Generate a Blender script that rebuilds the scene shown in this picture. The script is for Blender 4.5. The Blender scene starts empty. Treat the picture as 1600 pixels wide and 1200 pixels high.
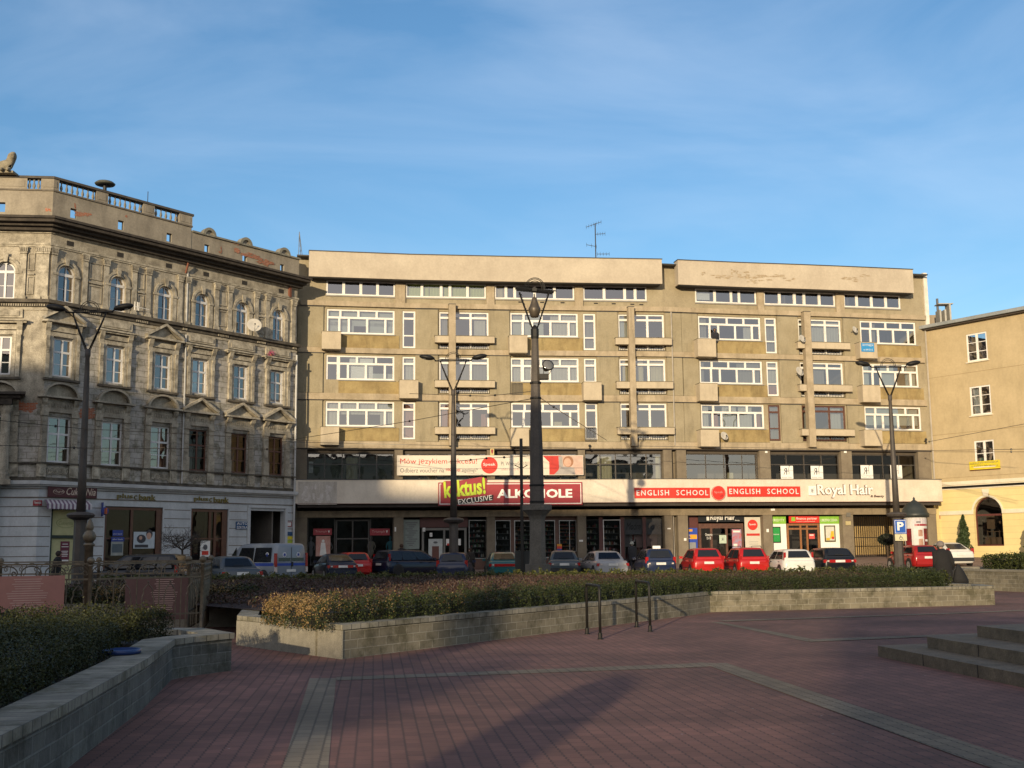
import bpy, bmesh, math, random
import numpy as np
from mathutils import Vector, Matrix
random.seed(7); rng=np.random.default_rng(7)
S=bpy.context.scene; COL=S.collection; PI=math.pi
# ------------------------------------------------------------------ camera
F=1800.; HOR=858.; ROLL=0.010; CH=1.6
TH=math.atan((HOR-600)/F)
cam=bpy.data.cameras.new('camera'); camo=bpy.data.objects.new('camera',cam); COL.objects.link(camo)
cam.sensor_width=36; cam.lens=F/1600*36; cam.clip_end=3000; cam.clip_start=.1
camo.matrix_world=Matrix.Translation((0,0,CH))@Matrix.Rotation(PI/2+TH,4,'X')@Matrix.Rotation(-ROLL,4,'Z')
S.camera=camo
# ------------------------------------------------------------------ sun, sky, exposure
SAZ=math.radians(16); SEL=math.radians(9.5)
sd=bpy.data.lights.new('sun','SUN'); sd.energy=4.0; sd.angle=math.radians(.53); sd.color=(1,.8,.52)
so=bpy.data.objects.new('sun',sd); COL.objects.link(so)
RAY=Vector((math.sin(SAZ)*math.cos(SEL),math.cos(SAZ)*math.cos(SEL),-math.sin(SEL)))
so.rotation_euler=RAY.to_track_quat('-Z','Y').to_euler(); so.location=(-20,-60,40)
W=bpy.data.worlds.new('World'); S.world=W; W.use_nodes=True
nt=W.node_tree; N=nt.nodes; L=nt.links; N.clear()
sky=N.new('ShaderNodeTexSky'); sky.sky_type='NISHITA'; sky.sun_disc=False
sky.sun_elevation=SEL; sky.sun_rotation=PI+SAZ; sky.altitude=200; sky.air_density=1.0; sky.dust_density=.9; sky.ozone_density=2.5
bg=N.new('ShaderNodeBackground'); bg.inputs[1].default_value=.15
tc=N.new('ShaderNodeTexCoord'); mp=N.new('ShaderNodeMapping'); mp.inputs['Rotation'].default_value=(.2,.35,.5); mp.inputs['Scale'].default_value=(1.3,3.2,5.5)
nz=N.new('ShaderNodeTexNoise'); nz.inputs['Scale'].default_value=1.7; nz.inputs['Detail'].default_value=7; nz.inputs['Roughness'].default_value=.55; nz.inputs['Distortion'].default_value=.5
rp=N.new('ShaderNodeValToRGB'); rp.color_ramp.elements[0].position=.42; rp.color_ramp.elements[1].position=.85
rp.color_ramp.elements[1].color=(.24,.24,.24,1)
hv=N.new('ShaderNodeMixRGB'); hv.inputs[2].default_value=(4.8,5.4,6.3,1)
L.new(tc.outputs['Generated'],mp.inputs[0]); L.new(mp.outputs[0],nz.inputs[0]); L.new(nz.outputs[0],rp.inputs[0])
hs=N.new('ShaderNodeHueSaturation'); hs.inputs['Saturation'].default_value=1.12; L.new(sky.outputs[0],hs.inputs['Color'])
L.new(rp.outputs[0],hv.inputs[0]); L.new(hs.outputs[0],hv.inputs[1])
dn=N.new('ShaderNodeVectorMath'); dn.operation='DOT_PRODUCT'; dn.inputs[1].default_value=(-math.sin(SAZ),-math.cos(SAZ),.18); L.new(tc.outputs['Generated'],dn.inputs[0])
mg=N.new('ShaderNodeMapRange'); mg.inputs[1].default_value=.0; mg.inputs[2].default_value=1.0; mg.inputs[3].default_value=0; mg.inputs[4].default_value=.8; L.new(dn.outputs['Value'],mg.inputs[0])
h2=N.new('ShaderNodeMixRGB'); h2.inputs[2].default_value=(5.0,4.6,4.4,1); L.new(mg.outputs[0],h2.inputs[0]); L.new(hv.outputs[0],h2.inputs[1])  # warm-white glow added to the sky round the sun to warm the shade
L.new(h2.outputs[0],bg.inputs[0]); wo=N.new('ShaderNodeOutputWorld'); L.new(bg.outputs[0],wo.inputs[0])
S.view_settings.view_transform='Standard'; S.view_settings.look='None'; S.view_settings.exposure=0.38
# ------------------------------------------------------------------ photo pixel -> world
def ray(u,v):
    x=(u-800)/F; y=-(v-600)/F; c,s=math.cos(-ROLL),math.sin(-ROLL)
    x,y=c*x-s*y,s*x+c*y
    return np.array([x,math.cos(TH)-y*math.sin(TH),math.sin(TH)+y*math.cos(TH)])
def gp(u,v,z=0):
    r=ray(u,v); return r*((z-CH)/r[2])+np.array([0,0,CH])
def at(u,v,Y):
    r=ray(u,v); return r*Y/r[1]+np.array([0,0,CH])
def gz(X,Y): return max(0,(Y-61)/16)*(.2+.55*min(1,max(0,(X+10)/30)))
class Plan:
    def __init__(s,pts):
        s.p=[np.array(q,float)[:2] for q in pts]; s.c=[0]; s.d=[]; s.n=[]
        for a,b in zip(s.p,s.p[1:]):
            l=np.linalg.norm(b-a); s.c.append(s.c[-1]+l); d=(b-a)/l; s.d.append(d); s.n.append(np.array([d[1],-d[0]]))
        s.vn=[s.n[0]]+[ (a+b)/(1+a@b) for a,b in zip(s.n,s.n[1:])]+[s.n[-1]]
    def __call__(s,a,o,z):
        i=0
        while i<len(s.d)-1 and a>=s.c[i+1]: i+=1
        L_=s.c[i+1]-s.c[i]; t=(a-s.c[i])/L_
        q=s.p[i]+s.d[i]*(a-s.c[i]); tt=min(1,max(0,t))
        n=s.vn[i]*(1-tt)+s.vn[i+1]*tt
        q=q+n*o
        return (q[0],q[1],z)
    def px(s,u,v,o=0):
        r=ray(u,v); best=None
        for i,(a,d,n) in enumerate(zip(s.p,s.d,s.n)):
            a2=a+n*o; t=(n@a2)/(n@r[:2]); q=(r[:2]*t-a2)@d; l=s.c[i+1]-s.c[i]
            e=max(0,-q,q-l)
            if best is None or e<best[0]: best=(e,s.c[i]+q,CH+r[2]*t)
        return best[1],best[2]
    def R(s,x0,y0,x1,y1,o=0):
        ym=(y0+y1)/2; xm=(x0+x1)/2
        return s.px(x0,ym,o)[0],s.px(x1,ym,o)[0],s.px(xm,y1,o)[1],s.px(xm,y0,o)[1]
PM=Plan([(-13.3,70.6),(-6.6,71.9),(-0.3,72.7),(5.5,73.35),(9.9,73.8),(11.2,74.1),(15,74.9),(19,75.6),(23,76.4),(28.1,77.5)])
PT=Plan([(-26.6,55.6),(-22.995,56.0),(-13.02,69.3)])
PR=Plan([(28.2,77.8),(32.97,70.9),(38,63.6)])
# ------------------------------------------------------------------ materials
MATS={}
def _new(name):
    m=bpy.data.materials.new(name); m.use_nodes=True; MATS[name]=m
    return m,m.node_tree.nodes,m.node_tree.links,m.node_tree.nodes['Principled BSDF']
def mat(name,c,rough=.8,c2=None,scale=3,streak=0,bump=0,metal=0,spec=None,fine=.12,coat=0,sc=(1,1,1)):
    if name in MATS: return MATS[name]
    m,N,L,B=_new(name)
    B.inputs['Roughness'].default_value=rough; B.inputs['Metallic'].default_value=metal
    if coat: B.inputs['Coat Weight'].default_value=coat; B.inputs['Coat Roughness'].default_value=.06
    if spec is not None: B.inputs['Specular IOR Level'].default_value=spec
    if c2 is None: c2=tuple(x*.78 for x in c)
    tc=N.new('ShaderNodeTexCoord'); mp=N.new('ShaderNodeMapping'); mp.inputs['Scale'].default_value=sc
    L.new(tc.outputs['Object'],mp.inputs[0])
    n1=N.new('ShaderNodeTexNoise'); n1.inputs['Scale'].default_value=scale; n1.inputs['Detail'].default_value=6; n1.inputs['Roughness'].default_value=.65
    L.new(mp.outputs[0],n1.inputs[0])
    r=N.new('ShaderNodeValToRGB'); r.color_ramp.elements[0].position=.35; r.color_ramp.elements[1].position=.68
    r.color_ramp.elements[0].color=(*c2,1); r.color_ramp.elements[1].color=(*c,1); L.new(n1.outputs[0],r.inputs[0])
    out=r.outputs[0]
    if fine:
        n2=N.new('ShaderNodeTexNoise'); n2.inputs['Scale'].default_value=scale*14; n2.inputs['Detail'].default_value=4
        L.new(mp.outputs[0],n2.inputs[0])
        mr=N.new('ShaderNodeMapRange'); mr.inputs[1].default_value=.3; mr.inputs[2].default_value=.7; mr.inputs[3].default_value=1-fine; mr.inputs[4].default_value=1+fine; L.new(n2.outputs[0],mr.inputs[0])
        mx=N.new('ShaderNodeVectorMath'); mx.operation='SCALE'; L.new(out,mx.inputs[0]); L.new(mr.outputs[0],mx.inputs['Scale']); out=mx.outputs[0]
    if streak:
        m3=N.new('ShaderNodeMapping'); m3.inputs['Scale'].default_value=(1.5,1.5,.3); L.new(tc.outputs['Object'],m3.inputs[0])
        n3=N.new('ShaderNodeTexNoise'); n3.inputs['Scale'].default_value=1.6; n3.inputs['Detail'].default_value=7; n3.inputs['Roughness'].default_value=.6; L.new(m3.outputs[0],n3.inputs[0])
        r3=N.new('ShaderNodeMapRange'); r3.inputs[1].default_value=.5; r3.inputs[2].default_value=.82; r3.inputs[3].default_value=1; r3.inputs[4].default_value=1-streak; L.new(n3.outputs[0],r3.inputs[0])
        mx=N.new('ShaderNodeVectorMath'); mx.operation='SCALE'; L.new(out,mx.inputs[0]); L.new(r3.outputs[0],mx.inputs['Scale']); out=mx.outputs[0]
    L.new(out,B.inputs['Base Color'])
    if bump:
        b=N.new('ShaderNodeBump'); b.inputs['Strength'].default_value=bump; b.inputs['Distance'].default_value=.02
        n4=N.new('ShaderNodeTexNoise'); n4.inputs['Scale'].default_value=scale*9; n4.inputs['Detail'].default_value=6; L.new(tc.outputs['Object'],n4.inputs[0])
        L.new(n4.outputs[0],b.inputs['Height']); L.new(b.outputs[0],B.inputs['Normal'])
    return m
def glass(name,tint=(.75,.8,.82),refl=.3,rough=.015,ior=1.5):
    if name in MATS: return MATS[name]
    m,N,L,B=_new(name); N.remove(B); out=[n for n in N if n.type=='OUTPUT_MATERIAL'][0]
    g=N.new('ShaderNodeBsdfGlossy'); g.inputs[0].default_value=(.93,.86,.82,1); g.inputs['Roughness'].default_value=rough
    t=N.new('ShaderNodeBsdfTransparent'); t.inputs[0].default_value=(*tint,1)
    lw=N.new('ShaderNodeFresnel'); lw.inputs[0].default_value=ior
    ad=N.new('ShaderNodeMath'); ad.operation='ADD'; ad.inputs[1].default_value=refl-.04; ad.use_clamp=True; L.new(lw.outputs[0],ad.inputs[0])
    tc=N.new('ShaderNodeTexCoord'); nz=N.new('ShaderNodeTexNoise'); nz.inputs['Scale'].default_value=.7; L.new(tc.outputs['Object'],nz.inputs[0])
    b=N.new('ShaderNodeBump'); b.inputs['Strength'].default_value=.05; b.inputs['Distance'].default_value=.15; L.new(nz.outputs[0],b.inputs['Height']); L.new(b.outputs[0],g.inputs['Normal'])
    mx=N.new('ShaderNodeMixShader'); L.new(ad.outputs[0],mx.inputs[0]); L.new(t.outputs[0],mx.inputs[1]); L.new(g.outputs[0],mx.inputs[2]); L.new(mx.outputs[0],out.inputs[0])
    return m
def brickmat(name,c1,c2,mortar,bw,bh,ms=.012,uv=True,rowdark=0,rot=0,off=.5,wob=0,rough=.9,bump=.6,grime=.25,speck=0,mscale=1.0):
    if name in MATS: return MATS[name]
    m,N,L,B=_new(name); B.inputs['Roughness'].default_value=rough
    tc=N.new('ShaderNodeTexCoord'); src=tc.outputs['UV' if uv else 'Object']
    mp=N.new('ShaderNodeMapping'); mp.inputs['Rotation'].default_value=(0,0,rot); L.new(src,mp.inputs[0]); vec=mp.outputs[0]
    if wob:
        sp=N.new('ShaderNodeSeparateXYZ'); L.new(vec,sp.inputs[0])
        a=N.new('ShaderNodeMath'); a.operation='MULTIPLY'; a.inputs[1].default_value=2*PI/bw*2; L.new(sp.outputs[0],a.inputs[0])
        s=N.new('ShaderNodeMath'); s.operation='SINE'; L.new(a.outputs[0],s.inputs[0])
        q=N.new('ShaderNodeMath'); q.operation='MULTIPLY_ADD'; q.inputs[1].default_value=wob; L.new(s.outputs[0],q.inputs[0]); L.new(sp.outputs[1],q.inputs[2])
        cb=N.new('ShaderNodeCombineXYZ'); L.new(sp.outputs[0],cb.inputs[0]); L.new(q.outputs[0],cb.inputs[1]); vec=cb.outputs[0]
    b=N.new('ShaderNodeTexBrick'); b.offset=off; b.inputs['Scale'].default_value=1; b.inputs['Brick Width'].default_value=bw; b.inputs['Row Height'].default_value=bh
    b.inputs['Mortar Size'].default_value=ms; b.inputs['Mortar Smooth'].default_value=.3; b.inputs['Color1'].default_value=(*c1,1); b.inputs['Color2'].default_value=(*c2,1); b.inputs['Mortar'].default_value=(*mortar,1)
    L.new(vec,b.inputs[0]); bcol=b.outputs[0]
    if rowdark:
        s2=N.new('ShaderNodeSeparateXYZ'); L.new(vec,s2.inputs[0]); fr=N.new('ShaderNodeMath'); fr.operation='PINGPONG'; fr.inputs[1].default_value=bh/2; L.new(s2.outputs[1],fr.inputs[0])
        mrr=N.new('ShaderNodeMapRange'); mrr.inputs[1].default_value=.004; mrr.inputs[2].default_value=.014; mrr.inputs[3].default_value=1-rowdark; mrr.inputs[4].default_value=1; L.new(fr.outputs[0],mrr.inputs[0])
        vm=N.new('ShaderNodeVectorMath'); vm.operation='SCALE'; L.new(bcol,vm.inputs[0]); L.new(mrr.outputs[0],vm.inputs['Scale']); bcol=vm.outputs[0]
        nb=N.new('ShaderNodeTexNoise'); nb.inputs['Scale'].default_value=.22; nb.inputs['Detail'].default_value=5; nb.inputs['Distortion'].default_value=1.2; L.new(tc.outputs['Object'],nb.inputs[0])
        mb_=N.new('ShaderNodeMapRange'); mb_.inputs[1].default_value=.4; mb_.inputs[2].default_value=.62; mb_.inputs[3].default_value=.72; mb_.inputs[4].default_value=1.15; L.new(nb.outputs[0],mb_.inputs[0])
        vm=N.new('ShaderNodeVectorMath'); vm.operation='SCALE'; L.new(bcol,vm.inputs[0]); L.new(mb_.outputs[0],vm.inputs['Scale']); bcol=vm.outputs[0]
    n=N.new('ShaderNodeTexNoise'); n.inputs['Scale'].default_value=.55*mscale; n.inputs['Detail'].default_value=8; n.inputs['Roughness'].default_value=.7; L.new(tc.outputs['Object'],n.inputs[0])
    mr=N.new('ShaderNodeMapRange'); mr.inputs[1].default_value=.3; mr.inputs[2].default_value=.7; mr.inputs[3].default_value=1-grime; mr.inputs[4].default_value=1+grime; L.new(n.outputs[0],mr.inputs[0])
    mx=N.new('ShaderNodeVectorMath'); mx.operation='SCALE'; L.new(bcol,mx.inputs[0]); L.new(mr.outputs[0],mx.inputs['Scale']); out=mx.outputs[0]
    if grime>.32:
        n7=N.new('ShaderNodeTexNoise'); n7.inputs['Scale'].default_value=1.9; n7.inputs['Detail'].default_value=9; n7.inputs['Roughness'].default_value=.75; L.new(tc.outputs['Object'],n7.inputs[0])
        r7=N.new('ShaderNodeMapRange'); r7.inputs[1].default_value=.48; r7.inputs[2].default_value=.62; L.new(n7.outputs[0],r7.inputs[0])
        m7=N.new('ShaderNodeMixRGB'); m7.blend_type='MULTIPLY'; m7.inputs[2].default_value=(.5,.5,.42,1); L.new(r7.outputs[0],m7.inputs[0]); L.new(out,m7.inputs[1]); out=m7.outputs[0]
    if speck:
        v=N.new('ShaderNodeTexVoronoi'); v.inputs['Scale'].default_value=2.3; L.new(tc.outputs['Object'],v.inputs[0])
        ls=N.new('ShaderNodeMath'); ls.operation='LESS_THAN'; ls.inputs[1].default_value=.028; L.new(v.outputs['Distance'],ls.inputs[0])
        m2=N.new('ShaderNodeMath'); m2.operation='MULTIPLY'; m2.inputs[1].default_value=speck; L.new(ls.outputs[0],m2.inputs[0])
        mm=N.new('ShaderNodeMixRGB'); mm.inputs[2].default_value=(.45,.42,.4,1); L.new(m2.outputs[0],mm.inputs[0]); L.new(out,mm.inputs[1]); out=mm.outputs[0]
    L.new(out,B.inputs['Base Color'])
    if bump:
        bp=N.new('ShaderNodeBump'); bp.inputs['Strength'].default_value=bump; bp.inputs['Distance'].default_value=.012; bp.invert=True
        n5=N.new('ShaderNodeTexNoise'); n5.inputs['Scale'].default_value=45; n5.inputs['Detail'].default_value=4; L.new(tc.outputs['Object'],n5.inputs[0])
        ad=N.new('ShaderNodeMath'); ad.operation='MULTIPLY_ADD'; ad.inputs[1].default_value=-.5; L.new(n5.outputs[0],ad.inputs[0]); L.new(b.outputs['Fac'],ad.inputs[2])
        L.new(ad.outputs[0],bp.inputs['Height']); L.new(bp.outputs[0],B.inputs['Normal'])
    return m
def foldmat(name,c,freq=9,dark=.5,rough=.9,alongz=False):
    """curtain cloth: folds in the bump, their shade darkened into the colour"""
    if name in MATS: return MATS[name]
    m,N,L,B=_new(name); B.inputs['Roughness'].default_value=rough
    tc=N.new('ShaderNodeTexCoord'); w=N.new('ShaderNodeTexWave'); w.wave_type='BANDS'; w.bands_direction='Y' if alongz else 'X'
    w.inputs['Scale'].default_value=freq; w.inputs['Distortion'].default_value=.0 if alongz else 1.4; w.inputs['Detail'].default_value=2; L.new(tc.outputs['UV'],w.inputs[0])
    r=N.new('ShaderNodeMixRGB'); r.inputs[1].default_value=(*[x*dark for x in c],1); r.inputs[2].default_value=(*c,1); L.new(w.outputs[0],r.inputs[0]); L.new(r.outputs[0],B.inputs['Base Color'])  # hollows of the folds darkened, their shade put into the colour
    b=N.new('ShaderNodeBump'); b.inputs['Strength'].default_value=.6; b.inputs['Distance'].default_value=.03; L.new(w.outputs[0],b.inputs['Height']); L.new(b.outputs[0],B.inputs['Normal'])
    return m
def leafmat(name,rough=.55):
    if name in MATS: return MATS[name]
    m,N,L,B=_new(name); B.inputs['Roughness'].default_value=rough
    a=N.new('ShaderNodeAttribute'); a.attribute_name='col'; L.new(a.outputs[0],B.inputs['Base Color'])
    B.inputs['Specular IOR Level'].default_value=.3
    return m
# ------------------------------------------------------------------ mesh builder
ORG={}
class MB:
    def __init__(s,T=None,cuts=None):
        s.T=T; s.v=[]; s.f=[]; s.m=[]; s.sm=[]; s.cur=0; s.smooth=False
        s.cuts=T.c if isinstance(T,Plan) else (cuts or [])
        if isinstance(T,Plan): s.T=lambda a,o,z: T(a,o,z)
    def add(s,vs,fs):
        k=len(s.v); s.v+= [tuple(map(float,p)) for p in vs]
        for f in fs: s.f.append([i+k for i in f]); s.m.append(s.cur); s.sm.append(s.smooth)
    def box(s,a0,a1,b0,b1,c0,c1):
        if a0>a1:a0,a1=a1,a0
        xs=[a0]+[c for c in s.cuts if a0+1e-3<c<a1-1e-3]+[a1]
        vs=[];fs=[];n=len(xs)
        for x in xs: vs+=[(x,b0,c0),(x,b1,c0),(x,b1,c1),(x,b0,c1)]
        for i in range(n-1):
            for j in range(4): fs.append([i*4+j,i*4+(j+1)%4,i*4+4+(j+1)%4,i*4+4+j])
        fs+=[[3,2,1,0],[n*4-4,n*4-3,n*4-2,n*4-1]]
        s.add(vs,fs)
    def cbox(s,c,d,R=None):
        x,y,z=[q/2 for q in d]; vs=[Vector((i*x,j*y,k*z)) for i in(-1,1) for j in(-1,1) for k in(-1,1)]
        if R is not None: vs=[R@v for v in vs]
        s.add([v+Vector(c) for v in vs],[[0,1,3,2],[4,6,7,5],[0,4,5,1],[2,3,7,6],[0,2,6,4],[1,5,7,3]])
    def quad(s,*p): s.add(p,[list(range(len(p)))])
    def prism(s,poly,b0,b1,plane='xz'):
        """poly in (a,c), extruded along b"""
        n=len(poly)
        if plane=='xz': A=[(p[0],b0,p[1]) for p in poly]; B=[(p[0],b1,p[1]) for p in poly]
        elif plane=='xy': A=[(p[0],p[1],b0) for p in poly]; B=[(p[0],p[1],b1) for p in poly]
        else: A=[(b0,p[0],p[1]) for p in poly]; B=[(b1,p[0],p[1]) for p in poly]
        s.add(A+B,[list(range(n))[::-1],list(range(n,2*n))]+[[i,(i+1)%n,n+(i+1)%n,n+i] for i in range(n)])
    def strip(s,pts,w,b0,b1,plane='xz'):
        """a bar of width w following pts (a,c), extruded b0..b1"""
        L_=[];R_=[]
        for i,p in enumerate(pts):
            a=pts[max(0,i-1)]; b=pts[min(len(pts)-1,i+1)]; d=Vector((b[0]-a[0],b[1]-a[1])).normalized(); n=Vector((-d.y,d.x))*w/2
            L_.append((p[0]+n.x,p[1]+n.y)); R_.append((p[0]-n.x,p[1]-n.y))
        for i in range(len(pts)-1): s.prism([L_[i],L_[i+1],R_[i+1],R_[i]],b0,b1,plane)
    def tube(s,pts,r,n=6,cap=True,sq=1.0):
        pts=[Vector(p) for p in pts]; rs=r if hasattr(r,'__len__') else [r]*len(pts)
        vs=[]; prev=None
        for i,p in enumerate(pts):
            d=(pts[min(len(pts)-1,i+1)]-pts[max(0,i-1)]).normalized()
            if prev is None:
                u=d.orthogonal().normalized()
                if abs(d.z)>.99: u=Vector((1,0,0))
            else: u=(prev-d*prev.dot(d)).normalized()
            prev=u; w=d.cross(u)
            for k in range(n):
                t=2*PI*k/n; vs.append(p+(u*math.cos(t)+w*math.sin(t)*sq)*rs[i])
        fs=[]
        for i in range(len(pts)-1):
            for k in range(n): fs.append([i*n+k,i*n+(k+1)%n,i*n+n+(k+1)%n,i*n+n+k])
        if cap: fs+=[list(range(n))[::-1],list(range(len(vs)-n,len(vs)))]
        s.add(vs,fs)
    def lathe(s,prof,c=(0,0,0),n=12,ax='z',ph=0,sx=1,sy=1):
        vs=[];fs=[];m=len(prof)
        for r,z in prof:
            for k in range(n):
                t=2*PI*k/n+ph; x,y=r*math.cos(t)*sx,r*math.sin(t)*sy
                p=(x,y,z) if ax=='z' else ((x,z,y) if ax=='y' else (z,x,y))
                vs.append((p[0]+c[0],p[1]+c[1],p[2]+c[2]))
        for i in range(m-1):
            for k in range(n): fs.append([i*n+k,i*n+(k+1)%n,i*n+n+(k+1)%n,i*n+n+k])
        fs+=[list(range(n))[::-1],list(range((m-1)*n,m*n))]
        s.add(vs,fs)
    def ball(s,c,r,n=10,m=7,sz=1,sx=1,sy=1):
        s.lathe([(r*math.sin(PI*i/m)+1e-4,-r*math.cos(PI*i/m)*sz) for i in range(m+1)],c,n,sx=sx,sy=sy)
    def arch(s,cx,cz,r0,r1,b0,b1,a0=0,a1=PI,n=12,sz=1):
        for i in range(n):
            t0=a0+(a1-a0)*i/n; t1=a0+(a1-a0)*(i+1)/n
            P=lambda r,t:(cx+r*math.cos(t),cz+r*math.sin(t)*sz)
            s.prism([P(r1,t0),P(r1,t1),P(r0,t1),P(r0,t0)],b0,b1)
    def build(s,name,m,parent=None,smooth=False,label=None,org=None):
        if not s.v: return None
        uv=s.v; V=[s.T(*p) for p in s.v] if s.T else s.v
        o=org if org is not None else (ORG.get(parent.name,(0,0,0)) if parent is not None and (s.T) else (0,0,0))
        V=[(p[0]-o[0],p[1]-o[1],p[2]-o[2]) for p in V]
        me=bpy.data.meshes.new(name); me.from_pydata(V,[],s.f)
        ul=me.uv_layers.new(name='UVMap'); li=0; dat=np.zeros(len(me.loops)*2,'f')
        for f in s.f:
            P=[uv[i] for i in f]
            nx=ny=nz_=0
            for i in range(len(P)):
                a=P[i]; b=P[(i+1)%len(P)]
                nx+=(a[1]-b[1])*(a[2]+b[2]); ny+=(a[2]-b[2])*(a[0]+b[0]); nz_+=(a[0]-b[0])*(a[1]+b[1])
            nx,ny,nz_=abs(nx),abs(ny),abs(nz_)
            A,B_=(0,2) if ny>=nx and ny>=nz_ else ((0,1) if nz_>=nx else (1,2))
            for p in P: dat[li]=p[A]; dat[li+1]=p[B_]; li+=2
        ul.data.foreach_set('uv',dat)
        ms=m if isinstance(m,(list,tuple)) else [m]
        for q in ms: me.materials.append(q)
        me.polygons.foreach_set('material_index',s.m)
        me.polygons.foreach_set('use_smooth',[bool(smooth or x) for x in s.sm])
        bm=bmesh.new(); bm.from_mesh(me); bmesh.ops.recalc_face_normals(bm,faces=bm.faces); bm.to_mesh(me); bm.free()
        ob=bpy.data.objects.new(name,me); COL.objects.link(ob)
        if parent is not None: ob.parent=parent
        ORG[ob.name]=o
        if label: ob['label']=label
        return ob
def thing(name,label,cat,loc=(0,0,0),rz=0,group=None):
    o=bpy.data.objects.new(name,None); COL.objects.link(o); o.location=loc; o.rotation_euler=(0,0,rz)
    o['label']=label; o['category']=cat; o.empty_display_size=.2
    if group: o['group']=group
    ORG[o.name]=tuple(float(q) for q in loc); return o
def tag(o,label,cat,group=None):
    o['label']=label; o['category']=cat
    if group: o['group']=group
    return o
def struct(o,kind='structure'): o['kind']=kind; return o
def solo(mb,name,m,label,cat,group=None,smooth=False,loc=None):
    """one-mesh thing given in world coordinates, origin moved to its base"""
    if loc is None:
        V=[mb.T(*p) for p in mb.v] if mb.T else mb.v
        a=np.array(V); loc=(a[:,0].mean(),a[:,1].mean(),a[:,2].min())
    o=mb.build(name,m,smooth=smooth,org=loc); o.location=loc; ORG[o.name]=tuple(loc)
    return tag(o,label,cat,group)
_tc={}
def text_polys(txt,off=0.0,shear=0,spacing=1.0):
    key=(txt,off,shear,spacing)
    if key in _tc: return _tc[key]
    cu=bpy.data.curves.new('t','FONT'); cu.body=txt; cu.size=1; cu.offset=off; cu.shear=shear; cu.resolution_u=2; cu.space_character=spacing
    ob=bpy.data.objects.new('t',cu); COL.objects.link(ob)
    dg=bpy.context.evaluated_depsgraph_get(); me=bpy.data.meshes.new_from_object(ob.evaluated_get(dg))
    vs=[tuple(v.co) for v in me.vertices]; fs=[list(p.vertices) for p in me.polygons]
    bpy.data.objects.remove(ob); bpy.data.curves.remove(cu); bpy.data.meshes.remove(me)
    _tc[key]=(vs,fs); return vs,fs
def text(mb,txt,a0,a1,c0,c1,b,off=0.0,shear=0,spacing=1.0,th=.012,rot=0,keep=False):
    """lettering filling the box a0..a1 x c0..c1 on the plane at depth b"""
    vs,fs=text_polys(txt,off,shear,spacing)
    if not vs: return
    x0=min(v[0] for v in vs); x1=max(v[0] for v in vs); y0=min(v[1] for v in vs); y1=max(v[1] for v in vs)
    sx=(a1-a0)/(x1-x0); sy=(c1-c0)/(y1-y0)
    cx,cy=(a0+a1)/2,(c0+c1)/2; P=[]
    for v in vs:
        x=a0+(v[0]-x0)*sx; y=c0+(v[1]-y0)*sy
        if rot: dx,dy=x-cx,y-cy; x=cx+dx*math.cos(rot)-dy*math.sin(rot); y=cy+dx*math.sin(rot)+dy*math.cos(rot)
        P.append((x,y))
    n=len(P)
    cnt={}
    for f in fs:
        for i in range(len(f)):
            e=(f[i],f[(i+1)%len(f)]); cnt[e]=1
    side=[[e[0],e[1],e[1]+n,e[0]+n] for e in cnt if (e[1],e[0]) not in cnt]
    mb.add([(p[0],b+th,p[1]) for p in P]+[(p[0],b,p[1]) for p in P],fs+side)
def wall(mb,s0,s1,z0,z1,holes,o=0,dep=.25):
    """holes: (a0,a1,c0,c1[,'arch'])"""
    A=sorted({s0,s1,*[h[0] for h in holes],*[h[1] for h in holes],*[c for c in mb.cuts if s0<c<s1]})
    C=sorted({z0,z1,*[h[2] for h in holes],*[h[3] for h in holes]})
    A=[a for a in A if s0-1e-6<=a<=s1+1e-6]; C=[c for c in C if z0-1e-6<=c<=z1+1e-6]
    for i in range(len(A)-1):
        k=0
        while k<len(C)-1:
            am=(A[i]+A[i+1])/2; cm=(C[k]+C[k+1])/2
            if any(h[0]<am<h[1] and h[2]<cm<h[3] for h in holes): k+=1; continue
            k2=k
            while k2<len(C)-2 and not any(h[0]<am<h[1] and h[2]<(C[k2+1]+C[k2+2])/2<h[3] for h in holes): k2+=1
            mb.quad((A[i],o,C[k]),(A[i+1],o,C[k]),(A[i+1],o,C[k2+1]),(A[i],o,C[k2+1])); k=k2+1
    for h in holes:
        a0,a1,c0,c1=h[:4]; d=o-dep
        mb.quad((a0,o,c0),(a1,o,c0),(a1,d,c0),(a0,d,c0)); 
        if len(h)>4:
            r=(a1-a0)/2; cz=c1-r; cx=(a0+a1)/2; n=10
            mb.quad((a0,o,c0),(a0,d,c0),(a0,d,cz),(a0,o,cz)); mb.quad((a1,o,c0),(a1,d,c0),(a1,d,cz),(a1,o,cz))
            for i in range(n):
                t0=PI*i/n; t1=PI*(i+1)/n
                p=(cx+r*math.cos(t0),cz+r*math.sin(t0)); q=(cx+r*math.cos(t1),cz+r*math.sin(t1))
                mb.quad((p[0],o,p[1]),(q[0],o,q[1]),(q[0],o,c1),(p[0],o,c1)); mb.quad((p[0],o,p[1]),(q[0],o,q[1]),(q[0],d,q[1]),(p[0],d,p[1]))
        else:
            mb.quad((a0,o,c1),(a1,o,c1),(a1,d,c1),(a0,d,c1))
            mb.quad((a0,o,c0),(a0,d,c0),(a0,d,c1),(a0,o,c1)); mb.quad((a1,o,c0),(a1,d,c0),(a1,d,c1),(a1,o,c1))
def evalmesh(ob):
    dg=bpy.context.evaluated_depsgraph_get(); me=bpy.data.meshes.new_from_object(ob.evaluated_get(dg)); old=ob.data
    ob.modifiers.clear(); ob.data=me; bpy.data.meshes.remove(old); return ob
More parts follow.
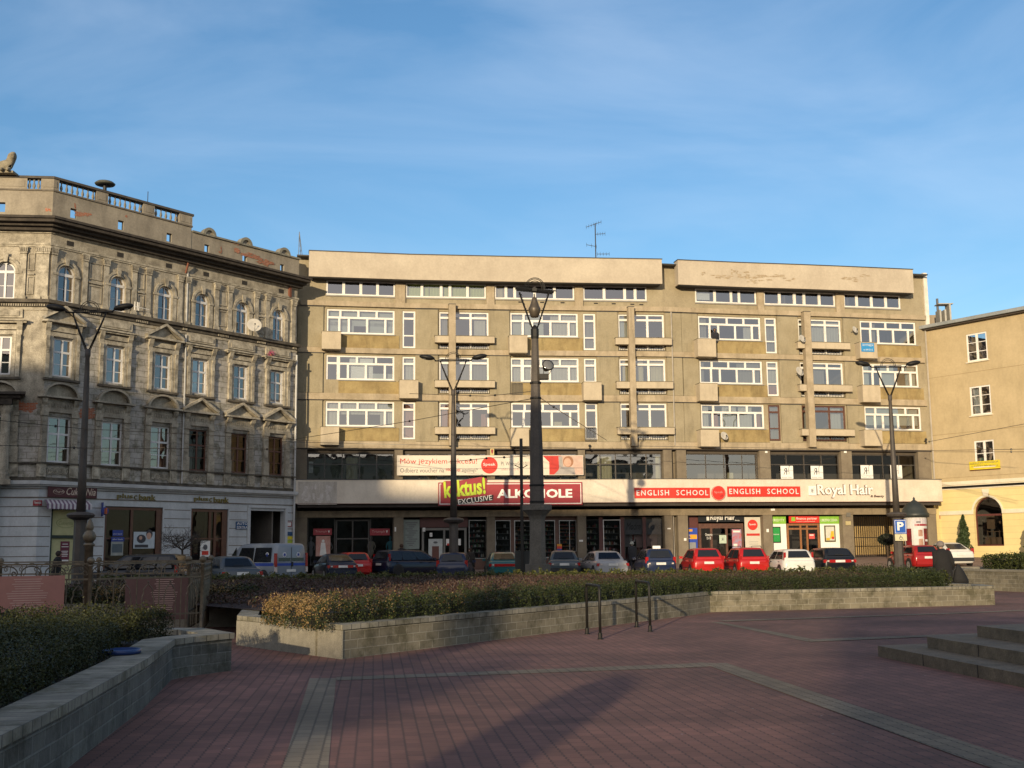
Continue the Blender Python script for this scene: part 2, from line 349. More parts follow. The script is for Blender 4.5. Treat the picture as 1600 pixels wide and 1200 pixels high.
# ------------------------------------------------------------------ palette
white_pvc=mat('white_pvc',(.8,.78,.74),.45,(.66,.64,.6),2,fine=.05)
brown_frame=mat('brown_frame',(.11,.045,.03),.5,fine=.1)
panel_m=mat('grey_beige_render',(.325,.28,.19),.92,(.265,.225,.145),.9,streak=.38,bump=.25,fine=.08)
wall_m=mat('beige_render',(.35,.3,.205),.92,(.28,.235,.155),.8,streak=.3,bump=.2,fine=.08)
slab_m=mat('concrete_band',(.43,.355,.25),.9,(.31,.25,.165),1.3,streak=.45,bump=.2,fine=.1)
spand_m=mat('ochre_render',(.35,.27,.125),.92,(.235,.17,.075),1.1,streak=.5,bump=.2,fine=.1)
para_m=mat('pale_parapet_concrete',(.5,.435,.34),.9,(.415,.355,.275),.6,streak=.1,bump=.15,fine=.06)
boxc_m=mat('pale_planter_concrete',(.5,.425,.31),.9,(.41,.345,.25),1.2,streak=.25,bump=.2,fine=.06)
fasc_m=mat('whitewashed_fascia',(.66,.59,.49),.85,(.55,.48,.39),.7,streak=.12,bump=.1,fine=.05)
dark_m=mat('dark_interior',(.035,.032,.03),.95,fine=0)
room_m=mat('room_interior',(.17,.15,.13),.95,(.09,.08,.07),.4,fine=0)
metal_cap=mat('dark_flashing',(.05,.05,.052),.5,fine=.1)
iron_m=mat('black_painted_iron',(.009,.009,.009),.5,(.016,.015,.014),6,fine=.2,spec=.25)
pole_m=mat('weathered_pole_paint',(.075,.062,.052),.6,(.045,.038,.034),2,streak=.3,fine=.12)
steel_m=mat('galvanised_steel',(.42,.42,.41),.4,(.3,.3,.29),3,metal=.7,fine=.1)
red_m=mat('signal_red_enamel',(.62,.035,.02),.4,(.55,.03,.018),1,fine=.03)
black_m=mat('black_enamel',(.012,.012,.012),.35,fine=.02)
white_m=mat('white_enamel',(.8,.78,.74),.45,(.74,.72,.68),1,fine=.03)
gl=glass('window_glass',(.72,.76,.78),.29)
gld=glass('dark_shop_glass',(.55,.57,.58),.07,ior=1.18)
# ================================================================== MAIN BUILDING
def c3(a,b): return 440+a/3.8095,340+b/3.8095
def loc_of(P,a,o=0,z=0): return P(a,o,z)
SM=42.25
MBD=thing('apartment_block','long beige concrete apartment block with curved front, white fascia and shops below','apartment block',loc_of(PM,21,0,0))
def mk(): return MB(PM)
# holes ------------------------------------------------------------
FL=[(9.25,10.82,8.45,8.33),(12.18,13.72,11.4,11.3),(15.1,16.66,14.25,14.15)]   # window z0,z1, door z0, sill
wideS=[(1.75,6.0),(13.4,17.8),(25.85,30.2),(37.35,41.5)]
narrS=[(6.5,7.32),(18.15,18.95),(30.5,31.3)]
logS=[(8.82,12.0),(20.45,23.5),(32.85,35.95)]
stripsx=[(510,617,436,461),(634,759,437,464),(773,897,440,469),(911,1010,443,472),(1086,1181,450,476),(1193,1304,455,480),(1318,1406,458,483)]
STRIP=[(PM.px(a,(c+d)/2)[0],PM.px(b,(c+d)/2)[0]) for a,b,c,d in stripsx]
holes=[]
for fi,(z0,z1,dz,_) in enumerate(FL):
    for a,b in wideS: holes.append((a,b,z0,z1))
    for a,b in narrS: holes.append((a,b,dz,z1))
    for a,b in logS: holes.append((a,b,dz,z1))
for a,b in STRIP: holes.append((a,b,17.56,18.62))
w=mk(); wall(w,-.1,SM,8.0,20.0,holes,0,.22)
w.box(SM-.25,SM,-12,0-.002,8,20.0) ; w.box(-.1,.1,-12,-.002,0,20.0); w.box(SM-.25,SM-.01,-12,-.002,0,7.99)
w.build('wall',wall_m,MBD)
# interiors: floors and back wall so rooms have depth
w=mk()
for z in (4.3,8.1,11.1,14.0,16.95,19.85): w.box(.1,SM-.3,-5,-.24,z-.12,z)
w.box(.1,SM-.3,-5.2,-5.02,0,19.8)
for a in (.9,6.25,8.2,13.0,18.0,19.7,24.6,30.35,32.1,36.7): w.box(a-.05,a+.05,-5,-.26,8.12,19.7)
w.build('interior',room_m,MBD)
w=mk(); w.box(-.15,24.0,-12.1,.62,19.86,19.93); w.box(24.0,SM+.05,-12.1,.62,19.862,19.932); w.build('roof',metal_cap,MBD)
# slab bands
w=mk()
for z0,z1,a0,a1 in [(7.88,8.3,-.02,SM-.15),(10.9,11.3,0,SM-.35),(13.85,14.18,0,SM-.32),(16.83,17.14,.12,SM-.02)]:
    w.box(a0,a1,-.1,.2,z0,z1)
w.build('floor_band',slab_m,MBD)
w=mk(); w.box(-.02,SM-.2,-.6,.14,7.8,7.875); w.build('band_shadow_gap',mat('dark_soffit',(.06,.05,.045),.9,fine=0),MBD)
# piers between the top windows
w=mk()
tp=sorted(STRIP)
for (a,b),(c,d) in zip(tp,tp[1:]):
    if c-b<2: w=mk(); w.box(b+.03,c-.03,-.05,.16,17.142,18.5); w.build('top_pier',slab_m,MBD)
# thin sill boards under the top windows
for a,b in STRIP: w=mk(); w.box(a-.03,b+.03,.002,.07,17.47,17.53); w.build('sill_board',mat('zinc_sill',(.3,.29,.27),.5,fine=.05),MBD)
# parapets (two curved slabs)
PARA=[(PM.px(482,470,.9)[0],PM.px(1034.5,470,.9)[0]),(PM.px(1061.5,470,.9)[0],PM.px(1429,470,.9)[0])]
for a,b in PARA:
    w=mk(); w.box(a,b,.2,.9,18.5,20.12); p=w.build('parapet',para_m,MBD)
    w=mk(); w.box(a-.03,b+.03,.15,.95,20.122,20.17); w.build('coping',metal_cap,p)
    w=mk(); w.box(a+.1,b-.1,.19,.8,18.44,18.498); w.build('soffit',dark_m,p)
w=mk(); w.box(-.12,SM+.02,-.1,.1,20.0,20.06); w.build('roof_edge',metal_cap,MBD)
w=mk(); w.box(SM,SM+.28,-.3,.12,16.4,20.15); w.build('end_trim',mat('white_trim',(.72,.68,.6),.7,fine=.05),MBD)
# stain patches on the right parapet: peeled coating
peel=mat('peeled_coating',(.42,.34,.235),.95,(.26,.2,.13),6,fine=.3)
def blob(mb,cx,cz,rx,rz,o,seed,n=26,rag=.35):
    r=random.Random(seed); pts=[]
    for i in range(n):
        t=2*PI*i/n; k=1-rag*r.random(); pts.append((cx+rx*k*math.cos(t),o,cz+rz*k*math.sin(t)))
    mb.quad(*pts)
for i,(u,v,rx,rz) in enumerate([(1128,433,.9,.14),(1165,430,.7,.22),(1192,434,1.0,.2),(1210,430,.8,.13),(1232,437,.6,.12),(1148,425,.3,.18),(1330,437,.8,.16),(1350,431,.5,.1),(1100,428,.25,.1),(1176,440,.5,.12)]):
    w=mk(); s_,z_=PM.px(u,v,.9)
    for k in range(9): blob(w,s_+rng.uniform(-rx,rx)*.7,z_+rng.uniform(-rz,rz),rx*.3,rz*.35,.903+.0004*k+.004*(i%2),i*11+k,30,.6)
    w.build('peeled_patch',peel,MBD)
# projecting wall panels
PAN=[(-.02,1.55),(7.36,8.74),(12.06,13.34),(19.0,20.4),(23.56,24.62),(24.66,25.74),(31.35,32.78),(36.02,37.2)]
for fi,(z0,z1) in enumerate([(8.32,10.84),(11.32,13.8),(14.2,16.76)]):
    for k,(a,b) in enumerate(PAN):
        w=mk(); w.box(a+.02*math.sin(fi*3+k),b,.0,.13+.01*((k+fi)%2),z0,z1)
        wp_=w.build('wall_panel',panel_m,MBD); w=mk(); w.box(a-.03,b+.03,.1,.17,z1+.002,z1+.035); w.build('flashing',metal_cap,wp_)
# spandrels under the wide windows
for fi,(z0,z1,dz,zb) in enumerate(FL):
    for k,(a,b) in enumerate(wideS):
        a0=a if not(fi==1 and k in(0,1)) else a+.78
        w=mk(); w.box(a0,b+.3,-.03,.05,dz-.1,z0-.07); w.build('spandrel',spand_m,MBD)
        w=mk(); w.box(a0-.02,b+.05,.052,.12,z0-.075,z0-.02); w.build('window_sill',mat('zinc_sill',(.3,.29,.27)),MBD)
# ---------------------------------------------------------------- windows
net=foldmat('net_curtain',(.55,.55,.5),7,.72); netd=foldmat('dim_net_curtain',(.32,.31,.28),9,.6)
green=foldmat('lime_curtain',(.6,.68,.3),5,.6); cream=foldmat('cream_curtain',(.62,.56,.36),6,.55)
pinkc=foldmat('rose_curtain',(.45,.22,.17),7,.6); blind=foldmat('pale_blind',(.52,.57,.53),14,.93,alongz=True)
blindw=foldmat('white_blind',(.72,.74,.72),3,.96,alongz=True)
def window(P,par,a0,a1,z0,z1,o,low,up,tz,fm,cur=None,name='window',fw=.1,mw=.13,cover=1.0,part=None,gm=None,bars=(),label=None):
    """low/up: inner mullion fractions below/above the transom at fraction tz"""
    w=MB(P); d0,d1=o,o+.07
    w.box(a0,a1,d0,d1,z0,z0+fw); w.box(a0,a1,d0,d1,z1-fw,z1)
    w.box(a0,a0+fw,d0+.001,d1-.001,z0+fw,z1-fw); w.box(a1-fw,a1,d0+.001,d1-.001,z0+fw,z1-fw)
    zt=z0+(z1-z0)*tz if tz else z1-fw
    if tz: w.box(a0+fw,a1-fw,d0-.002,d1+.006,zt-mw/2,zt+mw/2)
    for f in low: x=a0+(a1-a0)*f; w.box(x-mw/2,x+mw/2,d0-.003,d1+.003,z0+fw,zt-(mw/2 if tz else 0))
    for f in up: x=a0+(a1-a0)*f; w.box(x-mw/2,x+mw/2,d0-.003,d1+.003,zt+mw/2,z1-fw)
    for f in bars: zz=z0+(z1-z0)*f; w.box(a0+fw,a1-fw,d0+.02,d1-.02,zz-.02,zz+.02)
    f=w.build(name,fm,par,label=label)
    g=MB(P); g.quad((a0+.02,o+.035,z0+.02),(a1-.02,o+.035,z0+.02),(a1-.02,o+.035,z1-.02),(a0+.02,o+.035,z1-.02)); g.build('pane',gm or gl,f)
    if cur:
        for (m_,f0,f1,g0,g1) in cur:
            c=MB(P); xs0=a0+(a1-a0)*f0; xs1=a0+(a1-a0)*f1; nn=max(2,int((xs1-xs0)/.06))
            vs=[];fs=[]
            flat=m_ in(blind,blindw)
            for i in range(nn+1):
                x=xs0+(xs1-xs0)*i/nn; oo=o-.2-(0 if flat else .03*math.sin(i*1.9+a0))
                vs+=[(x,oo,z0+(z1-z0)*g0),(x,oo,z0+(z1-z0)*g1)]
            for i in range(nn): fs.append([2*i,2*i+2,2*i+3,2*i+1])
            c.add(vs,fs); c.build('blind' if flat else 'curtain',m_,f,smooth=True)
    return f
lowA=(.185,.325,.595,.865); upA=(.2,.465,.735)
# curtains by floor (2=top storey of the three) and bay: list of (material, from, to, z from, z to)
full=lambda m:[(m,.02,.98,.02,.98)]
CW={(2,0):[(blind,.02,.98,.36,.98),(blind,.02,.4,.02,.5),(blind,.6,.98,.02,.5)],(1,0):[(blindw,.2,.62,.02,.99),(blind,.62,.98,.02,.3)],(0,0):[(net,.02,.98,.5,.98),(net,.02,.2,.02,.6),(net,.8,.98,.02,.6)],
    (2,1):[(blind,.02,.5,.02,.98),(net,.6,.98,.05,.95)],(1,1):full(net),(0,1):[(cream,.6,.75,.05,.25)],
    (2,2):[(netd,.02,.15,.05,.98),(net,.75,.9,.05,.7)],(1,2):[(netd,.0,.1,.02,.98),(netd,.62,.98,.02,.98)],(0,2):[(net,.02,.14,.0,.98),(pinkc,.2,.3,.02,.7),(net,.36,.58,.02,.98),(net,.62,.83,.02,.98),(pinkc,.87,.98,.02,.7)],
    (2,3):[(netd,.2,.3,.05,.98)],(1,3):[(blind,.02,.15,.02,.98),(blind,.36,.6,.02,.98),(blind,.8,.98,.1,.98)],(0,3):[(blind,.02,.98,.22,.98)]}
for fi,(z0,z1,dz,zb) in enumerate(FL):
    for k,(a,b) in enumerate(wideS):
        fm=white_pvc
        if k in(0,1) and fi==1:    # left light is a balcony door reaching the floor
            window(PM,MBD,a,a+.76,dz+.03,z1,-.12,(),(),.78,fm,full(net) if k else None)
            window(PM,MBD,a+.76,b,z0,z1,-.12,(.17,.49,.83),(.33,.67),.66,fm,CW[(fi,k)])
        else: window(PM,MBD,a,b,z0,z1,-.12,lowA,upA,.66,fm,CW[(fi,k)])
    for k,(a,b) in enumerate(narrS):
        fm=brown_frame if (fi==0 and k==2) else white_pvc
        cur={(2,0):None,(1,0):full(net),(0,0):full(pinkc),(2,1):full(netd),(1,1):full(net),(0,1):None,(2,2):full(netd),(1,2):[(net,.02,.98,.3,.98),(pinkc,.02,.98,.02,.3)],(0,2):full(netd)}[(fi,k)]
        f=window(PM,MBD,a,b,dz+.03,z1,-.12,(),(),.8,fm,cur,label='brown framed narrow window' if fm is brown_frame else None)
        w=mk(); w.box(a,b,-.125,-.04,dz+.78,dz+.86); w.build('door_rail',fm,f)
    for k,(a,b) in enumerate(logS):
        fm=brown_frame if (fi==0 and k==2) else white_pvc
        cur={(2,0):[(netd,.05,.25,.3,.98),(net,.72,.95,.3,.98)],(1,0):[(netd,.02,.98,.3,.98)],(0,0):[(pinkc,.05,.2,.3,.98),(pinkc,.85,.97,.3,.7)],(2,1):[(blind,.04,.25,.3,.98)],(1,1):[(cream,.1,.22,.3,.98),(cream,.4,.55,.3,.98),(cream,.7,.98,.3,.98)],(0,1):None,
             (2,2):[(net,.05,.98,.3,.98)],(1,2):[(netd,.3,.6,.3,.98)],(0,2):[(net,.1,.24,.3,.98),(net,.68,.95,.3,.98)]}[(fi,k)]
        window(PM,MBD,a,b,dz+.03,z1,-.16,(.27,.64),(.27,.64),.84,fm,cur)
curT=[None,full(green),[(cream,.02,.17,.05,.98)],[(pinkc,.45,.6,.08,.2)],[(blindw,.02,.26,.25,.98)],None,None]
mulT=[(.25,.5,.745),(.2,.44,.55,.77),(.14,.25,.5,.75),(.33,.655,.82),(.32,.59,.72),(.22,.43,.565,.78),(.23,.49,.745)]
for (a,b),cu,mu in zip(STRIP,curT,mulT): window(PM,MBD,a,b,17.56,18.5,-.05,mu,(),0,white_pvc,cu,fw=.085,mw=.17)
# vents under top windows
for u,v in [(813,472),(847,472.5),(879,473),(931,474),(959,474.6),(988,475.5),(1002,476)]:
    w=mk(); s_,z_=PM.px(u,v); w.box(s_-.13,s_+.13,-.05,.012,z_-.04,z_+.04); w.build('vent_slot',dark_m,MBD)
# planter boxes
BX=[(503,533,518,545),(625,653,594,622),(501,530,667,695),(796,824,524,551),(912,940,597,625),(798,826.5,669,697),(1090.5,1119,529.5,557),(1093.5,1121.5,599,626),(1095,1124,671.5,697.5),(1344,1371,535,559.5),(1348.5,1376,602,628),(1351,1379,672,696.5)]
for i,(x0,x1,y0,y1) in enumerate(BX):
    a,b,z0,z1=PM.R(x0,y0,x1,y1,.85)
    w=mk(); w.box(a,b,.06,.85,z0,z1); o_=w.build('planter_box',boxc_m,MBD)
    w=mk(); w.box(a-.015,b+.015,.062,.865,z1+.001,z1+.03); w.build('box_rim',mat('lichen_rim',(.15,.13,.09),.9,fine=.2),o_)
# loggia ledges and railings, fins
FIN=[(701.5,712),(984,993),(1261,1271)]
for k,((a,b),fx) in enumerate(zip(logS,FIN)):
    f0=PM.px(fx[0],590,.62)[0]; f1=PM.px(fx[1],590,.62)[0]
    for fi,(z0,z1,dz,zb) in enumerate(FL):
        e0,e1=a-.3,b+.32
        w=mk(); w.box(e0,f0-.01,.1,.55,dz+.32,dz+.74); w.box(f1+.01,e1,.1,.55,dz+.32,dz+.74)
        o_=w.build('balcony_ledge',boxc_m,MBD)
        w=mk(); w.box(e0-.02,f0-.012,.08,.57,dz+.742,dz+.775); w.box(f1+.012,e1+.02,.08,.57,dz+.742,dz+.775); w.build('ledge_rim',mat('lichen_rim',(.15,.13,.09)),o_)
        w=mk(); n=int((b-a)/.11)
        for i in range(n+1):
            x=a+(b-a)*i/n
            if f0-.05<x<f1+.05: continue
            w.box(x-.012,x+.012,.02,.045,dz-.02,dz+.315)
        w.box(a,f0,.018,.05,dz-.005,dz+.025); w.box(f1,b,.018,.05,dz-.005,dz+.025); w.build('railing',iron_m,MBD)
    w=mk(); w.box(f0,f1,.12,.62,8.02,17.02); fi_=w.build('concrete_fin',slab_m,MBD)
    w=mk(); w.box(f0-.02,f1+.02,.1,.64,17.022,17.06); w.build('fin_cap',metal_cap,fi_)
# french balcony railings
for (x0,x1,y0,y1) in [(799,816,599,617),(914,931,668.5,690)]:
    a,b,z0,z1=PM.R(x0,y0,x1,y1,.1); w=mk()
    for i in range(9): x=a+(b-a)*i/8; w.box(x-.012,x+.012,.15,.17,z0,z1)
    w.box(a,b,.148,.175,z1,z1+.03); w.box(a,b,.148,.175,z0,z0+.03); w.build('railing',iron_m,MBD)
# downpipe left of second part, facade cracks
w=mk(); s_=PM.px(1050,600)[0]; w.tube([(s_,.24,8.1),(s_,.24,16.8)],.045,6); s2=PM.px(1452,600,.1)[0]; w.tube([(SM-.08,.1,4.5),(SM-.08,.1,16.5)],.06,6); w.build('downpipe',mat('zinc_pipe',(.42,.38,.32),.6,fine=.1),MBD)
# ---------------------------------------------------------------- mezzanine
MZ=[(480,615.5),(629.5,760),(773,902),(914,1035),(1071,1185),(1202.5,1312),(1329.5,1432)]
mzs=[(PM.px(a,727,-.1)[0],PM.px(b,727,-.1)[0]) for a,b in MZ]
w=mk(); ed=[-.1]+[q for ab in mzs for q in ab]+[SM-.26]
pier_m=mat('brown_grey_pier',(.21,.175,.125),.92,(.155,.125,.09),1.3,streak=.3,bump=.15,fine=.08)
for a,b in zip(ed[0::2],ed[1::2]):
    if b-a>1.2 and a>20 and b<27:
        m0=PM.px(1050,727,.1)[0]; m1=PM.px(1057.5,727,.1)[0]; w.box(a+.02,m0,-.4,.12,5.9,7.79); w.box(m1,b-.02,-.4,.12,5.9,7.79); w.box(m0,m1,-.42,-.3,5.9,7.79)
    else: w.box(a+.02,b-.02,-.4,.12,5.9,7.79)
    w.build('pier',pier_m,MBD); w=mk()
mezf=mat('dark_aluminium',(.06,.052,.045),.5,fine=.05)
for k,(a,b) in enumerate(mzs):
    n=5 if k<4 else 4
    if k==4: n=4
    fr=[(i+(.0 if k!=4 else .15))/n for i in range(1,n)]
    cur=None
    if k==0: cur=[(cream,.45,.58,.05,.85),(blindw,.02,.07,.3,.7)]
    if k==3: cur=[(cream,.17,.36,.05,.9),(cream,.93,.99,.05,.9)]
    if k==4: cur=[(cream,.6,.68,.02,.3)]
    if k==1: cur=[(cream,.2,.4,.0,.9),(net,.5,.9,.0,.9)]
    window(PM,MBD,a,b,5.88,7.6,-.32,fr,fr,.6,mezf,cur,fw=.06,mw=.06,gm=gld if k>4 else gl)
    w=mk(); w.box(a,b,-.32,-.2,7.601,7.81); w.build('window_head',mat('dark_lintel',(.085,.068,.052),.8,fine=.1),MBD)
# fascia
fa0,fa1=PM.px(461,768,1.5)[0],PM.px(1472,765,1.5)[0]
w=mk(); w.box(fa0,fa1,-.3,1.5,4.42,5.84); fo=w.build('fascia',fasc_m,MBD)
w=mk(); w.box(fa0-.02,fa1+.02,-.31,1.53,5.842,5.88); w.build('fascia_capping',metal_cap,fo)
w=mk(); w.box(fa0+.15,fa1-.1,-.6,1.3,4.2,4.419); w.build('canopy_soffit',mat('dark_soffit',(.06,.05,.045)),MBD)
w=mk(); w.box(fa0,fa1,1.44,1.512,4.395,4.42); w.build('fascia_trim',mat('dark_red_trim',(.12,.02,.015),.6,fine=0),fo)
stain=mat('torn_poster_scraps',(.42,.38,.34),.95,(.6,.56,.52),4,fine=.3)
w=mk(); a,b,z0,z1=PM.R(465,752,527,789,1.5); w.quad((a,1.504,z0+.02),(b,1.504,z0+.02),(b,1.504,z1-.02),(a,1.504,z1-.02)); w.build('bare_fascia_section',mat('raw_scraped_board',(.56,.51,.45),.95,(.36,.32,.27),1.6,streak=.35,fine=.2,sc=(3,3,.6)),MBD)
w=mk()
for i in range(26): blob(w,rng.uniform(a+.3,b-.3),rng.uniform(z0+.25,z1-.25),rng.uniform(.06,.2),rng.uniform(.1,.35),1.507+.0005*i,200+i,14,.6)
w.build('scraped_flake',stain,MBD)
# ---------------------------------------------------------------- ground floor
GR=[(479.5,614.5),(630,760),(773,901.5),(915,1037),(1073,1190.5),(1205,1314.5),(1331,1447)]
grs=[(PM.px(a,840,0)[0],PM.px(b,840,0)[0]) for a,b in GR]
w=mk(); ed=[-.1]+[q for ab in grs for q in ab]+[SM-.26]
for a,b in zip(ed[0::2],ed[1::2]):
    if b-a>1.2 and a>20 and b<27:
        m0=PM.px(1052,840,.3)[0]; m1=PM.px(1060.5,840,.3)[0]; w.box(a,m0,-.4,.3,0,3.9); w.box(m1,b,-.4,.3,0,3.9); w.box(m0,m1,-.42,-.2,0,3.9)
    else: w.box(a,b,-.4,.3,0,3.9)
    w.build('ground_pier',pier_m,MBD); w=mk()
w=mk(); s_=PM.px(1055.5,840,.3)[0]; w.tube([(s_,.0,0.3),(s_,.0,3.7)],.05,6); w.build('drain_pipe',mat('zinc_pipe',(.42,.38,.32)),MBD)
w=mk(); w.box(-.1,SM-.26,-.42,.36,3.62,4.02); w.build('beam',mat('stained_beam',(.27,.215,.145),.92,(.17,.135,.09),1.6,streak=.5,fine=.1),MBD)
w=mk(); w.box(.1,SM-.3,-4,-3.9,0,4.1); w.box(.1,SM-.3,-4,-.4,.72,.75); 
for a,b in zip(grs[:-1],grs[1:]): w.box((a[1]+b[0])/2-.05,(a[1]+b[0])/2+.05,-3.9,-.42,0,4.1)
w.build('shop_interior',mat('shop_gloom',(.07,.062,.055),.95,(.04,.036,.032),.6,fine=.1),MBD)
def GRR(x0,y0,x1,y1,o=-.2): return PM.R(x0,y0,x1,y1,o)
maroon=mat('maroon_joinery',(.1,.03,.025),.5,fine=.1); wood=mat('varnished_wood',(.3,.13,.045),.45,(.2,.08,.03),4,fine=.2,sc=(4,4,.5)); dkwood=mat('dark_brown_wood',(.12,.055,.035),.5,(.08,.036,.024),4,fine=.2)
def shopwin(x0,y0,x1,y1,fm,fw=.07,mull=(),tz=0,g=None,name='shop_window',o=-.25):
    a,b,z0,z1=GRR(x0,y0,x1,y1,o)
    f=window(PM,MBD,a,b,z0,z1,o,mull,mull,tz,fm,None,name,fw=fw,mw=fw*.9,gm=g or gld); return f,(a,b,z0,z1)
goods=[mat('goods_'+n,c,.5,fine=.05) for n,c in [('red',(.3,.05,.04)),('cream',(.5,.45,.35)),('green',(.1,.22,.1)),('amber',(.35,.17,.04)),('white',(.6,.6,.58)),('dark',(.04,.04,.045))]]
def shelves(f,rc,rows,o=-.6,seed=1,dens=.75,cols=(0,1,2,3,4,5)):
    a,b,z0,z1=rc; r=random.Random(seed); w=MB(PM); 
    for i in range(rows): z=z0+.1+(z1-z0-.2)*i/rows; w.box(a+.05,b-.05,o-.3,o+.06,z-.02,z)
    w.build('display_shelf',mat('shelf_board',(.3,.3,.28),.6,fine=.05),f)
    g=MB(PM); hz=(z1-z0-.2)/rows
    for i in range(rows):
        z=z0+.1+hz*i+.001; x=a+.08
        while x<b-.12:
            ww=r.uniform(.05,.12); h=r.uniform(.4,.8)*hz
            if r.random()<dens:
                g.cur=r.choice(cols); g.box(x,x+ww*.8,o-.15,o,z,z+h*.72)
                if h>.5*hz and r.random()<.6: g.box(x+ww*.25,x+ww*.55,o-.1,o-.05,z+h*.721,z+h)
            x+=ww+.015
    g.build('goods',goods,f)
# bay 0 lingerie shop
f0,rc=shopwin(480,809,523,900,mezf,.05); f1,_=shopwin(524,812,577,900,mezf,.09,(.5,),.66,name='shop_door'); f2,rc2=shopwin(578,809,614,900,mezf,.05)
# bay 1
aa,bb,z0,z1=GRR(656,811,731,824,-.18); w=mk(); w.box(aa,bb,-.3,-.18,z0,z1+.1); w.build('door_lintel',maroon,MBD)
f3,rc3=shopwin(659,825,729,900,mat('grey_door_frame',(.2,.19,.17),.6,fine=.05),.14,(.5,),0,name='shop_door')
f4,rc4=shopwin(732.5,812.5,760,873,steel_m,.04); shelves(f4,rc4,7,seed=3,cols=(0,1,2,5,4))
f5,rc5=shopwin(773.5,813,798,872,steel_m,.04); shelves(f5,rc5,6,seed=4,dens=.4,cols=(5,4))
f6,rc6=shopwin(803.5,813,867.5,872,steel_m,.05,(.55,)); shelves(f6,rc6,8,seed=5,cols=(0,1,2,5,5,3))
f7,rc7=shopwin(873.5,813,900.5,862,steel_m,.04,(.6,)); shelves(f7,rc7,8,seed=6,cols=(0,3,0,5,3))
w=mk()
for x0,x1 in ((798,803.5),(867.5,873.5)): a,b,z0,z1=GRR(x0,808,x1,900,-.2); w.box(a,b,-.3,-.18,z0,z1)
a,b,z0,z1=GRR(773,807,901,813,-.2); w.box(a,b,-.3,-.19,z0,z1+.1)
for x0,x1,y0 in ((732.5,760,873),(773.5,867.5,872),(873.5,901,862)): a,b,z0,z1=GRR(x0,y0,x1,905,-.2); w.box(a,b,-.32,-.2,z0,z1)
w.build('shopfront_joinery',dkwood,MBD)
# bay 3
f8,rc8=shopwin(915.5,812,936.5,872,mezf,.03); shelves(f8,rc8,6,seed=8,cols=(1,4,0,2,5))
f9,rc9=shopwin(942.5,812,970,872,white_pvc,.045); shelves(f9,rc9,6,seed=9,cols=(1,4,0,3,5))
f10,rc10=shopwin(976,809,1005,885,mezf,.03); f11,rc11=shopwin(1010,809,1037,885,mezf,.03)
w=mk()
for x0,x1 in ((936.5,942.5),(970,976),(1005,1010)): a,b,z0,z1=GRR(x0,808,x1,900,-.2); w.box(a,b,-.3,-.18,z0,z1)
for x0,x1 in ((915,970),(976,1037)): a,b,z0,z1=GRR(x0,873 if x0<950 else 886,x1,905,-.2); w.box(a,b,-.32,-.2,z0,z1)
w.build('shopfront_joinery',maroon,MBD)
cloth=[mat('cloth_'+n,c,.9,fine=.1) for n,c in [('rose',(.5,.33,.3)),('white',(.62,.58,.54)),('grey',(.25,.23,.23)),('red',(.35,.03,.03)),('dark',(.05,.05,.06))]]
def garment(par,u,v,wd,h,ci,o=-.6):
    s_,z_=PM.px(u,v,o); g=mk(); 
    g.prism([(s_-wd*.25,z_),(s_-wd*.5,z_-.12),(s_-wd*.62,z_-h*.45),(s_-wd*.45,z_-h*.45),(s_-wd*.42,z_-h),(s_+wd*.42,z_-h),(s_+wd*.45,z_-h*.45),(s_+wd*.62,z_-h*.45),(s_+wd*.5,z_-.12),(s_+wd*.25,z_)],o-.1,o)
    g.build('garment',cloth[ci],par)
for u,v,wd,h,ci in [(981,832,.4,.9,2),(988,822,.42,1.0,1),(989.5,830,.16,.6,3),(999,832,.45,.95,0)]: garment(f10,u,v,wd,h,ci)
for u,v,wd,h,ci in [(1013,829,.3,1.0,0),(1022,829,.5,1.05,0),(1032,831,.35,1.1,2)]: garment(f11,u,v,wd,h,ci)
for f_,rc_,tx in ((f10,rc10,'Modna'),(f11,rc11,'Polka')):
    a,b,z0,z1=rc_; w=mk(); w.quad((a+.04,-.29,z1-1.05),(b-.04,-.29,z1-1.05),(b-.04,-.29,z1-.08),(a+.04,-.29,z1-.08)); w.build('frosted_film',mat('grey_film',(.2,.2,.21),.7,fine=.03),f_)
    w=mk(); text(w,tx,a+.15,b-.12,z1-.75,z1-.3,-.286,shear=.3,th=.004); w.build('lettering',mat('dark_script',(.06,.05,.06),.7,fine=0),f_)
# bay 4 entrance of hair salon and school
a,b,z0,z1=GRR(1073,806,1092,900,-.3); w=mk(); w.box(a,b,-.4,-.3,z0,z1); w.build('maroon_infill',maroon,MBD)
f12,_=shopwin(1092,818,1162,900,dkwood,.16,(.28,.62),.93,name='salon_door')
# bay 5
f13,_=shopwin(1230,818,1281,900,wood,.13,(.42,.62),.9,name='office_door')
# bay 6 gateway: passage with lit ochre side wall
a,b=grs[6]; w=mk(); zt=3.62
w.box(a-.05,b+.9,-3.4,-3.3,.7,zt); w.box(a-.1,a,-3.3,-.4,.7,zt); w.build('passage_wall',mat('ochre_passage_plaster',(.42,.3,.14),.9,(.33,.23,.1),1.5,fine=.1),MBD)
w=mk(); n=34
for i in range(n+1): x=a+.05+(b-a-.1)*i/n; w.box(x-.014,x+.014,-.3,-.27,.75,3.55)
for z in (.85,2.1,3.5): w.box(a,b,-.31,-.26,z,z+.05)
w.build('gate',iron_m,MBD)
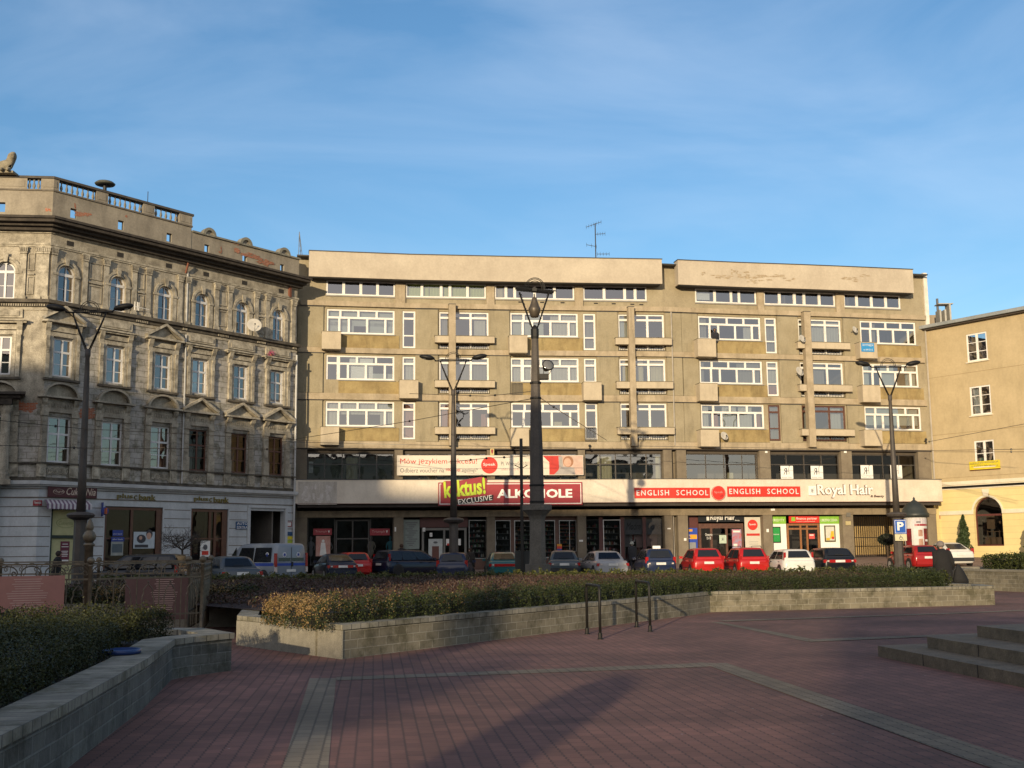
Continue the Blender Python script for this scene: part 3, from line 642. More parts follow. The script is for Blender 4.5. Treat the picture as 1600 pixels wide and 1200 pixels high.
# ================================================================== TENEMENT
stone=mat('weathered_ochre_plaster',(.45,.405,.32),.93,(.22,.195,.152),1.8,streak=.45,bump=.8,fine=.25)
stone_g=mat('weathered_grey_plaster',(.3,.275,.235),.93,(.17,.15,.125),1.0,streak=.4,bump=.5,fine=.16)
stone_y=mat('yellowed_stucco_trim',(.53,.48,.38),.9,(.22,.195,.15),3.0,streak=.45,bump=.8,fine=.28)
soot=mat('sooty_cornice',(.075,.062,.05),.95,(.035,.03,.026),2.5,streak=.3,bump=.4,fine=.25)
attic_m=mat('attic_render',(.33,.29,.225),.93,(.23,.2,.155),.7,streak=.3,bump=.4,fine=.1)
block_m=brickmat('lined_block_plaster',(.4,.375,.34),(.32,.3,.265),(.14,.125,.1),.85,.31,.012,grime=.38,bump=.5,mscale=1.6)
white_rust=mat('blue_white_painted_render',(.52,.54,.55),.85,(.42,.44,.45),.8,streak=.2,fine=.06)
groove=mat('groove_brown',(.16,.12,.09),.9,fine=.1)
brick_red=brickmat('bare_red_brick',(.42,.12,.05),(.33,.09,.045),(.3,.24,.18),.26,.075,.012,grime=.3,bump=.6)
TEN=thing('corner_tenement','old ornate four storey tenement with balustrade, sooty cornice and arched top windows','tenement',loc_of(PT,10,0,0))
def tk(): return MB(PT)
TX=[4.56,7.55,10.5,12.97,15.85,18.6]    # window axes
T3=[(x-.45,x+.45,14.12,15.98,'arch') for x in TX]; T2=[(x-.52,x+.5,10.32,12.26) for x in TX]; T1=[(x-.62,x+.6,6.05,8.32) for x in TX]
aL=1.5; T3=T3[:6]+[(aL-.45,aL+.5,14.12,15.98,'arch')]; T2=T2+[(aL-.5,aL+.5,10.32,12.26)]; T1=T1+[(aL-.6,aL+.6,6.05,8.32)]
w=tk(); wall(w,-.2,20.1,13.98,17.95,T3,0,.32); w.build('upper_wall',stone,TEN)
w=tk(); wall(w,3.6274,20.1,5.1,13.98,[h for h in T2+T1 if h[0]>3.6],0,.32); wall(w,-.2,3.6273,5.1,8.9,[T1[-1]],0,.32); w.build('block_wall',block_m,TEN)
w=tk(); wall(w,-.2,3.6273,8.9,13.98,[T2[-1]],0,.32); w.build('corner_wall',stone,TEN)
w=tk(); w.box(-.2,20.1,-9,-8.9,0,18.2); w.box(20.0,20.1,-8.9,-.01,0,18.2); w.box(-.3,-.2,-8.9,-.01,0,18.2)
for z in (4.9,9.2,13.2,17.9): w.box(-.2,20.0,-8.9,-.34,z,z+.15)
w.build('interior',room_m,TEN)
w=tk(); w.box(-.2,20.1,-9.2,-.15,18.3,18.4); w.build('roof',metal_cap,TEN)
# attic parapet
w=tk(); wall(w,-.2,12.1,18.2,19.66,[(4.62,4.96,18.53,19.03),(7.4,7.74,18.53,19.03),(10.46,10.8,18.53,19.0),(1.0,1.35,18.53,19.03)],.02,.34); w.box(-.2,12.1,-.32,.015,18.1,18.2)
hs=[(13.03,13.37,18.47,18.9),(15.77,16.11,18.47,18.88),(18.68,19.0,18.45,18.85)]
wall(w,12.1,20.2,18.2,19.4,hs,0,.3)
w.build('attic_wall',attic_m,TEN)
w=tk(); 
for h in [(4.62,4.96,18.53,19.03),(7.4,7.74,18.53,19.03),(10.46,10.8,18.53,19.0),(1.0,1.35,18.53,19.03)]+hs:
    pass
w=tk(); w.box(-.2,12.15,-.38,.08,19.662,19.74); w.build('plinth_course',mat('attic_moulding',(.2,.175,.135),.9,(.12,.1,.08),3,fine=.2),TEN)
w=tk(); w.box(12.15,20.25,-.36,.1,19.402,19.5)
for cx in (13.33,15.98,18.95): w.arch(cx,19.44,.3,.46,-.32,.12,n=12)
w.build('attic_coping',mat('lead_green_coping',(.25,.24,.19),.85,(.16,.15,.12),2,fine=.2),TEN)
w=tk()
for cx in (13.33,15.98,18.95): w.prism([(cx+.3*math.cos(PI*i/8),19.5+.3*math.sin(PI*i/8)) for i in range(9)],-.2,.0)
w.build('lunette',attic_m,TEN)
# balustrade
PRS=[(.9,2.35),(3.02,3.93),(6.05,6.75),(8.9,9.62),(11.25,12.12)]
for a,b in PRS:
    w=tk(); w.box(a,b,-.32,.05,19.74,20.3); w.box(a+.12,b-.12,.051,.07,19.86,20.2) ; w.build('balustrade_pier',attic_m,TEN)
rail_m=mat('sooty_handrail',(.1,.088,.072),.9,(.06,.052,.044),2,fine=.2)
w=tk(); w.box(-.25,12.2,-.36,.1,20.302,20.42); w.build('handrail',rail_m,TEN)
bal_m=mat('weathered_baluster',(.26,.25,.21),.9,(.17,.16,.14),4,fine=.2)
for (a,b) in zip(PRS,PRS[1:]):
    g0,g1=a[1],b[0]; n=max(3,round((g1-g0)/.3))
    for i in range(n):
        x=g0+(g1-g0)*(i+.5)/n; w=tk(); w.lathe([(.06,19.745),(.06,19.78),(.045,19.82),(.085,19.93),(.08,20.0),(.04,20.12),(.035,20.18),(.06,20.22),(.06,20.3)],(x,-.14,0),8)
        w.build('baluster',bal_m,TEN,smooth=True)
# peeled brick on attic
for i,(u,v,rx,rz) in enumerate([(124,335,.55,.2),(136,336,.5,.16),(117,322,.12,.2),(75,328,.25,.12),(372,393,.5,.25),(385,397,.8,.2),(400,402,1.0,.2),(410,409,.8,.22),(417,412,.6,.2),(423,411,.5,.12),(345,390,.1,.28),(343,394,.2,.08),(370,382,.5,.07),(197,338,.15,.12)]):
    w=tk(); s_,z_=PT.px(u,v)
    for k in range(6):
        zz=z_+rng.uniform(-rz,rz)*.5; 
        blob(w,s_+rng.uniform(-rx,rx)*.4,max(18.42,zz),rx*.38,rz*.5,.024+.0005*k+.004*(i%2),300+i*7+k,26,.6)
    w.build('bare_brick_patch',brick_red,TEN)
# main cornice
w=tk(); w.box(-.3,20.25,-.1,.32,17.55,17.72); w.box(-.35,20.35,-.1,.55,17.722,17.86); w.box(-.4,20.4,-.1,.85,17.862,18.02); w.box(-.42,20.45,-.1,.95,18.022,18.14)
w.quad((-.42,.95,18.14),(20.45,.95,18.14),(20.45,.02,18.3),(-.42,.02,18.3)); w.build('main_cornice',soot,TEN)
# frieze mouldings, vents
w=tk(); w.box(-.25,20.15,.001,.1,16.86,16.96); w.box(-.25,20.13,.001,.06,16.78,16.858); w.box(-.25,20.15,.001,.08,17.47,17.548); w.build('frieze_moulding',stone_y,TEN)
for x in (4.7,7.62,10.68,13.2,15.97,18.8): w=tk(); w.box(x-.2,x+.2,-.02,.004,17.05,17.3); w.build('attic_vent',dark_m,TEN)
# third floor pilasters with capitals, arches
PX=[3.42,3.86,5.6,6.82,8.52,9.4,11.45,11.95,13.95,14.9,16.85,17.7,19.75,.85,2.35,3.12]
for x in PX:
    w=tk(); w.box(x-.15,x+.15,.0,.1,14.25,16.4); w.box(x-.19,x+.19,.0,.14,14.1,14.249); pz=w.build('pilaster',stone_y,TEN)
    w=tk(); w.box(x-.17,x+.17,.0,.16,16.401,16.5)
    for i in range(5): w.box(x-.19+.08*i,x-.135+.08*i,.02,.19,16.5,16.68)
    w.box(x-.22,x+.22,.0,.2,16.682,16.76); w.build('capital',stone_y,pz)
for h in T3:
    cx=(h[0]+h[1])/2; r=(h[1]-h[0])/2; cz=h[3]-r
    w=tk(); w.arch(cx,cz,r+.02,r+.13,.0,.07,n=14); w.arch(cx,cz,r+.14,r+.27,.0,.11,n=14)
    for s_ in(-1,1): w.box(cx+s_*(r+.02),cx+s_*(r+.27),.0,.08,14.12,cz-.12); w.box(cx+s_*(r+.0),cx+s_*(r+.33),.0,.13,cz-.118,cz)
    w.prism([(cx-.08,cz+r-.03),(cx+.08,cz+r-.03),(cx+.14,cz+r+.42),(cx-.14,cz+r+.42)],.112,.2); w.build('arch_surround',stone_y,TEN)
# sunk panels between the pilasters
for a,b in [(5.83,6.6),(8.75,9.15),(14.15,14.72),(17.05,17.52),(2.58,2.9)]:
    w=tk(); 
    for z0,z1 in((14.35,15.25),(15.55,16.45)):
        w.box(a,b,.0,.05,z0,z0+.05); w.box(a,b,.0,.05,z1-.05,z1); w.box(a,a+.05,.0,.049,z0+.05,z1-.05); w.box(b-.05,b,.0,.049,z0+.05,z1-.05)
    w.box(a,b,.0,.09,15.33,15.42); w.build('sunk_panel',stone,TEN)
# string course 3 with dentils
w=tk(); w.box(-.25,20.2,.0,.2,14.0,14.09); w.box(-.25,20.25,.0,.28,13.9,13.998); w.box(-.25,20.15,.0,.12,13.72,13.898); w.build('string_course',mat('dark_string_course',(.13,.112,.085),.92,(.055,.048,.04),2.5,streak=.4,bump=.4,fine=.2),TEN)
w=tk(); x=0.
while x<20:
    if not any(abs(x-c)<1.05 for c in TX): w.box(x,x+.05,.12,.17,13.73,13.84)
    elif w.v: w.build('dentil_row',stone_y,TEN); w=tk()
    x+=.11
w.build('dentil_row',stone_y,TEN)
# floor 2 surrounds
whitef=mat('white_casement',(.68,.68,.68),.5,(.55,.55,.55),3,fine=.06)
def tri_ped(cx,zb,hw,h,o=.42,par=TEN):
    w=tk(); w.box(cx-hw,cx+hw,.0,o,zb,zb+.1)
    w.strip([(cx-hw+.02,zb+.17),(cx,zb+h)],.13,.0,o-.02); w.strip([(cx,zb+h),(cx+hw-.02,zb+.17)],.13,.0,o-.021)
    w.prism([(cx-hw+.2,zb+.101),(cx+hw-.2,zb+.101),(cx,zb+h-.1)],.0,.08)
    return w.build('pediment',stone_y,par)
def console(mb,x,z0,z1,d=.26,hw=.12):
    mb.prism([(.0,z0),(.1,z0),(.12,z0+(z1-z0)*.35),(d*.7,z0+(z1-z0)*.6),(d,z1),(.0,z1)],x-hw,x+hw,'yz')
class Y2:  # helper for side-profile prisms in (o,z)
    pass
for i,h in enumerate(T2):
    cx=(h[0]+h[1])/2; kind='tri' if i in(0,2) else 'flat'
    w=tk()
    for s_ in(-1,1):
        w.box(cx+s_*.54,cx+s_*.7,.0,.09,10.2,12.45); w.box(cx+s_*.72,cx+s_*.92,.0,.16,10.2,12.3)
    w.box(cx-.7,cx+.7,.0,.1,12.3,12.5); w.box(cx-.72,cx+.72,.101,.13,12.55,12.8)
    sr=w.build('window_surround',stone_y,TEN)
    for s_ in(-1,1):
        w=tk(); console(w,cx+s_*.84,12.3,12.93,.36,.13); console(w,cx+s_*.84,11.75,12.28,.24,.09)
        for j in range(4): w.box(cx+s_*.84-.08,cx+s_*.84+.08,.16,.2,11.42+.08*j,11.47+.08*j)
        w.build('console',stone_y,sr)
    w=tk(); w.box(cx-1.0,cx+1.0,.0,.2,10.08,10.18); w.build('sill',mat('dark_string_course',(.2,.175,.13)),sr)
    if kind=='tri': tri_ped(cx,12.95,1.18,.85)
    else:
        w=tk(); w.box(cx-1.2,cx+1.2,.0,.4,12.95,13.03); w.box(cx-1.15,cx+1.15,.0,.3,12.86,12.948); w.box(cx-.95,cx+.95,.0,.1,13.15,13.6); w.box(cx-.8,cx+.8,.1,.14,13.24,13.5)
        w.build('pediment',stone_y,TEN)
w=tk(); w.box(-.2,20.1,.0,.05,13.55,13.7); w.build('frieze_band',stone,TEN)
# floor 1 surrounds
for i,h in enumerate(T1):
    cx=(h[0]+h[1])/2; w=tk()
    for s_ in(-1,1):
        w.box(cx+s_*.66,cx+s_*1.0,.0,.13,6.75,8.3); w.box(cx+s_*.64,cx+s_*1.05,.0,.2,6.0,6.748); w.box(cx+s_*.62,cx+s_*1.04,.0,.2,8.302,8.5)
        for zz in(7.0,7.5,8.0): w.box(cx+s_*.7,cx+s_*.96,.13,.17,zz,zz+.1)
    w.box(cx-1.0,cx+1.0,.0,.16,8.502,8.68); w.box(cx-.95,cx+.95,.0,.1,8.68,9.05)
    for j in range(9): w.box(cx-.62+.15*j,cx-.55+.15*j,.1,.14,8.75+.03*(j%2),8.93)
    sr=w.build('window_surround',stone,TEN)
    for s_ in(-1,1): w=tk(); console(w,cx+s_*.85,8.66,9.15,.34,.14); w.build('console',stone_y,sr)
    if i in(0,1,2,6):
        w=tk(); w.box(cx-1.22,cx+1.22,.0,.42,9.2,9.29); w.arch(cx,9.28,.85,.98,.0,.4,n=14,sz=.72); w.arch(cx,9.28,.0001,.84,.0,.06,n=10,sz=.72); w.build('pediment',stone,TEN)
    else: tri_ped(cx,9.18,1.2,.82)
    # sill panel with lattice ornament
    for s_ in(-1,1):
        w=tk(); w.box(cx+s_*.62,cx+s_*1.1,.0,.14,5.32,5.95); w.box(cx+s_*.72,cx+s_*1.0,.14,.18,5.45,5.8); sp=w.build('sill_block',stone_y,TEN)
    w=tk()
    for j in range(4): w.arch(cx-.42+.28*j,5.62,.1,.15,.02,.07,0,2*PI,10)
    for j in range(5): w.arch(cx-.56+.28*j,5.62,.16,.2,.02,.06,0,2*PI,8)
    w.build('lattice_ornament',stone_y,sp)
w=tk(); w.box(-.2,20.15,.0,.2,5.952,6.03); w.box(-.2,20.12,-.02,.06,5.14,5.3); w.build('sill_course',mat('dark_string_course',(.2,.175,.13)),TEN)
for (a,b,c,d,k) in [(1.9,3.35,8.45,8.95,1),(5.65,6.35,8.3,8.9,2)]:
    w=tk()
    for q in range(5): blob(w,rng.uniform(a,b),rng.uniform(c,d),.4,.22,.004+.0008*q,500+q+k*9,26,.6)
    w.build('bare_brick_patch',brick_red,TEN)
# ledge above shops
w=tk(); w.box(-.2,20.1,.0,.18,4.86,4.94); w.box(-.2,20.15,.0,.3,4.942,5.12); w.build('ledge',mat('white_ledge',(.5,.51,.5),.8,(.38,.38,.38),2,fine=.08),TEN)
# windows
for lv,(TT,nm) in enumerate(((T3,3),(T2,2),(T1,1))):
    for i,h in enumerate(TT):
        a,b,z0,z1=h[:4]; fm=whitef
        if nm==1 and i in(3,4,5): fm=brown_frame
        cur=None
        if nm==2 and i==3: cur=[(mat('green_blind',(.2,.35,.28),.8,fine=.03),.05,.95,.2,.98)]
        elif nm==1: cur=[(netd,.05,.45,.02,.6)] if i not in(2,) else [(mat('dark_red_curtain',(.2,.04,.03),.9),.5,.95,.02,.98),(netd,.05,.4,.02,.6)]
        elif nm==2 and i==5: cur=[(mat('tan_curtain',(.3,.22,.12),.9),.4,.9,.02,.98)]
        if nm==3:
            r=(b-a)/2; cz=z1-r; cx=(a+b)/2
            w=tk(); w.arch(cx,cz,r-.07,r-.001,-.2,-.13,n=12); w.box(a,a+.07,-.2,-.13,z0,cz); w.box(b-.07,b,-.2,-.13,z0,cz); w.box(a+.07,b-.07,-.2,-.13,z0,z0+.08)
            w.box(a+.07,b-.07,-.21,-.11,cz-.08,cz+.06); w.box(cx-.05,cx+.05,-.205,-.12,z0+.08,cz-.08); w.box(cx-.035,cx+.035,-.2,-.13,cz+.06,z1-.07); w.box(a+.07,b-.07,-.19,-.15,z0+.66,z0+.69)
            f=w.build('arched_window',fm,TEN); g=tk(); g.quad((a,-.17,z0),(b,-.17,z0),(b,-.17,z1),(a,-.17,z1)); g.build('pane',gl,f)
            if i in (1,4): c=tk(); c.quad((a+.1,-.4,z0),(b-.1,-.4,z0),(b-.1,-.4,z0+1.1),(a+.1,-.4,z0+1.1)); c.build('curtain',netd if i==1 else cloth[4],f)
        else:
            window(PT,TEN,a,b,z0,z1,-.2,(.5,),(.5,),.64 if nm==2 else .62,fm,cur,fw=.09,mw=.1,bars=(.32,),gm=gld if nm==1 and i in(3,4,5) else gl)
# reveals lit on the right side come from the wall; downpipes
for u,v0,v1 in [(296,500,760)]:
    w=tk(); w.tube([(11.9,.12,5.3),(11.9,.12,13.5)],.05,6); w.tube([(11.9,.1,14.2),(11.9,.1,17.0)],.05,6); w.build('downpipe',mat('bright_zinc',(.5,.5,.49),.5,fine=.1),TEN)
w=tk(); w.tube([(20.0,.14,.3),(20.0,.14,13.4)],.06,6); w.build('downpipe',mat('bright_zinc',(.5,.5,.49)),TEN)
w=tk(); w.box(19.35,19.5,.0,.14,16.9,17.6); w.tube([(11.75,.1,16.95),(11.8,.3,17.5)],.07,6); w.build('rusty_rainwater_head',mat('rusty_iron',(.2,.07,.04),.8,fine=.2),TEN)
# ground storey
doors=[(4.35,6.18,0,3.86),(7.32,10.82,0,3.98),(12.66,15.2,0,3.98),(16.75,19.35,0,3.95)]
w=tk(); wall(w,-.2,20.1,0,4.86,doors,0,.35); w.build('ground_storey_wall',white_rust,TEN)
w=tk()
segs=[(-.2,4.3),(6.25,7.25),(10.9,12.6),(15.28,16.7),(19.4,20.1)]
for z in (.5,.98,1.46,1.94,2.42,2.9,3.38,3.85):
    for a,b in segs: w.box(a,b,.0,.006,z,z+.035)
w.box(-.2,20.1,.0,.05,4.3,4.34); w.box(-.2,20.1,.0,.05,4.72,4.75); w.build('rustication_joint',groove,TEN)
w=tk(); w.box(4.36,4.45,-.2,-.1,0,3.85); w.box(6.08,6.17,-.2,-.1,0,3.85); w.box(4.45,6.08,-.2,-.1,2.35,2.5); w.box(4.45,6.08,-.2,-.1,3.75,3.85); f=w.build('bakery_shopfront',mat('dark_green_frame',(.02,.035,.025),.5),TEN)
w=tk(); w.box(4.45,6.08,-.22,-.2,0,2.35); w.box(4.45,6.08,-.22,-.2,2.5,3.75); w.build('cream_infill',mat('yellow_green_panel',(.5,.48,.25),.6,(.42,.4,.2),2,fine=.05),f)
w=tk(); w.arch(5.2,3.1,.5,.54,-.199,-.19,0,2*PI,20,.45); text(w,'Cukiernia',4.8,5.6,3.0,3.2,-.199,shear=.3,th=.004); w.build('faded_emblem',mat('olive_print',(.3,.31,.12),.7),f)
w=tk(); w.box(4.95,5.45,-.2,-.185,1.15,2.2); p=w.build('poster',mat('plum_print',(.16,.03,.05),.6),f)
w=tk()
for j,(zz,ww) in enumerate([(2.05,.3),(1.92,.38),(1.7,.36),(1.62,.3),(1.54,.34),(1.46,.3)]): w.box(5.2-ww/2,5.2+ww/2,-.185,-.182,zz,zz+.03)
w.box(4.98,5.42,-.185,-.181,1.17,1.3); w.build('print_lines',white_m,p)
def bankfront(a,b,z1,nm,mulls):
    w=tk(); fw=.16
    w.box(a,a+fw*.6,-.2,-.08,0,z1); w.box(b-fw*2.2,b,-.2,-.08,0,z1); w.box(a+fw*.6,b-fw*2.2,-.2,-.08,z1-.14,z1)
    for m_ in mulls: w.box(m_-.08,m_+.08,-.2,-.09,0,z1-.14)
    w.box(a+fw*.6,b-fw*2.2,-.19,-.1,2.3,2.38); f=w.build(nm,mat('chestnut_joinery',(.13,.06,.035),.5,(.09,.04,.025),3,fine=.15),TEN)
    g=tk(); g.quad((a,-.15,0),(b,-.15,0),(b,-.15,z1),(a,-.15,z1)); g.build('pane',gld,f); return f
bf=bankfront(7.35,10.8,3.95,'bank_shopfront',(8.95,)); bankfront(12.7,15.18,3.95,'bank_doorway',(14.0,14.35))
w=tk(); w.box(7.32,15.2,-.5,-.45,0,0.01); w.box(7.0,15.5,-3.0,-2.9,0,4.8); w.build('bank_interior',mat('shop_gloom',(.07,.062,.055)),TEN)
w=tk(); w.box(16.75,19.35,-5.0,-4.9,0,4); w.box(18.7,18.8,-4.9,-.36,0,3.95); w.build('archway_passage',mat('passage_plaster',(.16,.14,.12),.95,(.1,.09,.08),1,fine=.15),TEN)
w=tk(); w.box(16.55,16.74,.0,.1,0,4.1); w.box(19.36,19.55,.0,.1,0,4.1); w.box(16.55,19.55,.0,.12,4.102,4.25); w.build('gateway_frame',white_rust,TEN)
# cash machine and posters in the bank window
a,b,z0,z1=PT.R(172,840,191,868,-.1); w=tk(); w.box(a,b,-.2,-.02,z0,z1); at_=solo(w,'cash_machine',steel_m,'grey cash machine with blue header set in the bank window','cash machine')
w=tk(); w.box(a+.06,b-.06,-.02,-.01,z0+.15,z1-.32); w.build('screen_recess',mat('dim_screen',(.09,.12,.15),.3),at_,org=ORG[at_.name])
w=tk(); w.box(a-.02,b+.02,-.02,.03,z1-.2,z1+.02); w.box(a+.05,b-.05,-.02,.0,z1+.08,z1+.38); w.build('blue_header',mat('bank_blue',(.03,.06,.3),.5,fine=.03),at_,org=ORG[at_.name])
w=tk(); text(w,'plus bank',a+.06,b-.06,z1-.14,z1-.05,.031,th=.004); text(w,'plus bank',a+.1,b-.1,z1+.14,z1+.22,.001,th=.004); w.build('lettering',white_m,at_,org=ORG[at_.name])

w=tk(); w.box(-.2,2.55,.0,1.0,9.05,9.2); w.box(-.2,2.75,.0,1.25,9.202,9.32); w.box(-.2,2.2,.0,.9,8.75,9.048); w.build('balcony_hood',soot,TEN)
w=tk(); w.lathe([(.3,5.15),(.3,5.4),(.24,5.5),(.21,8.3),(.28,8.45),(.3,8.74)],(1.95,.5,0),12); w.box(1.6,2.3,.2,.8,4.9,5.149); w.build('balcony_column',stone,TEN,smooth=False)
w=tk(); w.lathe([(.3,0),(.3,.35),(.24,.45),(.22,4.0),(.3,4.25),(.32,4.89)],(1.55,.45,0),14); w.build('porch_column',white_rust,TEN)
# ================================================================== RIGHT BUILDING
ochre=mat('sandy_ochre_render',(.49,.39,.235),.92,(.41,.325,.19),.5,streak=.15,bump=.2,fine=.05)
yel=brickmat('yellow_banded_render',(.68,.56,.27),(.66,.54,.26),(.48,.39,.2),40,.39,.009,grime=.08,bump=.4,off=0)
cream_t=mat('cream_moulding',(.72,.66,.53),.8,(.64,.58,.45),1,streak=.15,fine=.05)
RB=thing('yellow_building','sandy yellow three storey building with metal eaves and a big arched shop window','building',loc_of(PR,3,0,0))
def rk(): return MB(PR)
RW=[(3.3,4.8,13.5,15.35),(3.3,4.8,9.95,11.85),(3.37,4.78,6.6,8.28)]
w=rk(); wall(w,-.1,14,5.5,16.3,RW+[(8.9,10.3,13.5,15.35),(8.9,10.3,9.95,11.85),(8.9,10.3,6.6,8.28)],0,.16); w.build('upper_wall',ochre,RB)
AW=[(3.02,5.04,1.5,4.62,'arch')]
w=rk(); wall(w,-.1,14,0,5.2,AW,.03,.3); w.build('ground_storey_wall',yel,RB)
w=rk(); w.box(-.1,14,-8,-7.9,0,16.4); w.box(-.1,0,-7.9,-.01,0,16.3); w.box(-.1,14,-7.9,-.35,5.2,5.35); w.box(-.1,14,-3.2,-3.1,0,5.2); w.build('interior',room_m,RB)
w=rk(); w.box(-.1,14,.001,.16,5.5,5.72); w.box(-.1,14,.001,.1,5.42,5.499); w.box(-.1,14,.031,.08,5.2,5.26)
w.box(-.1,3.0,.031,.09,3.55,3.8); w.box(5.06,14,.031,.09,3.55,3.8); w.build('cornice',cream_t,RB)
w=rk(); w.arch(4.03,3.61,1.02,1.14,.03,.07,n=16); w.prism([(3.87,4.68),(4.19,4.68),(4.3,5.15),(3.76,5.15)],.071,.13); w.build('arch_trim',cream_t,RB)
w=rk(); w.box(-.15,14,-.1,.3,16.1,16.2); w.build('eaves_soffit',mat('dark_eaves_board',(.07,.055,.045),.8),RB)
w=rk(); w.box(-.25,14,-.1,.5,16.202,16.42); w.quad((-.25,.5,16.421),(14,.5,16.421),(14,-6,17.6),(-.25,-6,17.6)); w.build('metal_roof',mat('zinc_roof',(.35,.37,.37),.55,(.26,.28,.28),1,metal=.3,fine=.05),RB)
for i,h in enumerate(RW):
    a,b,z0,z1=h
    bars=(.34,.67) if i<2 else (.5,)
    window(PR,RB,a,b,z0,z1,-.1,(.5,),(),0,white_pvc,full(blindw) if 0 else ([(blindw,.05,.45,.02,.98)] if i==1 else ([(mat('green_blind',(.2,.35,.28)),.1,.45,.02,.35)] if i==2 else None)),fw=.1,mw=.14,bars=bars)
    w=rk(); w.box(a-.08,b+.08,.001,.1,z0-.08,z0-.01); w.build('window_sill',cream_t,RB)
for z0,z1 in ((13.5,15.35),(9.95,11.85),(6.6,8.28)): window(PR,RB,8.9,10.3,z0,z1,-.1,(.5,),(),0,white_pvc,None,fw=.1,mw=.14,bars=(.34,.67))
for z in (5.98,8.9,12.8): w=rk(); w.box(-.1,14,.0005,.008,z,z+.02); w.build('render_joint',mat('joint_line',(.3,.22,.11),.9,fine=0),RB)
# arched shop window
w=rk(); w.arch(4.03,3.61,.93,1.0,-.25,-.18,n=16); w.box(3.02,3.1,-.25,-.18,1.5,3.6); w.box(4.96,5.04,-.25,-.18,1.5,3.6); w.box(3.1,4.96,-.26,-.17,3.42,3.54); w.box(3.1,4.96,-.25,-.18,1.5,1.58)
f=w.build('arched_shop_window',mat('dark_red_joinery',(.12,.035,.03),.5),RB)
g=rk(); g.quad((3.02,-.21,1.5),(5.04,-.21,1.5),(5.04,-.21,4.6),(3.02,-.21,4.6)); g.build('pane',gld,f)
g=rk(); r=random.Random(3)
for i in range(4): g.box(3.2+.42*i,3.5+.42*i,-1.1,-.8,1.6,2.05); g.box(3.2+.42*i,3.24+.42*i,-1.1,-1.06,2.05,2.5)
g.box(3.2,4.9,-1.4,-1.0,2.4,2.44); g.ball((4.3,-.9,3.0),.12); g.box(3.15,3.7,-1.2,-1.15,2.6,3.5); g.build('cafe_furniture',mat('cafe_wood',(.2,.13,.08),.6,fine=.1),f)
w=rk(); w.lathe([(.05,.0),(.05,3.9)],(.28,.25,0.4),8); w.box(.02,.5,.04,.12,0,5.4); w.build('corner_strip',yel,RB)
# chimneys and vent
w=MB(); p=at(1455,493,82); w.cbox((p[0],82,17.2),(1.5,1,1.6)); ch=solo(w,'chimney_stack',mat('beige_chimney',(.33,.27,.2),.9),'squat beige chimney block with a pipe behind the metal eaves, right of the apartment block','chimney')
p2=at(1465.5,488,82); w=MB(); w.tube([(p2[0],82,17.9),(p2[0],82,19.3)],.09,8); w.build('pipe',mat('dark_pipe',(.1,.1,.11),.6),ch,org=ORG[ch.name])
w=MB(); p=at(1476,490,80); 
for k in (-.5,-.15,.2): w.box(p[0]+k,p[0]+k+.12,79.6,80.4,16.8,18.4 if k>0 else 18.0)
w.box(p[0]-.55,p[0]+.5,79.6,80.4,18.4,18.46); solo(w,'roof_vent',mat('pale_vent',(.4,.38,.34),.8),'pale slatted ventilation box on the roof right of the chimney block','roof vent')
# ================================================================== GROUND
GX=np.concatenate([np.linspace(-400,-70,6),np.linspace(-60,60,41),np.linspace(70,400,6)])
GY=np.concatenate([np.linspace(-300,-70,5),[-40,0,30,50,58,61],np.linspace(62,90,15),np.linspace(100,900,9)])
def sheet(name,m,X,Y,dz,kind='structure',zf=gz):
    g=MB(); n=len(X); vs=[(x,y,zf(x,min(y,80))+dz) for y in Y for x in X]
    g.add(vs,[[j*n+i,j*n+i+1,(j+1)*n+i+1,(j+1)*n+i] for j in range(len(Y)-1) for i in range(n-1)])
    return struct(g.build(name,m),kind)
ROT=math.atan2(1,-.12)
pav=brickmat('red_interlocking_pavers',(.2,.09,.068),(.145,.067,.052),(.1,.054,.044),.2,.135,.007,uv=False,rowdark=.25,rot=-ROT,wob=.006,grime=.3,speck=.5,bump=.5)
sheet('ground',pav,GX,GY,0)
stripe=brickmat('grey_yellow_pavers',(.215,.17,.115),(.17,.133,.092),(.11,.085,.062),.2,.135,.007,uv=False,rowdark=.25,rot=-ROT,wob=.006,grime=.3,bump=.5)
asph=mat('asphalt',(.055,.053,.052),.9,(.04,.039,.038),1.5,bump=.5,fine=.25)
sheet('road',asph,np.linspace(-60,60,9),np.array([43,50,57.]),.004)
sheet('parking_strip',mat('concrete_setts',(.13,.11,.1),.9,(.095,.08,.072),1.2,bump=.5,fine=.2),np.linspace(-60,60,41),np.concatenate([[57.1,60],np.linspace(61,65,5)]),.004)
kerb=mat('granite_kerb',(.3,.29,.27),.85,(.2,.19,.18),5,bump=.3,fine=.2)
pavm=brickmat('pinkish_slabs',(.24,.16,.125),(.2,.13,.1),(.09,.07,.06),.5,.5,.012,uv=False,grime=.25,bump=.4)
sheet('pavement',pavm,np.linspace(-60,60,41),np.concatenate([[65.3],np.linspace(66,90,14)]),.12)
g=MB(cuts=list(np.linspace(-60,60,41))); 
for i in range(40):
    x0=-60+3*i; 
    for k in range(3):
        xa=x0+k+.004; xb=x0+k+.996; z=gz(xa,65.2); g.box(xa,xb,65.1,65.3,z-.1,z+.125)
struct(g.build('kerb',kerb))
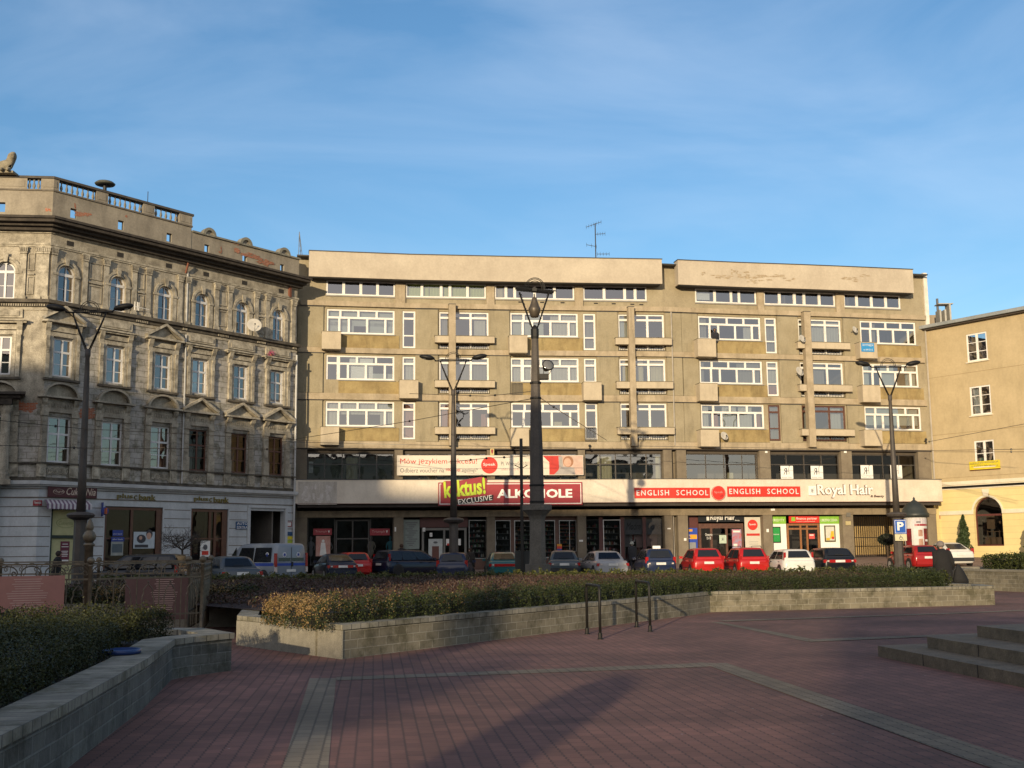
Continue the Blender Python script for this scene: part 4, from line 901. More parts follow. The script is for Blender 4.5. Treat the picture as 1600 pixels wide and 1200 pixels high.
# light paving bands on the plaza
def band(pts,name='paving_band',dz=.003):
    g=MB(); V=[gp(u,v) for u,v in pts]; g.add([(p[0],p[1],dz) for p in V],[list(range(len(V)))]); return struct(g.build(name,stripe))
band([(484,1060),(525,1060),(513,1200),(511,1235),(420,1235),(441,1200)])
band([(525,1058.5),(1068,1037.5),(1097,1035.5),(1136,1038),(1100,1042.5),(526,1063.5)],dz=.0045)
band([(1097,1036.8),(1136,1036.5),(1600,1191),(1680,1219),(1600,1219),(1500,1184)],dz=.006)
band([(1108,971.5),(1128,972.5),(1270,998.6),(1262,1003)],dz=.004)
band([(1262,999.5),(1440,993),(1560,989),(1560,991),(1440,996),(1266,1003.5)],dz=.008)
band([(1120,970),(1500,957.5),(1700,949),(1700,950.5),(1500,959),(1135,971.6)],dz=.008)
# ================================================================== PLANTING BEDS
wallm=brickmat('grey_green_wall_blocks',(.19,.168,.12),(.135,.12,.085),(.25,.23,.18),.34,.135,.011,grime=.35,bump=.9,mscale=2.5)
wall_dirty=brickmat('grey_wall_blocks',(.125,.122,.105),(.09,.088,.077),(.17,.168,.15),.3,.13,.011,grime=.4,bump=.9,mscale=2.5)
cop=mat('weathered_coping_stone',(.23,.21,.17),.9,(.14,.13,.1),2.6,bump=.5,fine=.18)
cop_s=brickmat('coping_blocks',(.245,.226,.18),(.185,.172,.135),(.09,.083,.07),.21,4,.01,grime=.4,bump=.6,off=0,mscale=2.5)
soil_m=mat('bed_soil',(.05,.036,.026),.95,(.03,.022,.017),3,bump=.6,fine=.2)
def offs(poly,d):
    n=len(poly); out=[]
    for i in range(n):
        p0,p,p1=[np.array(poly[(i+k)%n],float) for k in(-1,0,1)]
        a=(p-p0)/np.linalg.norm(p-p0); b=(p1-p)/np.linalg.norm(p1-p)
        na=np.array([-a[1],a[0]]); nb=np.array([-b[1],b[0]]); m=(na+nb)/(1+max(-.6,na@nb)); out.append(tuple(p+m*d))
    return out
def ring(name,label,poly,h,th,m,mcop,over=.03,soil=True,ch=.075,group=None):
    """retaining wall round a closed outline (counter-clockwise), coping on top"""
    c=np.mean(poly,axis=0); t=thing(name,label,'planter wall',(c[0],c[1],0),0,group)
    inn=offs(poly,th); n=len(poly); w=MB(); L_=0; out=[]
    vs=[];fs=[];
    g=MB(); 
    A=offs(poly,-over); B=offs(poly,th+.02)
    for i in range(n):
        j=(i+1)%n; P=Plan([poly[i],poly[j]]); l=P.c[-1]
        w=MB(P); w.T=lambda a,o,z,P=P:(P(a,0,z)[0],P(a,0,z)[1],z); w.cuts=[]
        s_=MB(); 
        me=MB(); 
        # face with brick uv: (length, height)
        me.T=(lambda a,o,z,P=P:tuple(P(a,o,z))); me.cuts=[]
        me.quad((0,0,-.02),(l,0,-.02),(l,0,h),(0,0,h)); me.build('wall_face',m,t,org=ORG[t.name])
        me=MB(); me.add([(*B[i],h-.02),(*B[j],h-.02),(*B[j],-.02),(*B[i],-.02)],[[0,1,2,3]]); me.build('inner_face',m,t,org=ORG[t.name])
        co=MB(); PA=Plan([A[i],A[j]]); la=PA.c[-1]
        # coping as a bar with mitred ends
        q=[(0,A[i]),(1,A[j]),(2,B[j]),(3,B[i])]
        V=[(*A[i],h),(*A[j],h),(*B[j],h),(*B[i],h),(*A[i],h+ch),(*A[j],h+ch),(*B[j],h+ch),(*B[i],h+ch)]
        d=PA.d[0]; nrm=PA.n[0]; a0=np.array(A[i])
        loc=[((np.array(v[:2])-a0)@d,(np.array(v[:2])-a0)@nrm,v[2]) for v in V]
        co.T=(lambda a,o,z,a0=a0,d=d,nrm=nrm:(a0[0]+d[0]*a+nrm[0]*o,a0[1]+d[1]*a+nrm[1]*o,z))
        co.add(loc,[[0,1,5,4],[1,2,6,5],[2,3,7,6],[3,0,4,7],[4,5,6,7],[3,2,1,0]])
        cb=co.build('coping',mcop,t,org=ORG[t.name])
    if soil:
        so_=MB(); so_.add([(*p,h-.06) for p in B],[list(range(n))]); so_.build('soil',soil_m,t,org=ORG[t.name])
    return t,B
# outlines are counter-clockwise seen from above so that inward offset is to the left
MAIN=[gp(535,1030)[:2],gp(1075,962)[:2],gp(1110,956.5)[:2]+np.array([0,0]),gp(1555,945)[:2],np.array([13.0,32.5]),np.array([12.5,33.9]),np.array([12.3,41.0]),np.array([8,42.6]),np.array([-12,40.5]),np.array([-17,33]),np.array([-12,25.6]),gp(388,979)[:2],gp(372,1008)[:2]]
RING,BI=ring('planter_wall','long low brick retaining wall with pale coping around the main shrub bed in mid plaza',MAIN,.43,.3,wallm,cop_s)
# smooth stone end panels at the left corner
P=Plan([gp(372,1008)[:2],gp(535,1030)[:2]]); l=P.c[-1]
w=MB(P); w.box(-.02,l*.78,.004,.03,0,.42); w.box(l*.8,l+.02,.004,.03,0,.42); w.build('stone_cladding',mat('grey_stone_cladding',(.27,.25,.2),.85,(.19,.175,.14),6,bump=.3,fine=.3),RING,org=ORG[RING.name])
# left front bed
LEFT=[np.array([-2.62,2.5]),np.array([-3.32,8.6]),np.array([-3.86,12.3]),gp(268,1062)[:2],gp(300,1056)[:2],gp(361,1048)[:2],np.array([-4.6,17.2]),np.array([-14,18.2]),np.array([-14,2.5])]
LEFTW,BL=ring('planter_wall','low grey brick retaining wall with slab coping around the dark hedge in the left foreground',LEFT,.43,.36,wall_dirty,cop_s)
a=gp(1509,922)[:2]
RIGHT=[gp(1509,921)[:2],gp(1620,926)[:2],np.array([30,38]),np.array([30,47]),np.array([16.6,46])]
RIGHTW,BR=ring('planter_wall','grey brick retaining wall of the far right shrub bed behind the woman',RIGHT,.66,.35,wallm,cop)
a_=gp(388,979)[:2]; P=Plan([(-12,25.6),a_]); l=P.c[-1]
w=MB(P)
for i in range(7): w.box(l*i/7+.01,l*(i+1)/7-.01,.004,.03,0,.42)
w.build('stone_cladding',mat('grey_stone_cladding',(.27,.25,.2)),RING,org=ORG[RING.name])
# ---- leaves
def leafmesh(name,P_,sz,cols,parent=None,up=.35,label=None,asp=.55):
    n=len(P_); rngl=np.random.default_rng(len(name)+n)
    d=rngl.normal(size=(n,3)); d[:,2]=d[:,2]*.7+up; d/=np.linalg.norm(d,axis=1)[:,None]
    e=rngl.normal(size=(n,3)); e-= (e*d).sum(1)[:,None]*d; e/=np.linalg.norm(e,axis=1)[:,None]
    s=(sz*(.6+.8*rngl.random(n)))[:,None] if not np.isscalar(sz) else (sz*(.6+.8*rngl.random(n)))[:,None]
    V=np.stack([P_-d*s*.5,P_+e*s*asp*.5,P_+d*s*.5,P_-e*s*asp*.5],1).reshape(-1,3)
    o=np.array(ORG.get(parent.name,(0,0,0))) if parent is not None else np.zeros(3)
    V=V-o
    me=bpy.data.meshes.new(name); me.vertices.add(4*n); me.vertices.foreach_set('co',V.ravel().astype('f'))
    me.loops.add(4*n); me.loops.foreach_set('vertex_index',np.arange(4*n,dtype='i')); me.polygons.add(n)
    me.polygons.foreach_set('loop_start',np.arange(0,4*n,4,dtype='i')); me.polygons.foreach_set('loop_total',np.full(n,4,'i'))
    at_=me.color_attributes.new('col','FLOAT_COLOR','POINT'); c=np.ones((n,4),'f'); c[:,:3]=cols; at_.data.foreach_set('color',np.repeat(c,4,0).ravel())
    me.update(); me.materials.append(leafmat('leaf'))
    ob=bpy.data.objects.new(name,me); COL.objects.link(ob)
    if parent is not None: ob.parent=parent
    if label: ob['label']=label
    return ob
def noise1(x,seed=0): return (np.sin(x*1.7+seed)+np.sin(x*3.1+seed*2.3)*.7+np.sin(x*6.3+seed*.7)*.5)/2.2
def hedge(label,pts,wd,z0,z1,n,sz,base,var=.35,group=None,dead=None,name='hedge',wob=.09,cls=1.3):
    pts=[np.array(p,float)[:2] for p in pts]; P=Plan(pts); Lt=P.c[-1]
    m=pts[len(pts)//2]; t=thing(name,label,'hedge',(m[0],m[1],z0),0,group)
    r=np.random.default_rng(int(Lt*1000)%9999+n)
    H=z1-z0; per=2*H+wd; k=r.random(n)*(per+.0); s=r.random(n)*(Lt+.3)-.15
    k=np.where(r.random(n)<.45,np.where(r.random(n)<.5,r.random(n)*H,per-r.random(n)*H),k); side=np.where(k<H,-1,np.where(k<H+wd,0,1))
    o=np.where(side==-1,wd/2,np.where(side==1,-wd/2,k-H-wd/2)); z=np.where(side==-1,k,np.where(side==1,k-H-wd,H))
    # individual shrubs in the row bulge
    ec=r.random(n)<min(.3,.05+wd/Lt*.3); s=np.where(ec,np.where(r.random(n)<.5,-.02,Lt+.02)+r.normal(size=n)*.05,s); o=np.where(ec,(r.random(n)-.5)*wd,o); z=np.where(ec,r.random(n)*H,z); side=np.where(ec,0,side)
    bul=wob*noise1(s*cls*3.2,Lt)+.05*noise1(s*9+z*6,2)
    corner=np.minimum(1,(np.abs(o)/(wd/2))**6)*np.minimum(1,(z/H)**6)
    dep=r.random(n)**2*.16
    oo=o+np.sign(o+1e-9)*np.where(side!=0,1,0)*(bul-dep)-np.sign(o)*corner*.1
    zz=z+np.where((side==0)&~ec,bul-dep,0)-corner*.09+r.random(n)**6*.1
    clump=noise1(s*5+side*2,5)*.5+noise1(z*9+s*2,3)*.5
    co=np.array([P(a,b,c) for a,b,c in zip(s,oo,z0+np.maximum(.0,zz))])
    c=np.array(base)[None,:]*(1+var*(r.random(n)-.5)*2)[:,None]*(1+.25*clump)[:,None]
    c*=.52; yl=r.random(n)<.05+.12*(zz>H*.93); c[yl]=c[yl]*np.array([1.6,1.5,.9])
    if dead is not None:
        for (a0,a1,pr) in dead:
            q=(s>a0)&(s<a1)&(r.random(n)<pr*(.35+.65*(zz>H*.45))*(.6+.4*(noise1(s*4,1)>-.3)))
            c[q]=np.array([.23,.15,.06])*(1+.4*(r.random(q.sum())-.5))[:,None]
    leafmesh('foliage',co,sz,c,t)
    w=MB(P); step=max(2,int(Lt/.5)); w.cuts=list(P.c)+[Lt*i/step for i in range(step)]; w.cuts=sorted(w.cuts)
    w.box(.15,Lt-.15,-wd/2+.27,wd/2-.27,z0,z1-.2); w.build('dark_hull',mat('inner_hull_dark',(.022,.02,.012),.95,fine=.2),t)  # solid dark hull added inside the leaves to block light
    return t
GR1=(.052,.07,.018); GR2=(.06,.072,.022)
def inset(pts,d): return pts
p0=gp(535,1030)[:2]; p1=gp(1075,962)[:2]; p2=gp(1110,956.5)[:2]; p3=gp(1555,945)[:2]
def off_seg(a,b,d,t0=0,t1=1):
    a,b=np.array(a),np.array(b); u=(b-a)/np.linalg.norm(b-a); nn=np.array([-u[1],u[0]]); return a+(b-a)*t0+nn*d, a+(b-a)*t1+nn*d
q0,q1=off_seg(p0,p1,.62,.02,1); r0,r1=off_seg(p2,p3,.72,0,.835)
hedge('front clipped hedge of the main bed, its left end dried to yellow',[q0+np.array([-.75,1.1]),q0,q1,r0+np.array([.3,0]),r1],.8,.42,.85,125000,.029,GR1,wob=.13,dead=[(-.2,1.15,.88),(1.15,1.8,.4),(1.8,3.2,.1),(4.2,5.0,.08)])
hedge('hedge row closing the right end of the main bed',[r1+np.array([.15,.3]),r1+np.array([.1,3.2]),r1+np.array([.1,7])],.8,.42,.9,9000,.06,GR2)
hedge('far hedge row along the road side of the main bed',[(-13.5,38.6),(-5,39.2),(4,40.4),(11.2,40.0)],.9,.42,.8,34000,.085,(.105,.115,.028))
hedge('short hedge at the left end of the main bed, dry and yellow on top',[(-5.75,25.35),(-8.5,25.75),(-12,26.3)],.8,.42,.86,14000,.055,GR2,dead=[(0.3,3.6,.6)])
hedge('dense dark green hedge filling the left foreground bed',[(-3.75,3.2),(-4.35,8.6),(-4.95,12.4),(-5.35,14.1)],1.15,.45,.8,100000,.025,(.05,.062,.018),wob=.09)
hedge('dark hedge at the back of the left foreground bed, before the iron fence',[(-4.95,15.75),(-9,16.5),(-13.6,17.4)],1.0,.45,.84,56000,.03,(.058,.066,.018))
hedge('box hedge mass inside the left foreground bed',[(-6.0,3.2),(-6.6,8.6),(-7.4,14.6)],3.3,.45,.8,90000,.03,(.052,.064,.018),wob=.08)
hedge('low rounded hedge on the far right bed above its brick wall',[(18.1,43.0),(24,43.2),(29,43)],3.4,.66,1.22,26000,.075,(.07,.085,.02))
# brown barberry ground cover between the hedges
def scatter_in(poly,n,r):
    P_=np.array(poly); mn=P_.min(0); mx=P_.max(0); out=[]
    while sum(len(o) for o in out)<n:
        q=r.random((n*2,2))*(mx-mn)+mn; ins=np.zeros(len(q),bool)
        for i in range(len(P_)):
            a=P_[i]; b=P_[(i+1)%len(P_)]; cnd=((a[1]>q[:,1])!=(b[1]>q[:,1]))&(q[:,0]<(b[0]-a[0])*(q[:,1]-a[1])/(b[1]-a[1]+1e-12)+a[0]); ins^=cnd
        out.append(q[ins])
    return np.concatenate(out)[:n]
r=np.random.default_rng(5); inner=[(-3.6,20.3),(4.0,29.8),(11.0,32.6),(12.0,40.0),(4,39.3),(-13,37.6),(-14,31),(-9,27.4)]
q=scatter_in(inner,110000,r); hh=.42+.2+.09*noise1(q[:,0]*1.3+q[:,1]*.8)+.06*noise1(q[:,1]*2.4,4)
zz=hh+r.random(len(q))*.18-.06
c=np.array([.056,.032,.024])[None,:]*(1+.7*(r.random(len(q))-.5))[:,None]; gq=r.random(len(q))<.07; c[gq]=(.07,.07,.025)
gc=leafmesh('ground_cover',np.column_stack([q,zz]),.075,c,asp=.3,up=.8); struct(gc,'stuff'); 
g=MB(); g.add([(*p,.52) for p in inner],[list(range(len(inner)))]); gb=g.build('barberry_stems',mat('inner_twigs',(.045,.024,.018),.95,bump=.8,fine=.3)); gb.parent=gc
# ================================================================== MONUMENT STEPS
stp=mat('worn_granite_step',(.2,.15,.095),.85,(.115,.088,.056),4,bump=.5,fine=.25)
ST=thing('monument_steps','three weathered stone steps of a monument at the right edge of the plaza','steps',(8,14,0))
for k,(c_,d_) in enumerate([((5.3,17.2),(5.75,13.0)),((5.87,16.75),(6.25,13.2)),((6.55,16.65),(6.9,13.6))]):
    c_=np.array(c_); u=(np.array(d_)-c_); u/=np.linalg.norm(u); far=c_+u*(7.5-k*.6); e2=far+np.array([2.9,-4.0]); e3=np.array([14.,2.5])
    poly=[tuple(c_),tuple(far),tuple(e2),tuple(e3),(16,8),(14-k*.3,16.5-k*.6),tuple(c_+np.array([3.4,1.2]))]
    z0=.0+k*.155; w=MB(); w.prism(poly,z0+.0,z0+.153,'xy'); w.build('step',stp,ST,org=(8,14,0))
    # joints between the slabs
    jn=MB(); 
    for j in range(1,5):
        p=c_+u*1.45*j; nn=np.array([u[1],-u[0]])
        jn.cbox((p[0]+nn[0]*.0,p[1]+nn[1]*.0,z0+.08),(.012,.012,.148),Matrix.Rotation(math.atan2(u[1],u[0]),4,'Z').to_3x3())
    jn.build('slab_joint',mat('joint_dark',(.04,.035,.03),.95,fine=0),ST,org=(8,14,0))
# ================================================================== BICYCLE STANDS
for i,((u0,v0),(u1,v1),lb) in enumerate([((917.5,991),(938,999),'left of the two black hoop bicycle stands before the planter wall'),((995,980),(1016,987),'right of the two black hoop bicycle stands, nearer the planter wall corner')]):
    a=gp(u0,v0); b=gp(u1,v1); c_=(a+b)/2; t=thing('bicycle_stand',lb,'bicycle stand',tuple(c_),0,'black hoop bicycle stands')
    a,b=a-c_,b-c_; h=.93; w=MB(); pts=[(a[0],a[1],0)]; rr=.07
    d=(b-a)/np.linalg.norm(b-a)
    pts+= [(a[0],a[1],h-rr),(*(a+d*rr*.3)[:2],h-rr*.3),(*(a+d*rr)[:2],h),(*(b-d*rr)[:2],h),(*(b-d*rr*.3)[:2],h-rr*.3),(b[0],b[1],h-rr),(b[0],b[1],0)]
    w.tube(pts,.026,10); w.build('hoop',iron_m,t,smooth=True)
    for p in(a,b): w=MB(); w.lathe([(.055,.0),(.055,.012),(.036,.02),(.036,.11),(.027,.12)],(p[0],p[1],.001),12); w.build('foot',iron_m,t)
# blue plastic lid on the left wall
p=gp(190,1014,.56); t=thing('plastic_lid','round dark blue plastic lid lying on the coping of the left planter wall','lid',(p[0],p[1],.505))
w=MB(); w.lathe([(.2,.0),(.235,.01),(.24,.05),(.225,.055),(.215,.03),(.0001,.028)],(0,0,0),24,sx=.85); w.build('dish',mat('blue_plastic',(.015,.04,.15),.35,fine=.05),t,smooth=True)
# ================================================================== IRON FENCE ENCLOSURE
wi=mat('wrought_iron_bronze_paint',(.2,.155,.1),.5,(.1,.08,.055),8,metal=.3,fine=.2)
def fence_run(t,A,B,H=1.42,posts=True,sp=.38,tubes=6):
    A=np.array(A,float); B=np.array(B,float); P=Plan([A,B]); l=P.c[-1]; o=ORG[t.name]
    w=MB(P)
    for z in (H,H-.03*0-.27): w.box(0,l,-.015,.015,z-.02,z+.01)
    w.box(0,l,-.012,.012,.45,.475); w.box(0,l,-.012,.012,.12,.145)
    w.build('rail',wi,t,org=o)
    n=max(2,int(l/sp)); w=MB(P); dx=l/n
    for i in range(n):
        cx=dx*(i+.5); r0=dx*.42
        # top arch with a curled end
        pts=[(cx-r0,H-.27),(cx-r0,H-.16)]+[(cx-r0*math.cos(PI*k/10),H-.16+ .125*math.sin(PI*k/10)) for k in range(1,11)]
        for k in range(1,14): a=-2*PI*k/13*1.15; rr=.055*(1-k/18); pts.append((cx+r0-.055+rr*math.cos(a),H-.16-.0+rr*math.sin(a)))
        w.tube([(p[0],0,p[1]) for p in pts],.011,4)
    w.build('scroll_band',wi,t,org=o)
    w=MB(P)
    for i in range(n):
        cx=dx*(i+.5)
        w.tube([(dx*i,0,.1),(dx*i,0,H-.26)],.012,4)
        k=dx*.26
        w.tube([(cx-k,0,.1),(cx-k,0,.8),(cx-k*.75,0,.86),(cx-k*.8,0,.93),(cx-k*.3,0,1.0),(cx,0,1.04),(cx+k*.3,0,1.0),(cx+k*.8,0,.93),(cx+k*.75,0,.86),(cx+k,0,.8),(cx+k,0,.1)],.011,4); w.ball((cx,0,1.07),.022,6,4)
    w.build('bar_infill',wi,t,org=o)
def fpost(t,p,H=1.52,r=.035):
    o=ORG[t.name]; w=MB(); w.T=lambda x,y,z:(x,y,z); w.lathe([(r*1.6,0),(r*1.6,.1),(r,.14),(r,H-.17),(r*1.5,H-.15),(r*1.5,H-.13),(r*.7,H-.115)],(p[0],p[1],0),10); w.ball((p[0],p[1],H-.05),.068,12,8); return w.build('post',wi,t,org=o,smooth=True)
FC=(-5.95,22.3); FL0=(-13.5,18.9)
t=thing('iron_fence','ornate wrought iron fence with scroll band and ball topped posts behind the left hedge','fence',(-9,21,0))
fa=np.array(FL0); fb=np.array(FC); post2=at(146,900,20.9)
fence_run(t,FL0,(post2[0],20.75)); fence_run(t,(post2[0],20.75),FC)
fpost(t,(post2[0],20.75)); fpost(t,FC); 
c2=at(293,870,22.9); fpost(t,(c2[0],23.0)); c3_=at(322,870,25.2)
fence_run(t,FC,(c3_[0],25.6),sp=.4); fpost(t,(c3_[0],25.6)); fence_run(t,(c2[0],23.0),(c3_[0]-.25,25.9),sp=.4)
t2=thing('iron_fence','farther run of ornate iron fence closing the back of the stairwell enclosure','fence',(-10,27,0))
fence_run(t2,(-15,27.5),(c3_[0],25.7)); a=at(2,870,28)
for u,Y in((2,26.9),(155,26.4)): p=at(u,870,Y); fpost(t2,(p[0],Y),1.5)
# notice boards on the fence
for (x0,x1,y0,y1,Y,lb,txt) in [(-40,103,901,962,20.5,'pink sunlit notice board with faded lines of text hung on the iron fence, left one',True),(193,290,902,968,21.9,'pink notice board in shade hung behind the arched bars of the iron fence, right one',False)]:
    a=at(x0,y0,Y-(.45 if txt else 0)); b=at(x1,y1,Y+(0 if txt else .25)); P=Plan([(a[0],a[1]-(.3 if txt else -.12)),(b[0],b[1]-(0.12 if txt else -.12))]); l=P.c[-1]; w=MB(P); w.box(0,l,-.012,.012,b[2],a[2])
    nb=solo(w,'notice_board',mat('pink_board_sunlit',(.44,.2,.155),.55,(.34,.15,.12),.7,fine=.04) if txt else mat('pink_board_shaded',(.16,.08,.07),.6,(.12,.06,.055),.8,fine=.06),lb,'notice board','pink notice boards on the iron fence')  # sun and shade on the boards put into two pink tones
    w=MB(P); r_=random.Random(4)
    for k in range(15): ww=l*(.12+.1*r_.random()); z=a[2]-.06-.04*k; w.box(l*.62-ww,l*.62+ww,.0125,.014,z,z+.011)
    w.build('print_lines',mat('pale_print',(.62,.42,.36),.7,fine=0),nb,org=ORG[nb.name])
# tall gate post with pine cone finial
p=at(141,812,25.2); t=thing('finial_post','tall bronze post with a pine cone finial standing behind the iron fence','post',(p[0],25.2,0))
w=MB(); w.lathe([(.09,0),(.09,1.75),(.12,1.77),(.12,1.8),(.085,1.83)],(0,0,0),12); w.build('shaft',wi,t,smooth=True)
w=MB(); w.lathe([(.07,1.83),(.13,1.9),(.14,1.98),(.11,2.05),(.06,2.09),(.075,2.11),(.085,2.16),(.065,2.25),(.03,2.33),(.005,2.36)],(0,0,0),12); w.build('finial',wi,t,smooth=True)
# ================================================================== BUILDINGS AND ADDED SHADOW CASTERS BEHIND THE VIEWPOINT (they throw the plaza into evening shade)
back_m=mat('shaded_town_render',(.42,.36,.26),.92,(.33,.28,.2),.5,streak=.2,fine=.06); tile_m=mat('dark_tile_roof',(.12,.07,.05),.9,fine=.1)
LATv=np.array([math.cos(SAZ),-math.sin(SAZ)]); DIRv=np.array([math.sin(SAZ),math.cos(SAZ)]); TE=math.tan(SEL)
def backhouse(label,u0,u1,h0,d=-60,depth=12,gable=True,name='town_house',cat='town house'):
    H=h0-d*TE; c=LATv*(u0+u1)/2+DIRv*(d-depth/2); hw=(u1-u0)/2
    t=thing(name,label,cat,(c[0],c[1],0),-SAZ)
    eave=H-3.0 if gable else H
    w=MB(); wall_=w; w.box(-hw,hw,-depth/2,depth/2,0,eave); w.build('wall',back_m,t)
    w=MB()
    if gable: w.add([(-hw-.2,-depth/2-.4,eave),(hw+.2,-depth/2-.4,eave),(hw+.2,depth/2+.4,eave),(-hw-.2,depth/2+.4,eave),(-hw-.2,0,H),(hw+.2,0,H)],[[0,1,5,4],[2,3,4,5],[0,4,3],[1,2,5],[3,2,1,0]]); w.build('roof',tile_m,t)
    else: w.box(-hw-.3,hw+.3,-depth/2-.3,depth/2+.3,eave+.001,eave+.5); w.build('roof',tile_m,t)
    n=int((u1-u0)/3.2); fl=int(eave/3.6)
    for f in range(fl):
        w=MB()
        for i in range(n):
            x=-hw+(i+.5)*(u1-u0)/n; w.box(x-.6,x+.6,depth/2+.002,depth/2+.06,1.2+f*3.5,3.1+f*3.5)
        w.build('window_row',gld,t)
    return t
backhouse('tall pale town hall range behind the viewer, south west side of the plaza',-95,-40,19.4)
backhouse('second tall town house behind the viewer, beside the church gap',-39.9,-27,18.2,gable=False)
backhouse('third tall town house behind the viewer with a tiled ridge',-26.9,-11.0,17.1)
backhouse('flat roofed block added behind the viewer on the left to shade the near ground',-10.9,-4.7,2.25,gable=False,name='shade_block',cat='shadow caster')  # unseen block added for the shade on the near left ground
backhouse('two storey town house behind the viewer on the right',-.1,22,5.9)
backhouse('long town house behind the viewer at the far right',22.1,80,8.8,gable=False)
def slim(label,u,h0,wd,d=-58,name='shadow_post'):  # added shapes out of view, made to throw streaks of shade on the plaza
    H=h0-d*TE; c=LATv*u+DIRv*d; w=MB(); w.lathe([(wd*.7,0),(wd*.55,H*.9),(wd*.4,H*.97),(.05,H)],(c[0],c[1],0),8); solo(w,name,back_m,label,'tower')
slim('slim tall obelisk standing behind the viewer, the taller one',-6.3,4.6,.5,-12,'shadow_caster')
slim('short stout obelisk standing behind the viewer, the lower one',-2.78,2.5,.72,-9,'shadow_caster')
# ================================================================== LAMP POSTS
lens=mat('lamp_lens',(.35,.35,.33),.15,fine=0)
def arm_lamp(label,u,Y,zt,hh,flip=0):
    p=at(u,858,Y); z0=gz(p[0],Y); t=thing('street_lamp',label,'street lamp',(p[0],Y,z0),0,'twin armed street lamps around the plaza')
    H=zt-z0
    w=MB(); w.lathe([(.34,0),(.34,.3),(.27,.45),(.25,2.85),(.27,2.95)],(0,0,0),8,ph=PI/8); w.lathe([(.27,2.95),(.5,3.05),(.56,3.15),(.5,3.22),(.26,3.28)],(0,0,0),16)
    w.build('pedestal',pole_m,t)
    w=MB(); w.lathe([(.19,3.281),(.165,5),(.115,H-2.2),(.09,H-1.3),(.12,H-1.25),(.12,H-1.0),(.06,H-.95)],(0,0,0),10); w.build('shaft',pole_m,t,smooth=True)
    w=MB()
    for s_ in(-1,1):
        w.tube([(s_*.04,0,H-1.0),(s_*.72,0,H+.62)],.03,6); w.tube([(s_*.1,.0,H-1.0),(s_*.62,0,H+.3),(s_*.66,0,H+.6)],.018,5)
    w.tube([(-1.0,0,H+.62),(1.0,0,H+.62)],.035,6); w.tube([(-.75,0,H+.7),(.75,0,H+.7)],.02,6)
    for rr in(.42,.34): w.tube([(rr*math.cos(PI*i/12),0,H+.68+rr*math.sin(PI*i/12)) for i in range(13)],.016,5)
    w.build('bracket',iron_m,t,smooth=True)
    for s_ in(-1,1):
        w=MB(); R=Matrix.Rotation(-s_*math.radians(10),3,'Y')
        w.tube([(s_*.95,0,H+.64),(s_*1.15,0,H+.78)],.03,6)
        w.ball((0,0,0),.43,12,8,sz=.34,sy=.5); n0=len(w.v)-13*0
        k=len(w.v)-(9*12)
        for i in range(k,len(w.v)): v=R@Vector(w.v[i]); w.v[i]=(v.x+s_*1.42,v.y,v.z+H+.82)
        la=w.build('lamp_head',iron_m,t,smooth=True)
        w=MB(); w.ball((s_*1.46,-.02,H+.745),.2,10,6,sz=.3,sy=.55); w.build('lens',lens,la,smooth=True)
    return t
arm_lamp('twin armed street lamp at the far left before the ornate tenement',124,47.4,11.0,3)
arm_lamp('twin armed street lamp left of the tall middle column, before the red liquor sign',709,61.5,11.1,3)
arm_lamp('twin armed street lamp with blue parking sign near the advertising column',1404,64,10.9,3)
# big column with hanging lantern
p=at(840,858,50); CX,CY=p[0],50.
t=thing('lantern_column','tall grey concrete column with hanging lantern and open iron frame on top in mid plaza','lamp column',(CX,CY,0))
H0=12.0-.0
conc=mat('dirty_concrete_column',(.15,.135,.115),.9,(.1,.09,.075),1.4,streak=.4,bump=.5,fine=.2)
w=MB(); w.lathe([(.58,0),(.58,.95),(.39,.96),(.37,1.4),(.35,2.85)],(0,0,0),8,ph=PI/8); w.lathe([(.35,2.85),(.42,3.02),(.62,3.22),(.68,3.25),(.68,3.48),(.36,3.5)],(0,0,0),8,ph=PI/8); w.build('pedestal',conc,t)
zz=lambda v:CH+ (ray(838,v)[2]/ray(838,v)[1])*CY
w=MB(); w.lathe([(.335,3.5),(.3,5.9),(.26,7.2),(.185,9.8),(.165,zz(522)-.02),(.15,zz(513))],(0,0,0),8,ph=PI/8); w.build('shaft',mat('brown_grey_column_paint',(.1,.085,.072),.75,(.065,.055,.047),1.2,streak=.4,bump=.2,fine=.15),t)
w=MB(); w.lathe([(.17,zz(530)),(.19,zz(526)),(.19,zz(515)),(.15,zz(512)),(.04,zz(508))],(0,0,0),8,ph=PI/8)
for v in(786,760,624,600): 
    w.lathe([(.255 if v<700 else .335,zz(v)),(.265 if v<700 else .345,zz(v)+.02),(.265 if v<700 else .345,zz(v)+.07),(.255 if v<700 else .335,zz(v)+.09)],(0,0,0),8,ph=PI/8)
w.build('collar',iron_m,t)
w=MB(); zt=zz(457); zb=zz(512)
for s_ in(-1,1):
    for yy in(-.12,.12): w.tube([(s_*.12,yy*.3,zb),(s_*.66,yy,zt)],.035,5)
    for k in range(8): a=k/8; b=(k+1)/8; w.tube([(s_*(.1+.5*a),0,zb+.05+(zt-zb)*a),(s_*(.2+.45*b),.1*(-1)**k,zb+(zt-zb)*b)],.012,4)
w.build('frame_arm',iron_m,t)
w=MB()
for dy,l,zo in((-.12,.86,.1),(.12,.86,.1),(0,.98,.17),(-.08,.8,.0)): w.tube([(-l,dy,zt+zo+.06*0),(l,dy,zt+zo)],.028,5)
w.cbox((0,-.15,zt+.1),(.2,.06,.14))
for rr in(.46,.41,.33): w.tube([(rr*math.cos(PI*i/14),-.06+rr*.1,zt+.15+rr*1.12*math.sin(PI*i/14)) for i in range(15)],.018,5)
